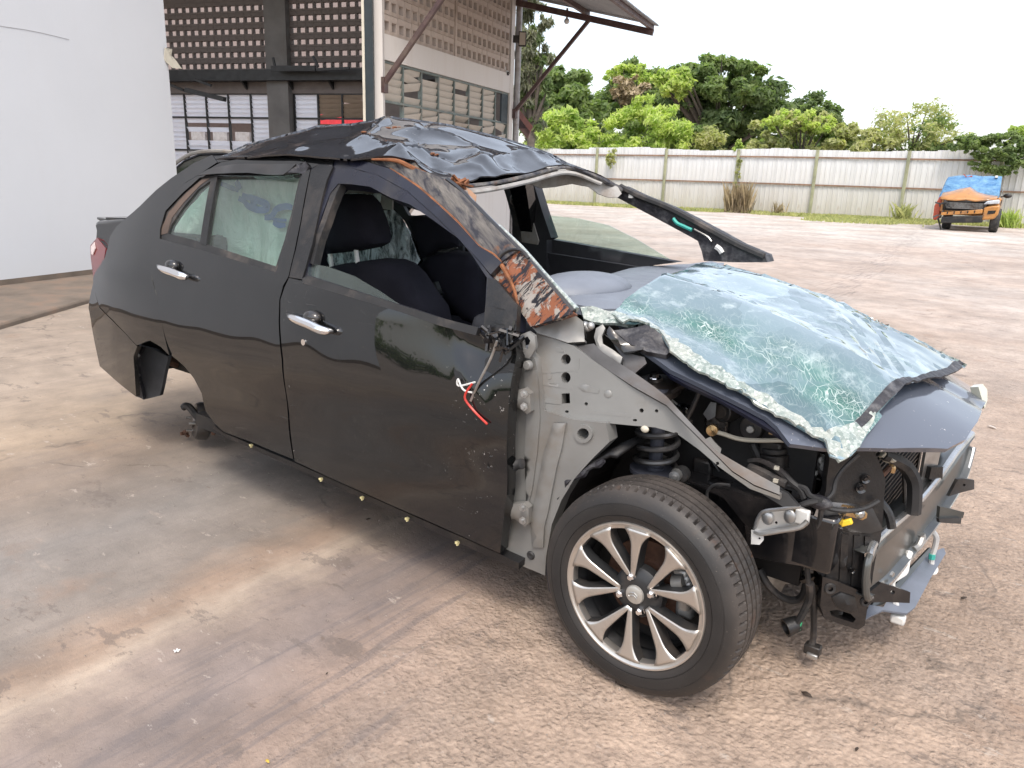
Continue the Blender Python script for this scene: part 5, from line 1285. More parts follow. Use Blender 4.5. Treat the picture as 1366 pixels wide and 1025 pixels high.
# hinge pillar
hp = q('F', '698,462 714,480 726,548 765,560 808,565 812,590 790,612 765,640 748,668 736,700 728,745 726,769 700,757 660,742 672,734 676,690 680,600 681,520 690,490')
pillar = panel('hinge_pillar', hp, PHg, MT['primer'], car, holes=[tcirc('T8', 470, 612, 25)], res=.022, thick=.05,
               off=lambda u, v: -.012*max(0, nz(u, v, 6))-.02*math.exp(-((u+.0)/.0001)**2)*0); sub(pillar)
panel('pillar_rib', q('T8', '335,562 392,562 372,680 350,760 330,860 312,960 292,1040 288,1130 240,1130 230,1010 262,850 290,700'), Plane((-.45, -.732, .5), (.06, -1, 0)), MT['primer'], pillar, res=.02, thick=.012, puff=.008, puffw=.015)
panel('stiffener_ring', tcirc('T8', 470, 612, 42), Plane((-.45, -.73, .5), (.06, -1, 0)), MT['primer'], pillar, holes=[tcirc('T8', 470, 612, 27)], res=.01, thick=.008)
panel('pillar_groove', q('T8', '200,330 262,320 275,540 262,700 240,860 215,960 205,700 215,480'), Plane((-.45, -.7285, .5), (.06, -1, 0)), MT['primer'], pillar, res=.02, thick=.004, off=lambda u, v: .002)
mb = MB(); c = on_plane(*q('R2', '25,425')[0], PHg.p, PHg.n); mb.lathe([(.0001, .004), (.010, .006), (.014, .002), (.014, -.004)], c, PHg.n, 12); mb.build('rubber_plug', MT['rubber'], pillar)
# upper apron with its holes
ap = q('T8', '258,150 340,178 430,212 520,280 620,345 700,398 790,440 850,482 905,535 960,592 1010,640 1060,692 1150,782 1250,845 1366,890 1366,912 1230,862 1150,805 1090,762 1000,684 900,612 800,582 700,574 560,560 420,546 342,550 286,480 274,330 258,250')
holes = [tcirc('T8', 392, 272, 22, 24), tcirc('T8', 392, 355, 22, 25), q('T8', '372,428 410,426 412,472 374,474'), tcirc('T8', 485, 475, 8), tcirc('T8', 397, 510, 9, 6), tcirc('T8', 737, 505, 10), tcirc('T8', 805, 507, 8), tcirc('T8', 707, 549, 10, 6), tcirc('T8', 893, 611, 10, 7), tcirc('T8', 1083, 746, 8)]
apron = panel('apron', ap, PA, MT['primer'], car, holes=holes, res=.016, thick=.03, off=lambda u, v: .002*nz(u, v, 9)); sub(apron)
def emb(pts, h=.006, w=.008, par=apron, pl=PA): panel('embossing', pts, Plane(pl.p+pl.n*.001, pl.n), MT['primer'], par, res=.012, thick=.003, puff=h, puffw=w)
emb(q('T8', '440,395 480,385 545,410 540,428 470,420')); emb(q('T8', '430,498 690,520 688,535 430,515'), .005, .006)
emb(q('T8', '280,320 425,312 430,325 280,338'), .006, .007); emb(q('T8', '284,375 420,395 425,410 284,388'), .006, .007); emb(q('T8', '284,450 370,462 370,478 284,468'), .006, .007)
emb(q('T8', '345,215 375,222 382,240 350,236'), .006, .008); emb(q('T8', '715,440 750,436 755,466 720,470'), .004, .006)
emb(tcirc('T8', 584, 430, 18), .005, .012); emb(tcirc('T8', 316, 348, 12, 16), .004, .01)
emb(q('T8', '440,270 455,268 450,330 436,330'), .006, .006)
emb(tcirc('T8', 737, 505, 26)[:]+[], .002, .01) if False else None
mb = MB(); mb.ball(on_plane(*q('T8', '752,590')[0], PA.p, PA.n), .012, 8, (1, .6, .8)); mb.build('plastic_clip', MT['cream'], apron)
# inner edge of apron going over to the engine bay
panel('apron_flange', q('T8', '430,212 520,200 560,240 700,330 800,400 850,440 960,560 1080,690 1200,760 1366,850 1366,888 1250,843 1150,780 1060,690 960,590 850,480 700,396 520,278'), Plane((-.1, -.66, .82), (.2, -.75, .65)), MT['darksteel'], car, res=.02, thick=.01)
panel('apron_end_shade', q('F', '1002,634 1024,646 1050,658 1066,676 1044,676 1018,660'), Plane(PA.p-PA.n*.03, PA.n), MT['darksteel'], car, res=.02, thick=.02)  # dark panel added for the shadowed, dirty end of the apron
# cowl corner under the rusty pillar
panel('cowl_corner', q('T8', '240,128 268,60 330,84 400,48 428,66 472,100 476,190 400,196 340,176 262,152'), Plane((-.42, -.70, .92), (.3, -.85, .35)), MT['primer'], car, res=.012, thick=.03, off=lambda u, v: .010*nz(u, v, 14)+.004*nz(u, v, 40))
# hinges, bolts, bellows
for s in ('132,425 200,405 228,430 232,510 215,522 175,492 134,488', '110,935 200,928 222,950 222,1020 205,1035 160,1000 112,1002'):
    h = panel('door_hinge', q('T8', s), Plane((-.45, -.755, .5), (.1, -1, 0)), MT['primer'], car, res=.02, thick=.025, puff=.008, puffw=.01); sub(h)
    x0, y0 = [float(v) for v in s.split()[2].split(',')]
    for dx, dy in ((-28, 0), (-28, 58)):
        c = on_y(*q('T8', f'{x0+dx},{y0+dy}')[0], -.775); mb = MB(); mb.lathe([(.0001, .008), (.006, .008), (.0065, 0), (.012, 0), (.012, -.004), (.0001, -.004)], c, (0.1, -1, 0), 6); mb.build('bolt', MT['steel'], h)
pts = [on_y(x, y, -.76) for x, y in q('T8', '118,855 122,815 140,775 165,752 195,748')]
P5 = spline(pts, 10); mb = MB(); mb.tube(P5, [(.016 if i % 2 else .012) for i in range(len(P5))], 10, smooth=False); mb.build('cable_bellows', MT['rubber'], car)
h_ = panel('fender_bracket', q('T8', '185,160 222,145 250,165 255,220 225,270 195,260 182,210'), Plane((-.45, -.74, .8), (.1, -1, 0)), MT['primer'], car, holes=[q('T8', '200,178 222,165 235,185 222,225 206,222')], res=.012, thick=.012, puff=.006, puffw=.008); sub(h_)
mb = MB(); c = on_y(*q('T8', '216,300')[0], -.745); mb.lathe([(.0001, .006), (.011, .005), (.014, 0), (.014, -.01)], c, (0, -1, 0), 12); mb.build('bush', MT['primer'], h_)
# black bar standing in for the shade between door and pillar
mb = MB(); a = on_y(690, 470, -.66); b = on_y(676, 735, -.66); mb.bar(a, b, .05, .10); mb.build('door_gap_shade', MT['cavity'], car)
# wheel arch liner: shell round the wheel
V = []; Fc = []; n = 30
for i in range(n+1):
    a = math.radians(214-(214-112)*i/n); r = .350+.012*noise.noise(Vector((i*.4, 0, 2)))
    for y in (-.70, -.60, -.34): V.append((r*math.cos(a), y, .29+r*math.sin(a)+(.012 if y == -.60 else 0)))
for i in range(n):
    for k in range(2): a = i*3+k; Fc.append((a, a+1, a+4, a+3))
o = new_obj('arch_liner', mesh_from('arch_liner', V, Fc, 60), MT['cavity'], car); m_ = o.modifiers.new('t', 'SOLIDIFY'); m_.thickness = .012
mb = MB(); mb.tube([Vector(V[i*3])+Vector((0, -.004, 0)) for i in range(0, n-1)], [.007+.004*(i % 3 == 0) for i in range(n-1)], 6); mb.build('liner_lip', MT['tar'], car)
# inner wing, chassis rail, bay floor, far wing
mb = MB(); mb.box((-.07, -.365, .50), (.74, .03, .50)); mb.build('inner_wing', MT['cavity'], car)
mb = MB(); mb.box((.14, -.44, .44), (.52, .09, .16)); mb.build('chassis_rail', MT['blackgloss'], car, bevel=.012)
panel('rail_cover', q('R1', '130,560 240,600 330,610 420,640 620,655 640,700 640,905 520,885 395,860 380,740 300,640'), Plane((.2, -.50, .5), (.15, -1, 0)), MT['blackgloss'], car, res=.05, thick=.02)
mb = MB(); mb.box((-.12, .05, .31), (.60, .80, .03)); mb.box((.0, .50, .50), (.85, .04, .50)); mb.build('bay_floor', MT['cavity'], car)
# strut, spring
sc_ = on_y(*q('T8', '808,650')[0], -.53); hel = []
for i in range(150):
    a = i/150*2*math.pi*4.3; hel.append(Vector((sc_.x+.058*math.cos(a), sc_.y+.058*math.sin(a), sc_.z-.075+.17*i/150)))
mb = MB(); mb.tube(hel, .0085, 8, smooth=False); spr = mb.build('coil_spring', MT['darksteel'], car)
mb = MB(); mb.cyl(sc_+Vector((0, 0, -.30)), sc_+Vector((0, 0, -.07)), .027, 16); mb.cyl(sc_+Vector((0, 0, -.09)), sc_+Vector((0, 0, -.078)), .072, 20); mb.cyl(sc_+Vector((0, 0, -.08)), sc_+Vector((0, 0, .16)), .02, 12); mb.build('strut', simple('slate strut', (.06, .065, .085), .5, .2, var=.2), car)
mb = MB(); c = on_y(*q('T8', '798,372')[0], -.50); mb.lathe([(.0001, .012), (.02, .012), (.022, .004), (.055, 0), (.075, -.012), (.075, -.03)], c, (0, -.2, 1), 24); mb.build('strut_mount', MT['darksteel'], car)
mb = MB(); mb.lathe([(.0001, .02), (.013, .02), (.014, .008), (.02, .008)], c+Vector((0, -.002, .006)), (0, -.2, 1), 8); mb.build('strut_nut', MT['chrome'], car)
mb = MB(); c = on_y(*q('T8', '888,806')[0], -.56); mb.lathe([(.0001, .015), (.007, .015), (.007, .004), (.016, .003), (.018, -.02)], c, (0.2, -1, 0), 12); mb.build('link_bolt', MT['alu'], car)
mb = MB(); c2 = on_y(*q('T8', '915,800')[0], -.53); mb.lathe([(.0001, .012), (.02, .01), (.024, 0), (.024, -.02)], c2, (0.2, -1, 0), 14); mb.build('link_bush', MT['rubber'], car)
tube_px('link_stub', 'T8', '915,835,-.55 925,862,-.55', .005, 'steel')
tube_px('brake_hose', 'T8', '1050,950,-.52 1036,905,-.52 1040,870,-.52 1075,842,-.52 1140,845,-.52', .0045, 'rubber')
# bonnet hinge and brackets at the cowl
hg = panel('bonnet_hinge', q('T8', '520,170 530,130 560,112 572,130 556,165 560,200 610,230 650,262 640,292 590,270 540,235'), Plane((-.25, -.62, .92), (.3, -.85, .4)), MT['primer'], car, res=.012, thick=.014, puff=.004, puffw=.006); sub(hg)
panel('hinge_arm', q('T8', '590,120 640,170 690,210 745,216 740,228 655,240 600,190 575,150'), Plane((-.24, -.63, .92), (.3, -.85, .4)), MT['blackgloss'], car, res=.015, thick=.02, puff=.006, puffw=.01)
panel('hinge_plate', q('T8', '560,150 588,170 640,250 660,330 690,350 760,290 750,262 700,250 650,230'), Plane((-.24, -.60, .90), (.3, -.85, .4)), MT['darksteel'], car, res=.02, thick=.02)
mb = MB()
for s in ('478,118', '492,128', '505,120'): mb.ball(on_y(*q('T8', s)[0], -.62), .012, 7)
mb.build('cowl_bolts', MT['alu'], car)
# ---- bonnet
HD = Hood()
bn = q('T7', '160,215 235,305 330,372 480,446 620,518 652,545 692,597 800,611 1000,613 1170,613 1225,585 1262,530 1296,460 1296,412 1262,368 1190,310 1100,245 990,180 860,115 740,72 620,50 450,48 320,85 230,130')
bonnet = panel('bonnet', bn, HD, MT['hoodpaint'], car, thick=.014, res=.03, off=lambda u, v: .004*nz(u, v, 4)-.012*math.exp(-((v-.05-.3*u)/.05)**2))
panel('bonnet_edge', q('T7', '230,290 300,300 400,375 480,430 560,475 640,530 700,600 640,560 480,465 380,420 330,392'), Hood(-.018), MT['navy'], car, thick=.010, res=.03)
panel('torn_cowl', q('T8', '610,140 680,125 760,112 830,158 872,230 850,252 760,240 690,205'), Plane((-.22, -.60, .92), (.25, -.6, .7)), MT['tar'], car, thick=.02, res=.015, off=lambda u, v: .012*nz(u, v, 14))
# pale lamp edge at the far corner
panel('far_headlight', q('T7', '1264,424 1278,416 1291,432 1292,464 1283,490 1274,458'), Plane(on_y(1310, 520, .33), (.8, -.5, .3)), simple('cream lamp', (.55, .55, .45), .2, var=.15, coat=1), car, thick=.03, res=.02)
# ---- engine bay
def ebox(name, c, size, m, rz=0, bevel=.006, rx=0):
    R = Matrix.Rotation(rz, 3, 'Z') @ Matrix.Rotation(rx, 3, 'X'); mb = MB(); mb.box(c, size, [Vector(v) for v in R.transposed()]); return mb.build(name, MT[m], car, bevel=bevel)
eng = ebox('engine_block', (.04, .02, .48), (.44, .50, .36), 'black', .1, .02)
ebox('air_box', (-.06, -.20, .70), (.26, .20, .13), 'black', .15, .02)
ebox('battery_tray', (.10, .20, .66), (.22, .26, .05), 'black')
ebox('battery', (.10, .20, .74), (.20, .24, .14), 'blackgloss')
cyl_px('brake_reservoir', 'S5', '170,330', '170,420', -.38, .040, 'black'); cyl_px('reservoir_cap', 'S5', '170,290', '170,325', -.38, .036, 'rubber')
cyl_px('wiper_motor', 'R1', '290,310', '345,300', -.42, .033, 'darksteel', -.36); cyl_px('motor_cap', 'R1', '282,312', '292,308', -.425, .022, 'black', -.41)
panel('motor_bracket', q('R1', '222,320 250,275 272,278 268,330 240,345'), Plane((.0, -.45, .7), (.3, -1, .2)), MT['darksteel'], car, thick=.006, res=.02)
cyl_px('alternator', 'R1', '400,375', '440,360', -.40, .034, 'darksteel', -.34); cyl_px('alternator_nut', 'R1', '398,380', '405,377', -.41, .012, 'alu', -.395)
tube_px('support_bracket', 'T8', '850,470,-.52 870,430,-.52 940,392,-.52 1000,400,-.52 975,480,-.52 945,545,-.52 965,558,-.52', .007, 'darksteel')
tube_px('prop_rod', 'T8', '1062,600,-.46 1110,612,-.46 1180,634,-.45 1260,641,-.44 1400,640,-.42', .0065, 'cream')
mb = MB(); mb.lathe([(.0001, .006), (.016, .004), (.018, -.01)], on_y(*q('T8', '1058,596')[0], -.47), (.3, -1, .1), 12); mb.build('rod_grommet', MT['brass'], car)
panel('rod_bracket', q('T8', '1020,640 1050,625 1070,650 1100,680 1095,705 1060,690 1030,665'), Plane((.2, -.50, .62), (.3, -1, .2)), MT['primer'], car, thick=.008, res=.012)
# manifold pulley-like bolts and pipe ends
for s, r in (('425,458', .016), ('385,515', .014), ('500,380', .013), ('520,420', .016), ('352,375', .008), ('18,170', .013)):
    (x, y), = q('S5', s); c = on_y(x, y, -.36); mb = MB(); mb.lathe([(.0001, .016), (r*.55, .016), (r*.6, .006), (r, .005), (r*1.15, -.01), (r*1.15, -.03)], c, (.55, -.8, .2), 12)
    mb.build('fitting', MT['alu' if r > .012 else 'cream'], car)
mb = MB(); mb.box(on_y(*q('S5', '160,185')[0], -.42), (.020, .008, .016)); mb.build('yellow_label', MT['brass'], car)
tube_px('intake_pipe', 'S5', '330,560,-.34 400,500,-.32 470,440,-.30 540,430,-.28', .020, 'black')
tube_px('coolant_pipe', 'S5', '280,430,-.36 360,420,-.34 450,420,-.30', .014, 'rubber')
tube_px('vacuum_pipe', 'S5', '20,270,-.40 60,360,-.40 70,420,-.38', .012, 'rubber')
# small fittings, hoses and wires crowding the bay
rs = random.Random(4)
for i in range(26):
    x, z = rs.uniform(-.12, .36), rs.uniform(.44, .74); y = -.40+rs.uniform(0, .06)+max(0, x)*.1
    if z > hood_h(x, y)-.10: z = hood_h(x, y)-.12
    c = Vector((x, y, z)); k = rs.choice('bbhhw')
    if k == 'b':
        r = rs.uniform(.006, .013); mb = MB(); mb.lathe([(.0001, .012), (r*.6, .012), (r*.62, .004), (r, .003), (r, -.03)], c, (rs.uniform(.2, .8), -.8, rs.uniform(-.1, .5)), 8); mb.build('bolt', MT[rs.choice(('alu', 'alu', 'steel', 'brass', 'darksteel'))], car)
    else:
        n = rs.randint(3, 5); P = [c]
        for q2 in range(n): P.append(P[-1]+Vector((rs.uniform(-.06, .09), rs.uniform(-.015, .02), rs.uniform(-.07, .05))))
        mb = MB(); mb.tube(P, rs.uniform(.007, .014) if k == 'h' else rs.uniform(.0025, .004), 7); mb.build('hose' if k == 'h' else 'wire', MT[rs.choice(('rubber', 'black', 'blackgloss')) if k == 'h' else rs.choice(('rubber', 'darksteel', 'steel', 'white'))], car)
for i in range(9):
    c = Vector((rs.uniform(-.1, .3), -.375, rs.uniform(.46, .70))); mb = MB(); mb.box(c, (rs.uniform(.03, .09), .05, rs.uniform(.03, .08))); mb.build('engine_cover', MT[rs.choice(('black', 'darksteel', 'blackgloss'))], car, bevel=.008)
# wiring loom
lm = tube_px('wiring_loom', 'S5', '-10,385,-.47 60,380,-.47 140,410,-.48 220,465,-.49 290,535,-.50 345,580,-.50 372,640,-.50', [.006, .007, .008, .010, .010, .009, .009], 'rubber'); sub(lm)
tube_px('loom_branch', 'S5', '0,430,-.50 90,465,-.51 170,510,-.51 250,545,-.51', .013, 'rubber', parent=lm)
tube_px('loom_branch', 'S5', '335,560,-.50 380,575,-.50 410,620,-.50 470,650,-.50 500,660,-.50', .008, 'rubber', parent=lm)
tube_px('loom_branch', 'S5', '530,645,-.47 570,600,-.46 590,520,-.45 640,440,-.44 745,340,-.42', .006, 'rubber', parent=lm)
tube_px('loom_branch', 'S5', '500,690,-.47 560,715,-.45 680,725,-.42 790,705,-.38 880,658,-.35', .007, 'rubber', parent=lm)
tube_px('loom_branch', 'S5', '330,705,-.52 370,680,-.52 430,665,-.51 500,655,-.49', .008, 'rubber', parent=lm)
mb = MB(); (x, y), = q('S5', '470,665'); mb.ball(on_y(x, y, -.49), .024, 8, (1.5, .8, .8)); mb.build('loom_tape', MT['tar'], lm)
tube_px('hanging_loom', 'F', '1096,678,-.49 1092,700,-.48 1083,725,-.47 1077,750,-.46 1078,775,-.44 1082,795,-.42', .0075, 'rubber', parent=lm)
R3h = 'R3'
tube_px('hanging_loom', 'R3', '385,700,-.44 385,760,-.42 360,820,-.42 330,870,-.42 305,900,-.42', [.012, .011, .010, .010, .013], 'rubber', parent=lm)
tube_px('hanging_loom', 'R3', '388,700,-.43 400,780,-.40 402,860,-.38 400,930,-.36 392,960,-.36', [.011, .010, .009, .009, .010], 'rubber', parent=lm)
mb = MB(); c = on_y(*q('R3', '398,980')[0], -.36); mb.box(c, (.045, .03, .03)); mb.build('plug', MT['black'], lm, bevel=.004)
mb = MB(); mb.box(c+Vector((.004, -.012, -.012)), (.03, .02, .014)); mb.build('plug_end', MT['steel'], lm, bevel=.003)
mb = MB(); c = on_y(*q('R3', '308,880')[0], -.42); mb.lathe([(.022, -.02), (.026, .02), (.02, .02), (.016, -.01)], c, (-.6, -.7, -.3), 14); mb.build('plug', MT['black'], lm)
mb = MB(); c = on_y(*q('R3', '343,880')[0], -.42); mb.box(c, (.008, .008, .024)); mb.build('green_clip', MT['grn'], lm)
tube_px('ground_strap', 'R3', '170,640,-.40 210,710,-.40 270,760,-.38 330,770,-.36 365,730,-.36 370,650,-.36', .011, 'rubber')
mb = MB(); mb.box(on_y(*q('S5', '360,765')[0], -.535), (.035, .02, .04)); mb.build('connector', MT['white'], lm, bevel=.004)
mb = MB(); mb.box(on_y(*q('S5', '318,740')[0], -.535), (.014, .014, .03)); mb.build('connector', MT['brass'], lm, bevel=.003)
mb = MB(); mb.box(on_y(*q('S5', '640,810')[0], -.42), (.045, .014, .016), (Vector((.8, .2, .45)).normalized(), Vector((0, 1, 0)), Vector((-.45, 0, .8)).normalized())); mb.build('connector', MT['yellow'], lm, bevel=.003)
for s in ('178,520', '185,432'):
    mb = MB(); mb.box(on_y(*q('S5', s)[0], -.525), (.012, .008, .009)); mb.build('loom_clip', MT['cream'], lm)
panel('horn_bracket', q('S5', '615,700 640,682 700,695 780,722 805,745 800,775 770,790 720,775 660,760 650,745 690,735'), Plane((.42, -.38, .52), (.6, -.8, .1)), MT['brass'], car, thick=.006, res=.012, puff=.004, puffw=.006)
mb = MB(); mb.lathe([(.0001, .008), (.006, .008), (.012, .002), (.014, 0)], on_y(*q('S5', '755,750')[0], -.39), (.6, -.8, 0), 10); mb.build('bolt', MT['steel'], car)
tube_px('yellow_lead', 'S5', '520,780,-.44 540,830,-.43 590,838,-.42', .004, 'black')
panel('ground_tag', q('S5', '440,760 458,712 492,708 478,775'), Plane((.35, -.49, .5), (.3, -1, 0)), MT['steel'], car, thick=.004, res=.02)
# headlight bracket
hb = panel('headlight_bracket', q('R3', '145,470 160,425 185,392 250,382 345,372 375,385 372,440 340,462 182,488'), Plane((.25, -.56, .5), (.25, -1, .15)), MT['steel'], car, holes=[tcirc('R3', 242, 440, 6)], thick=.006, res=.012, off=lambda u, v: 0); sub(hb)
tube_px('bracket_rim', 'R3', '150,466,-.57 165,420,-.57 190,392,-.57 260,382,-.565 345,372,-.56', .005, 'steel', parent=hb)
tube_px('bracket_rim', 'R3', '150,476,-.575 182,486,-.575 260,474,-.57 340,460,-.565 375,435,-.56', .007, 'steel', parent=hb)
panel('bracket_tab', q('R3', '135,472 186,484 188,515 170,535 134,532'), Plane((.2, -.575, .5), (.25, -1, .1)), MT['white'], hb, holes=[tcirc('R3', 170, 508, 5)], thick=.005, res=.012)
for s in ('205,420', '300,415'):
    mb = MB(); mb.ball(on_y(*q('R3', s)[0], -.565), .016, 8, (1, .5, 1.2)); mb.build('bracket_boss', MT['steel'], hb)
# radiator support: ribbed black panel, tie bar end, horn
PR = Plane((.43, -.36, .4), (.62, -.78, .0))
panel('radiator_panel', q('R3', '455,300 470,140 560,125 655,122 690,200 712,260 700,400 690,500 665,600 650,720 600,740 440,682 385,610 395,500 430,380'), PR, MT['black'], car, res=.03, thick=.03, off=lambda u, v: .004*nz(u, v, 9)+.004*nz(u, v, 24))
for s in ('468,480 492,482 480,690 456,676', '520,488 552,490 542,702 512,698', '575,495 602,498 590,716 562,710', '622,500 645,500 638,725 612,722'):
    panel('panel_rib', q('R3', s), Plane(PR.p+PR.n*.004, PR.n), MT['black'], car, res=.02, thick=.006, puff=.012, puffw=.010)
panel('panel_boss', q('R3', '430,350 560,360 655,380 700,470 650,490 560,480 440,440'), Plane(PR.p+PR.n*.003, PR.n), MT['darksteel'], car, res=.02, thick=.004, puff=.006, puffw=.02, off=lambda u, v: .006*nz(u, v, 20))
for s, r in (('600,290', .014), ('410,545', .020), ('620,250', .012), ('560,640', .008)):
    mb = MB(); mb.lathe([(.0001, .006), (r*.4, .006), (r*.45, .002), (r, .006), (r*1.1, 0)], on_plane(*q('R3', s)[0], PR.p, PR.n)+PR.n*.003, PR.n, 14); mb.build('panel_plug', MT['blackgloss'], car)
tie = panel('tie_bar_end', q('R3', '440,672 500,690 600,732 642,745 632,800 620,880 592,898 520,875 448,850 430,795'), Plane(PR.p+PR.n*.02, PR.n), MT['blackgloss'], car, holes=[q('R3', '470,818 500,812 560,830 582,852 570,868 520,852 478,838')], res=.02, thick=.06); sub(tie)
for s, r in (('458,705', .014), ('607,760', .012)):
    mb = MB(); mb.lathe([(r*.5, .004), (r, .005), (r*1.2, 0)], on_plane(*q('R3', s)[0], PR.p, PR.n)+PR.n*.021, PR.n, 14); mb.build('tie_bush', MT['rubber'], tie)
panel('tie_flange', q('R3', '480,760 520,740 580,760 590,810 560,822 500,800'), Plane(PR.p+PR.n*.024, PR.n), MT['black'], tie, res=.02, thick=.004, puff=.008, puffw=.02)
hn = panel('bumper_bracket', q('R3', '632,745 690,697 740,712 815,738 812,784 720,780 632,782'), Plane((.50, -.34, .3), (.75, -.65, .15)), MT['blackgloss'], car, res=.02, thick=.012, holes=[tcirc('R3', 740, 738, 9)]); sub(hn)
# crash beam: curved channel across the nose
def ey_(s): 
    out_ = []
    for w in s.split(): a, b, Y = w.split(','); out_.append(on_y(*q('R3', a+','+b)[0], float(Y)))
    return spline(out_, 5)
tp_ = ey_('648,585,-.38 662,545,-.34 690,508,-.29 760,445,-.19 850,362,0 950,240,.25 1020,140,.42 1086,62,.56')
bt_ = ey_('640,768,-.38 660,764,-.34 690,742,-.28 745,690,-.16 838,575,.03 945,435,.26 1050,262,.46 1088,128,.57')
V = []; Fc = []
for a, b in zip(tp_, bt_):
    m = (a+b)/2; t = a-b; bk = Vector((-.06, .015, 0))
    V += [a+bk, a+Vector((-.012, 0, .004)), a+Vector((.002, 0, -.006)), a-t*.14+Vector((.004, 0, 0)), a-t*.20+Vector((-.012, 0, 0)), m+Vector((-.014, 0, 0)), b+t*.16+Vector((-.012, 0, 0)), b+t*.10+Vector((.006, 0, 0)), b+Vector((-.01, 0, 0)), b+bk]
k = 10
for i in range(len(tp_)-1):
    for j in range(k-1): p = i*k+j; Fc.append((p, p+1, p+k+1, p+k))
t = NT('crash beam steel'); n_ = t.ramp(t.noise(6, 5), [(.35, 0.0), (.7, 1.0)]); MT['beam'] = t.done(t.pbsdf(t.mix(n_, (.07, .075, .075), (.12, .125, .12)), .30, .6, .4, .08))
beam = new_obj('crash_beam', mesh_from('crash_beam', V, Fc, 40), MT['beam'], car); m_ = beam.modifiers.new('t', 'SOLIDIFY'); m_.thickness = .004; sub(beam)
MT['beamrim'] = simple('bright steel edge', (.55, .56, .56), .22, .9, var=.2, dirt=(.25, .22, .2), dscale=9)
mb = MB(); mb.tube([p+Vector((-.006, 0, 0)) for p in tp_[::3]+tp_[-1:]], .0115, 9); mb.build('beam_rim', MT['beamrim'], beam)
mb = MB(); mb.tube([p+Vector((-.004, 0, .004)) for p in bt_[::3]+bt_[-1:]], .008, 8); mb.build('beam_rim', MT['beamrim'], beam)
mb = MB(); mb.tube([tp_[0]+Vector((-.004, .004, 0)), tp_[0].lerp(bt_[0], .15)+Vector((-.006, -.012, 0)), tp_[0].lerp(bt_[0], .5)+Vector((-.008, -.016, 0)), tp_[0].lerp(bt_[0], .85)+Vector((-.006, -.012, 0)), bt_[0]+Vector((-.004, .004, 0))], .010, 9); mb.build('beam_end', MT['beam'], beam)
panel('beam_bracket', q('R3', '980,328 1018,256 1040,252 1088,258 1088,298 1030,312'), Plane((.62, .35, .4), (.8, -.6, .1)), MT['darksteel'], beam, res=.02, thick=.012, holes=[tcirc('R3', 1045, 280, 6)])
panel('beam_bracket', q('R3', '938,420 942,372 975,378 1046,396 1040,420'), Plane((.62, .2, .3), (.8, -.6, .1)), MT['beam'], beam, res=.02, thick=.012)
panel('beam_bracket', q('R3', '938,424 1034,420 1030,446 940,440'), Plane((.62, .18, .3), (.8, -.6, .1)), MT['darksteel'], beam, res=.02, thick=.012)
for s in ('718,655', '990,425', '672,560'):
    mb = MB(); mb.lathe([(.0001, .006), (.007, .006), (.009, 0)], on_y(*q('R3', s)[0], -.2 if s[0] != '9' else .3)+Vector((.01, 0, 0)), (.9, -.3, 0), 8); mb.build('bolt', MT['steel'], beam)
# radiator behind the beam, its frame strip, hose
mb = MB(); mb.box((.40, .12, .46), (.03, .80, .48)); mb.build('radiator', MT['cavity'], car)
for i in range(22):
    if i == 0: _f = MB(); _f.box((0, 0, 0), (.006, .78, .006)); fme = mesh_from('radiator_fin', _f.V, _f.F, None, [MT['black']])
    o = bpy.data.objects.new('radiator_fin', fme); COL.objects.link(o); adopt(o, car); o.matrix_basis = Matrix.Translation((.418, .12, .25+i*.02))
tube_px('radiator_hose', 'R3', '700,150,-.20 745,170,-.16 795,200,-.12 828,260,-.10 832,330,-.10 826,400,-.10', [.014, .019, .021, .021, .021, .021], 'rubber')
tube_px('hose_clamp', 'R3', '726,200,-.18 740,205,-.18 735,225,-.18', .008, 'brass')
tube_px('bleed_pipe', 'R3', '640,270,-.28 690,240,-.26 725,205,-.22', .008, 'rustred')
tube_px('hose_neck', 'R3', '690,140,-.20 720,165,-.18 745,160,-.18', .014, 'cream')
panel('radiator_bracket', q('R3', '884,128 948,126 930,200 880,385 842,378 860,260'), Plane((.47, .12, .5), (.9, -.4, 0)), MT['steel'], car, res=.03, thick=.01)
panel('bonnet_latch', q('R3', '895,255 905,205 955,202 952,255 930,260'), Plane((.50, .15, .55), (.9, -.4, 0)), MT['black'], car, res=.03, thick=.02)
tube_px('condenser_pipe', 'R3', '786,215,-.02 790,330,-.02 786,420,-.02', .006, 'black')
# pipes below the beam and the undertray
tube_px('coolant_stub', 'R3', '896,452,.22 908,475,.22 926,505,.22 918,550,.22 906,590,.22 905,640,.22', .009, 'white')
tube_px('stub_band', 'R3', '908,575,.215 906,595,.215', .0105, 'teal')
mb = MB(); mb.lathe([(.0001, .01), (.018, .01), (.02, -.01), (.0001, -.012)], on_y(*q('R3', '905,640')[0], .22), (.3, -.6, .4), 12); mb.build('stub_cap', MT['steel'], car)
tube_px('drain_pipe', 'R3', '750,860,-.12 752,790,-.12 735,700,-.12 760,672,-.10 790,650,-.06 800,600,-.04 812,565,-.02', .010, 'white')
mb = MB(); mb.box(on_y(*q('R3', '762,850')[0], -.13), (.04, .03, .028)); mb.build('drain_cap', MT['white'], car, bevel=.006)
tube_px('fitting_pipe', 'R3', '830,555,.02 850,540,.04 865,505,.06 862,490,.06', .011, 'alu')
panel('undertray', q('R3', '612,860 640,790 700,800 770,690 850,600 920,560 958,548 966,572 900,680 838,798 800,828 700,812 650,836'), Plane((.5, 0, .17), (.25, -.05, 1), (1, 0, 0)), simple('blue grey tray', (.16, .18, .22), .5, .1, var=.2), car, res=.03, thick=.006, off=lambda u, v: .006*nz(u, v, 9))
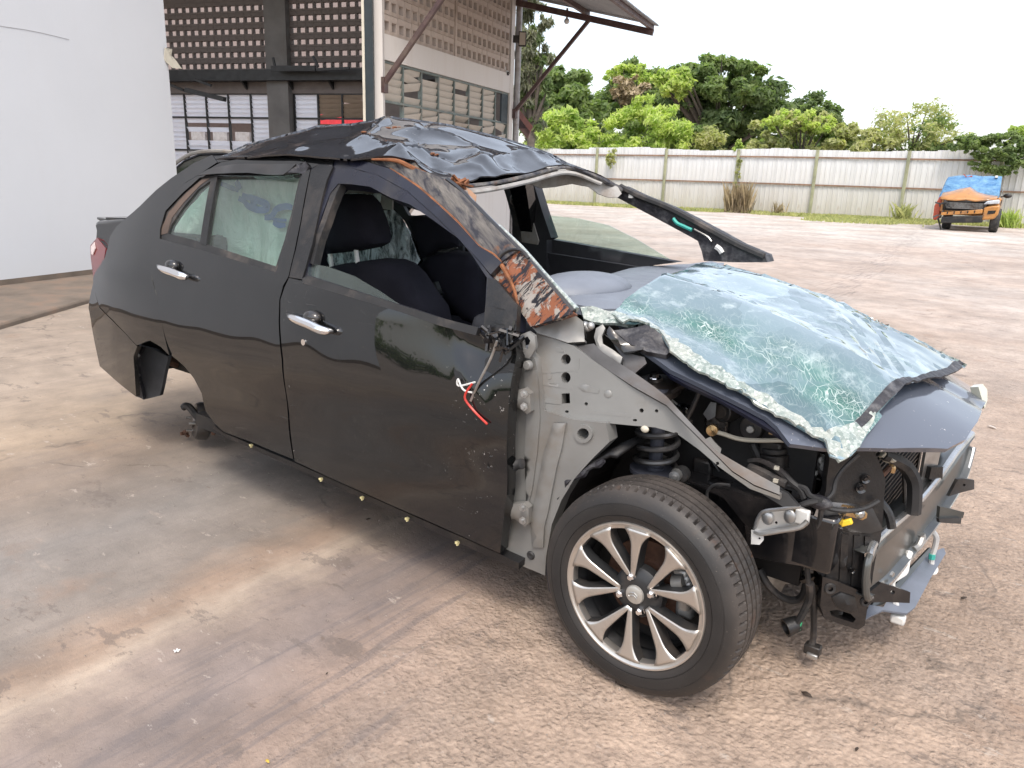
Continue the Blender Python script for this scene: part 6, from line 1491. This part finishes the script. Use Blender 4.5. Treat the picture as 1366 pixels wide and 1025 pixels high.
panel('tray_lip', q('R3', '615,840 660,780 720,740 800,650 900,545 905,560 830,650 760,730 700,790 640,800'), Plane((.52, 0, .20), (.8, -.4, .6)), MT['beam'], car, res=.03, thick=.01)
# gearbox casting seen under the rail, drive shaft
panel('gearbox', q('R3', '180,640 240,600 330,640 340,690 280,700 250,760 200,720'), Plane((.1, -.25, .3), (.3, -1, 0)), MT['alu'], car, res=.02, thick=.08, off=lambda u, v: .02*nz(u, v, 14))
mb = MB(); mb.cyl((0, -.60, .29), (.0, .4, .30), .022, 14); mb.build('drive_shaft', MT['darksteel'], car)
mb = MB(); mb.bar((-.02, -.62, .16), (-.04, -.1, .22), .07, .025); mb.build('lower_arm', MT['darksteel'], car, bevel=.01)
# ---- front wheel
WC = Vector((0, -.80, .292)); WX = Vector((0, -1, 0))          # axis points outwards
wheel = MB(); R0 = .2925
tw = .165
prof = [(.204, .0), (.206, .004), (.222, .010), (.246, .012), (.266, .006), (.280, -.004), (.2875, -.016), (.2905, -.028), (.2925, -.05)]
ns = 150; ring = []
# treads: profile around, shoulder sipes cut every third segment
tread = [(-.016, 's', .2875), (-.019, 's', .2885), (-.034, 's', .2915), (-.0375, 0, .2922), (-.038, 'g', 0), (-.043, 'g', 0), (-.0435, 0, .2926), (-.054, 't', .2930), (-.066, 0, .2932), (-.0665, 'g', 0), (-.0725, 'g', 0), (-.073, 0, .2935), (-.0825, 't', .2936), (-.092, 0, .2935), (-.0925, 'g', 0), (-.0985, 'g', 0), (-.099, 0, .2932), (-.111, 't', .2930), (-.1215, 0, .2926), (-.122, 'g', 0), (-.127, 'g', 0), (-.1275, 0, .2922), (-.131, 's', .2915), (-.146, 's', .2885), (-.149, 's', .2875)]
side_o = [(.2035, -.002), (.2045, .004), (.212, .0085), (.222, .0115), (.2225, .0095), (.2245, .0095), (.225, .0118), (.238, .0125), (.252, .0105), (.2525, .0092), (.2550, .0088), (.2555, .0098), (.268, .004), (.278, -.004), (.284, -.0105)]
side_i = [(.284, -.156), (.268, -.166), (.238, -.172), (.205, -.165)]
full = [(r, h, None) for r, h in side_o]+[(r, h, k) for h, k, r in tread]+[(r, h, None) for r, h in side_i]
V = []; Fc = []; K_ = len(full); ns = 360
zx, zz = Vector((1, 0, 0)), Vector((0, 0, 1))
for i in range(ns):
    a = 2*math.pi*i/ns; dr = zx*math.cos(a)+zz*math.sin(a)
    for (r, h, kd) in full:
        if kd == 'g': r = .2855
        if kd == 's' and i % 5 == 0: r -= .009
        if kd == 't' and i % 5 == 2: r -= .004
        w_ = .0009*math.sin(a*2) if kd is None else 0
        V.append(WC+dr*r+WX*(h+w_))
for i in range(ns):
    j = (i+1) % ns
    for m in range(K_-1): Fc.append((i*K_+m, i*K_+m+1, j*K_+m+1, j*K_+m))
def tyre_mat():
    t = NT('dusty tyre'); d = t.ramp(t.noise(5, 5, .65), [(.35, 0.0), (.7, 1.0)]); X, Y, Z = t.xyz()
    tread_ = t.ramp(t.math('MULTIPLY', t.math('ADD', Y, .82), 10.0), [(.05, 0.0), (.30, 1.0)])
    c = t.mix(t.math('MULTIPLY', d, .5), (.009, .009, .0095), (.02, .018, .017))
    c = t.mix(t.math('MULTIPLY', tread_, t.math('ADD', t.math('MULTIPLY', d, .55), .2)), c, (.085, .07, .06))
    c = t.mix(t.math('MULTIPLY', t.ramp(t.noise(220, 2), [(.70, 0.0), (.76, .8)]), tread_), c, (.35, .3, .25))
    c = t.mix(t.math('MULTIPLY', t.ramp(t.noise(11, 4), [(.6, 0.0), (.75, .45)]), tread_), c, (.16, .075, .04))
    return t.done(t.pbsdf(c, t.ramp(d, [(0, .5), (1, .75)]), normal=t.bump(t.noise(120, 3), .15, .003)))
wb = MB(); wb.lathe([(.203, -.004), (.196, -.02), (.182, -.05), (.180, -.13), (.20, -.16), (.203, -.165), (.178, -.165), (.172, -.13), (.172, -.05)], WC, WX, 64)
wheel = wb.build('wheel', simple('inner rim', (.06, .06, .062), .45, .5, var=.3), car); sub(wheel)
bm_ = mesh_from('tyre', V, Fc, 28); bmm = bmesh.new(); bmm.from_mesh(bm_); bmesh.ops.recalc_face_normals(bmm, faces=bmm.faces); bmm.to_mesh(bm_); bmm.free()
new_obj('tyre', bm_, tyre_mat(), wheel)
def alloy():
    t = NT('machined alloy'); X, Y, Z = t.xyz(); n = t.noise(3, 4); s = t.noise(1.0, 3, .6, t.scaled((300, 1, 300)))
    d = t.ramp(t.noise(9, 6, .7), [(.52, 0.0), (.72, .55)])
    c = t.mix(d, (.56, .535, .50), (.32, .28, .24))
    return t.done(t.pbsdf(c, t.math('ADD', .30, t.math('MULTIPLY', d, .3)), .85))
MT['alloy'] = alloy(); MT['rimdark'] = simple('dark rim paint', (.035, .036, .038), .4, .3, var=.3, dirt=(.10, .08, .065))
# rim ring
mb = MB(); mb.lathe([(.2045, .0045), (.2025, .0085), (.1985, .0085), (.1955, .0055), (.1865, .0035), (.1855, .001), (.1855, -.02), (.198, -.022)], WC, WX, 96, close=True); mb.build('rim', MT['alloy'], wheel)
# ten twisted spokes: bright face flaring into the rim, dark flank below
def pol(r, a, h): return WC+(zx*math.cos(a)+zz*math.sin(a))*r+WX*h
A0 = math.radians(18)
for i in range(10):
    a = A0+i*2*math.pi/10; sg = 1 if i % 2 == 0 else -1
    # bright faces lean pairwise; wide at the rim, a point at the hub
    rows = []
    for r in np.linspace(.046, .1895, 16):
        f = (r-.046)/(.1435); wdt = .0052+.0120*f+.16*max(0, f-.64)**2
        lean = sg*(.012*(1-f))
        hh = -.012+.0175*f**.8
        mid = a+lean/r*1.0
        rows.append((r, mid, wdt/r, hh))
    V = []; Fc = []
    for (r, m, w, h) in rows:
        V += [pol(r, m-w, h-.001), pol(r, m-w*.6, h), pol(r, m+w*.6, h), pol(r, m+w, h-.001)]
    n = len(rows)
    for k in range(n-1):
        for j in range(3): p = 4*k+j; Fc.append((p, p+1, p+5, p+4))
    o = new_obj('spoke', mesh_from('spoke', V, Fc, 40), MT['alloy'], wheel); sub(o); sm_ = o.modifiers.new('t', 'SOLIDIFY'); sm_.thickness = .004; sm_.offset = 0
    V = []; Fc = []
    for (r, m, w, h) in rows:
        V += [pol(r, m-w*.98, h-.003), pol(r, m+w*.98, h-.003), pol(r, m+w*.75+.006/r, h-.034), pol(r, m-w*.75-.006/r, h-.034)]
    for k in range(n-1):
        for j in range(4): p = 4*k; Fc.append((p+j, p+(j+1) % 4, p+4+(j+1) % 4, p+4+j))
    Fc.append((0, 1, 2, 3)); Fc.append(tuple(range(4*n-4, 4*n)))
    me = mesh_from('spoke_flank', V, Fc, 40); bb = bmesh.new(); bb.from_mesh(me); bmesh.ops.recalc_face_normals(bb, faces=bb.faces); bb.to_mesh(me); bb.free()
    new_obj('spoke_flank', me, MT['rimdark'], wheel)
mb = MB(); mb.lathe([(.0001, -.012), (.030, -.012), (.058, -.018), (.070, -.028), (.074, -.05), (.0001, -.05)], WC, WX, 40); mb.build('hub', MT['rimdark'], wheel)
mb = MB(); mb.lathe([(.0001, .000), (.016, -.0005), (.0245, -.004), (.0265, -.010)], WC, WX, 32); cap = mb.build('centre_cap', simple('silver cap', (.48, .47, .44), .35, .6, var=.1), wheel)
# small winged emblem on the cap
mb = MB(); mb.tube([WC+WX*.0015+zx*x+zz*z for x, z in ((-.013, .003), (-.006, .008), (.004, .009), (.012, .003))], .0014, 6); mb.tube([WC+WX*.0015+zx*x+zz*z for x, z in ((-.010, -.005), (-.002, .001), (.006, .0), (.010, -.006))], .0014, 6)
mb.tube([WC+WX*.0015+zx*x+zz*z for x, z in ((-.013, .003), (-.014, -.002), (-.010, -.005))], .0012, 6); mb.build('cap_emblem', MT['steel'], wheel)
for k in range(4):
    a = math.radians(20+90*k); c = pol(.048, a, -.018)
    mb = MB(); mb.lathe([(.0001, .018), (.007, .017), (.0105, .012), (.0118, .003), (.0142, .001), (.0142, -.006)], c, WX, 6); mb.build('lug_nut', MT['chrome'], wheel, smooth=20)
    mb = MB(); mb.lathe([(.018, .002), (.0195, -.002), (.0145, -.008)], c, WX, 16); mb.build('nut_seat', MT['rimdark'], wheel)
mb = MB(); mb.lathe([(.0001, -.075), (.07, -.075), (.075, -.082), (.125, -.082), (.126, -.086), (.126, -.098), (.0001, -.098)], WC, WX, 48); mb.build('brake_disc', MT['rustred'], wheel)
cal = MB(); 
for a in np.linspace(-.15, .62, 7): cal.box(pol(.122, a, -.075), (.05, .055, .05))
cal.build('brake_caliper', MT['alu'], wheel, bevel=.012)
mb = MB(); mb.cyl(pol(.105, .55, -.045), pol(.135, .5, -.045), .02, 14); mb.cyl(pol(.125, -.05, -.045), pol(.125, .2, -.045), .018, 12); mb.build('caliper_slider', MT['primer'], wheel)
mb = MB(); mb.lathe([(.0001, -.11), (.18, -.11), (.18, -.115)], WC, WX, 40); mb.build('dust_shield', MT['cavity'], wheel)
# ---- rear running gear on the ground
panel('rear_liner', q('R6', '246,565 262,548 312,560 374,592 340,748 275,764 252,700'), Plane((-2.65, -.66, .4), (.3, -1, 0)), simple('grey felt liner', (.075, .078, .086), .85, var=.3, bump=.3, bscale=60), car, res=.02, thick=.02, off=lambda u, v: .006*nz(u, v, 10))
panel('liner_edge', q('R6', '233,590 245,560 258,548 275,552 255,600 250,650 262,700 275,762 244,748 236,650'), Plane((-2.65, -.69, .4), (.3, -1, 0)), MT['tar'], car, res=.012, thick=.02, off=lambda u, v: .008*nz(u, v, 24))
mb = MB()
for s in ('255,585', '255,665', '248,688'): mb.ball(on_y(*q('R6', s)[0], -.71), .009, 6)
mb.build('liner_clips', MT['alu'], car)
tube_px('rear_axle', 'R6', '372,603,-.62 430,628,-.5 470,640,-.4', .022, 'rustred')
hc = on_y(*q('R6', '495,848')[0], -.52); hz_ = hc.z
mb = MB(); hx = Vector((-.35, -.9, .15)); mb.lathe([(.0001, .03), (.03, .03), (.035, .02), (.085, .015), (.092, 0), (.094, -.04), (.08, -.05), (.0001, -.05)], hc, hx, 30); hub = mb.build('rear_hub', MT['darksteel'], car); sub(hub)
for k in range(4):
    a = math.radians(45+90*k); xx = hx.normalized().orthogonal().normalized(); yy = hx.normalized().cross(xx); c = hc+(xx*math.cos(a)+yy*math.sin(a))*.05+hx.normalized()*.02
    mb = MB(); mb.cyl(c, c+hx.normalized()*.03, .006, 8); mb.build('wheel_stud', MT['steel'], hub)
tube_px('trailing_arm', 'R6', '435,795,-.56 455,790,-.55 490,830,-.55 540,880,-.52 570,850,-.45 560,820,-.4', .018, 'black')
tube_px('brake_line', 'R6', '480,800,-.5 500,803,-.48 522,792,-.45', .006, 'steel')
mb = MB()
for i in range(12):
    c = on_y(*q('R6', f'{rng.uniform(435,570)},{rng.uniform(870,905)}')[0], -.52); v = Vector(rng.normal(size=3)).normalized()*.02; mb.bar(c-v, c+v, .012, .016, rng.normal(size=3))
tag(mb.build('hub_debris', MT['rustred'], car), kind='stuff')
# hidden far wheels carry the rest of the car
for x in (-.0, -2.455):
    mb = MB(); mb.lathe([(.19, .0), (.21, .01), (.25, .012), (.28, -.01), (.292, -.03), (.292, -.14), (.28, -.16), (.21, -.17)], (x, .79, .292), (0, 1, 0), 40); w = mb.build('far_wheel', MT['rubber'], car); sub(w)
    mb = MB(); mb.lathe([(.0001, -.03), (.05, -.02), (.19, -.02), (.195, 0), (.2, -.15)], (x, .79, .292), (0, 1, 0), 30); mb.build('rim', MT['rimdark'], w)

# ------------------------------------------------------------ shattered windscreen lying on the bonnet
def shatter():
    t = NT('shattered windscreen'); X, Y, Z = t.xyz()
    wv = t.n('ShaderNodeVectorMath', operation='ADD'); nz1 = t.n('ShaderNodeTexNoise'); nz1.inputs['Scale'].default_value = 4; nz1.inputs['Detail'].default_value = 4; t.l(t.coord(), nz1.inputs['Vector'])
    sc = t.n('ShaderNodeVectorMath', operation='SCALE'); t.l(nz1.outputs['Color'], sc.inputs[0]); sc.inputs['Scale'].default_value = .16; t.l(t.coord(), wv.inputs[0]); t.l(sc.outputs[0], wv.inputs[1]); v = wv.outputs[0]
    # denser cracks along the main break; dark teal painted there for the unlit fold
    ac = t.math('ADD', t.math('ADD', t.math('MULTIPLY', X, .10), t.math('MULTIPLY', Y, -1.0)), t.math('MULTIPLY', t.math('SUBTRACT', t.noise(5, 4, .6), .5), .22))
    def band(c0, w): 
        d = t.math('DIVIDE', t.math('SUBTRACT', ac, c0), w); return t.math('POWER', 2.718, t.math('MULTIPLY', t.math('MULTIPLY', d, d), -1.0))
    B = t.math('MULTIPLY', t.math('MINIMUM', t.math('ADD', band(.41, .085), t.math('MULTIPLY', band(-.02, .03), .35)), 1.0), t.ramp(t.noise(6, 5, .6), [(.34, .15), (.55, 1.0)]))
    e1 = t.voro(24, 'DISTANCE_TO_EDGE', v); e2 = t.voro(1.0, 'DISTANCE_TO_EDGE', t.scaled((28, 70, 20), vec=t.scaled((1, 1, 1), rot=(0, 0, .75), vec=v))); e3 = t.voro(95, 'DISTANCE_TO_EDGE', v)
    n1 = t.noise(17, 4, .65); n2 = t.noise(23, 4, .65, t.scaled((1, 1, 1), loc=(3, 5, 1)))
    c1 = t.math('MULTIPLY', t.ramp(e1, [(0.0, 1.0), (.028, 0.0)]), t.ramp(n1, [(.42, 0.0), (.6, 1.0)]))
    c2 = t.math('MULTIPLY', t.ramp(e2, [(0.0, 1.0), (.06, 0.0)]), t.ramp(n2, [(.40, 0.0), (.62, .9)]))
    c3 = t.math('MULTIPLY', t.ramp(e3, [(.0, .8), (.07, 0.0)]), t.ramp(t.noise(9, 4, .6), [(.5, 0.0), (.68, .8)]))
    cr = t.math('MAXIMUM', t.math('MAXIMUM', c1, c2), c3)
    mask = t.math('MULTIPLY', cr, t.math('ADD', t.math('MULTIPLY', B, .78), .07))
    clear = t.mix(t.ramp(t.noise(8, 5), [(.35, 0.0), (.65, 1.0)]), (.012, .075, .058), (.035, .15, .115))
    facet = t.n('ShaderNodeRGBToBW'); vc = t.voro(3.6, 'F1', v, 'Color'); t.l(vc, facet.inputs[0])
    pale = t.mix(t.ramp(facet.outputs[0], [(.3, 0.0), (.7, 1.0)]), (.07, .12, .14), (.20, .28, .32))  # pale facets: sky reflection put into the colour
    pale = t.mix(t.ramp(t.noise(11, 6, .7), [(.54, 0.0), (.68, .5)]), pale, (.52, .60, .61))
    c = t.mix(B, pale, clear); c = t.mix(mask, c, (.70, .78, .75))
    h = t.math('ADD', t.math('MULTIPLY', t.voro(7, 'F1', v), .8), t.math('MULTIPLY', mask, -.15))
    nb = t.bump(h, .12, .02)
    s = t.pbsdf(c, t.math('ADD', .05, t.math('MULTIPLY', mask, .4)), 0.0, .7, .03, normal=nb, spec=.8)
    return t.done(s)
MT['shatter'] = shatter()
def drape(X, Y):
    b = .018+.012*math.sin(X*5.1+Y*3.0+.6)*math.cos(Y*4.3-.5)
    b += .034*math.exp(-((Y+.20+.08*X)/.10)**2) - .016*math.exp(-((Y+.45+.05*X)/.06)**2)     # fold along the pane
    b += .020*math.exp(-((Y-.30-.2*X)/.16)**2) - .010*math.exp(-((X-.36+.35*Y)/.05)**2)
    for k in range(4): b += .006*max(0, 1-abs(X-.25-.05*k+.45*Y+.04*noise.noise(Vector((X*4, Y*4, k))))/.02)*max(0, min(1, (Y+.3)/.2))     # small steps near the front
    b += .006*noise.noise(Vector((X*9, Y*9, 1)))+.004*abs(noise.noise(Vector((X*24, Y*24, 8))))
    return max(b, .006)
class Screen(Hood):
    def g(s, P): return hood_h(P.x, P.y)+.032-P.z
WSf = Screen(.012, drape)
wo_ = q('T7', '150,205 190,152 250,128 322,110 300,92 430,57 560,46 640,60 740,82 840,110 920,150 1000,200 1110,270 1190,322 1226,350 1205,372 1100,392 1050,422 1010,470 962,500 972,512 930,552 905,592 880,618 850,635 816,626 800,572 720,534 620,484 540,440 480,412 400,374 332,324 300,274 250,238 185,238')
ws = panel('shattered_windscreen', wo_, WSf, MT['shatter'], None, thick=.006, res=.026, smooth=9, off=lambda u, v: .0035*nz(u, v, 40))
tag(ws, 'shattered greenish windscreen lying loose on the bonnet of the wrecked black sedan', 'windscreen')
ROOTM[ws.name] = Matrix.Identity(4)
def ragged(L, k=1.6):
    L = densify(L, 6); return [(x+rng.normal()*k, y+rng.normal()*k) for x, y in L]
ce = q('T7', '150,208 250,224 300,258 360,300 420,345 480,380 560,424 640,462 740,512 800,548 860,528 905,505 962,506 930,552 905,592 880,618 850,637 814,628 799,574 720,537 620,487 540,444 480,416 400,378 331,328 298,278 250,242 183,242')
WS2 = Screen(.017, drape)
panel('crushed_edge', ragged(ce), WS2, MT['crumb'], ws, thick=.007, res=.014, smooth=25, off=lambda u, v: .008*nz(u, v, 24)+.006*nz(u, v, 60))
panel('crushed_edge', q('T7', '840,108 880,130 930,168 990,205 1060,250 1130,290 1200,330 1228,350 1190,338 1110,292 1040,262 975,240 925,200 880,160'), WS2, MT['crumb'], ws, thick=.007, res=.014, smooth=25, off=lambda u, v: .006*nz(u, v, 30))
panel('crushed_edge', q('T7', '55,185 90,180 140,190 190,200 250,232 200,240 140,228 90,225 66,215'), Plane(on_y(800, 420, -.55), (.3, -.5, .8)), MT['crumb'], ws, thick=.01, res=.012, smooth=25, off=lambda u, v: .010*nz(u, v, 24)) 
panel('black_border', q('T7', '888,522 930,490 985,452 1040,418 1100,392 1170,372 1206,366 1212,384 1150,398 1090,412 1050,440 1010,474 965,500 925,528 905,545'), Screen(.020, drape), MT['tar'], ws, thick=.006, res=.012, smooth=25, off=lambda u, v: .005*nz(u, v, 26))

# ------------------------------------------------------------ plastic wrap inside the car
def plastic(name, a, b, st):
    t = NT(name); w = t.noise(1.0, 6, .75, t.scaled(st), 1.2); w2 = t.noise(14, 5, .7)
    c = t.mix(t.ramp(w, [(.42, 0.0), (.56, 1.0)]), a, b)  # crinkle glints painted as bright streaks over dark ones
    c = t.mix(t.ramp(w2, [(.60, 0.0), (.70, .8)]), c, (.55, .62, .64))
    x = t.pbsdf(c, .16, 0, .6, .08, normal=t.bump(w, .9, .05)); y = t.n('ShaderNodeBsdfTranslucent'); t.l(c, y.inputs[0]); m = t.n('ShaderNodeMixShader'); m.inputs[0].default_value = .45; t.l(x.outputs[0], m.inputs[1]); t.l(y.outputs[0], m.inputs[2])
    return t.done(m)
pw = panel('plastic_wrap', q('S4', '100,150 230,142 330,150 398,136 392,190 372,260 400,262 480,256 555,330 610,440 665,600 640,640 690,780 704,880 640,780 560,690 480,640 380,620 250,620 60,640 30,600 50,560 250,520 350,470 350,330 290,210'), Plane((-1.6, -.12, 1), (.25, -1, 0)), plastic('crinkled plastic wrap', (.06, .09, .10), (.85, .96, .98), (22, 22, 6)), None, thick=.004, res=.012, smooth=25, off=lambda u, v: .016*nz(u*1.8, v*.8, 14)+.008*nz(u*2, v, 40))
tag(pw, 'crinkled clear plastic wrap hanging behind the driver headrest of the wrecked sedan', 'plastic wrap')
pw2 = panel('plastic_wrap', q('T4', '480,540 520,430 640,330 735,235 850,225 960,215 1180,205 1150,400 1080,720 900,680 660,610'), Plane((-2.0, -.42, 1.1), (.1, -1, .15)), plastic('printed plastic wrap', (.72, .82, .78), (.93, .97, .95), (7, 7, 3)), None, thick=.004, res=.03, smooth=25, off=lambda u, v: .012*nz(u, v, 9)+.006*nz(u, v, 26))
tag(pw2, 'pale plastic wrap with blue lettering over the rear seat, seen through the rear door window', 'plastic wrap'); ROOTM[pw2.name] = Matrix.Identity(4)
blue = simple('blue print', (.01, .07, .30), .4, var=.25)
def stroke(s, w, closed=False):
    PL2 = Plane((-2.0, -.443, 1.1), (.1, -1, .15)); P = [PL2.hit(*p) for p in q('T4', s)]
    P = spline(P, 6); V = []; Fc = []
    for i, p in enumerate(P):
        t_ = (P[min(i+1, len(P)-1)]-P[max(i-1, 0)]).normalized(); sd_ = t_.cross(PL2.n).normalized(); k = w*(.55+.45*math.sin(math.pi*(.12+.76*i/(len(P)-1)))); V += [p-sd_*k, p+sd_*k]
    for i in range(len(P)-1): Fc.append((2*i, 2*i+1, 2*i+3, 2*i+2))
    new_obj('blue_lettering', mesh_from('blue_lettering', V, Fc, 60), blue, pw2)
stroke('742,250 780,262 820,278 850,290', .011); stroke('836,240 850,265 858,285', .016); stroke('850,330 880,345 900,370 950,390 995,388 1000,365 960,345 925,330 890,322 868,312', .015)
stroke('925,330 920,355 945,365', .010); stroke('985,430 1020,425 1050,385 1100,372 1130,380', .015); stroke('1030,455 1060,470 1095,468', .012); stroke('1000,415 1040,440 1100,445', .007)

# ------------------------------------------------------------ litter on the yard
def litter(name, px, label, cat, m, size, petals=0):
    p = on_z(*px, .006); V = []; Fc = []
    if petals:
        for k in range(petals):
            a = 2*math.pi*k/petals; t_ = Vector((math.cos(a), math.sin(a), .25)); s_ = Vector((-math.sin(a), math.cos(a), 0)); b = len(V)
            V += [p, p+t_*size*.6+s_*size*.28, p+t_*size, p+t_*size*.6-s_*size*.28]; Fc.append((b, b+1, b+2, b+3))
    else:
        a = rng.uniform(0, 6.28); t_ = Vector((math.cos(a), math.sin(a), 0)); s_ = Vector((-math.sin(a), math.cos(a), 0))
        V = [p-t_*size, p-t_*size*.3+s_*size*.4+Vector((0, 0, size*.25)), p+t_*size*.5+s_*size*.3+Vector((0, 0, size*.2)), p+t_*size, p+t_*size*.4-s_*size*.35+Vector((0, 0, size*.1)), p-t_*size*.4-s_*size*.4]
        Fc = [(0, 1, 5), (1, 2, 4, 5), (2, 3, 4)]
    o = new_obj(name, mesh_from(name, V, Fc, 60), m); tag(o, label, cat); mo = o.modifiers.new('t', 'SOLIDIFY'); mo.thickness = .0015; return o
yl = simple('yellow petal', (.55, .36, .06), .6); bl = simple('brown leaf', (.045, .03, .02), .8); wp_ = simple('white petal', (.75, .73, .70), .6)
litter('fallen_flower', (236, 869), 'small white fallen flower on the bare ground at lower left', 'flower', wp_, .011, 5)
litter('yellow_petal', (357, 1016), 'small yellow petal near the bottom edge of the ground', 'petal', yl, .008)
litter('dry_leaf', (491, 693), 'dark brown curled leaf on the ground beside the car door', 'leaf', bl, .011)
litter('dry_leaf', (436, 899), 'tiny dark leaf on rough ground left of the front wheel', 'leaf', bl, .005)
litter('dry_leaf', (1076, 927), 'brown leaf on the rough ground in front of the front wheel', 'leaf', bl, .016)
litter('dry_leaf', (1143, 1000), 'small dark leaf near the bottom right of the ground', 'leaf', bl, .009)
litter('dry_leaf', (1286, 798), 'thin brown leaf on the ground right of the crash beam', 'leaf', bl, .016)
litter('paper_scrap', (1323, 570), 'thin white scrap on the ground right of the bonnet', 'paper', wp_, .03)

# loose grit and glass crumbs on the concrete
gv = []; gf = []
for i in range(520):
    x = rng.uniform(-3.6, 1.6); y = rng.uniform(-2.1, .4) if rng.random() < .8 else rng.uniform(.4, 3)
    if i < 150: x = rng.normal(-.2, .5); y = rng.normal(-.95, .28)
    r = rng.uniform(.0014, .0042); b = len(gv); p = Vector((x, y, .004+r*.5))
    a = [p+Vector((math.cos(k*2.09+i), math.sin(k*2.09+i)*.8, -.4))*r*rng.uniform(.7, 1.2) for k in range(3)]+[p+Vector((rng.normal()*.3, rng.normal()*.3, .8))*r]
    gv += a; gf += [(b, b+1, b+3), (b+1, b+2, b+3), (b+2, b, b+3), (b, b+2, b+1)]
tag(new_obj('grit', mesh_from('grit', gv, gf), simple('grit', (.30, .26, .22), .6, var=.7, vscale=400)), kind='stuff')
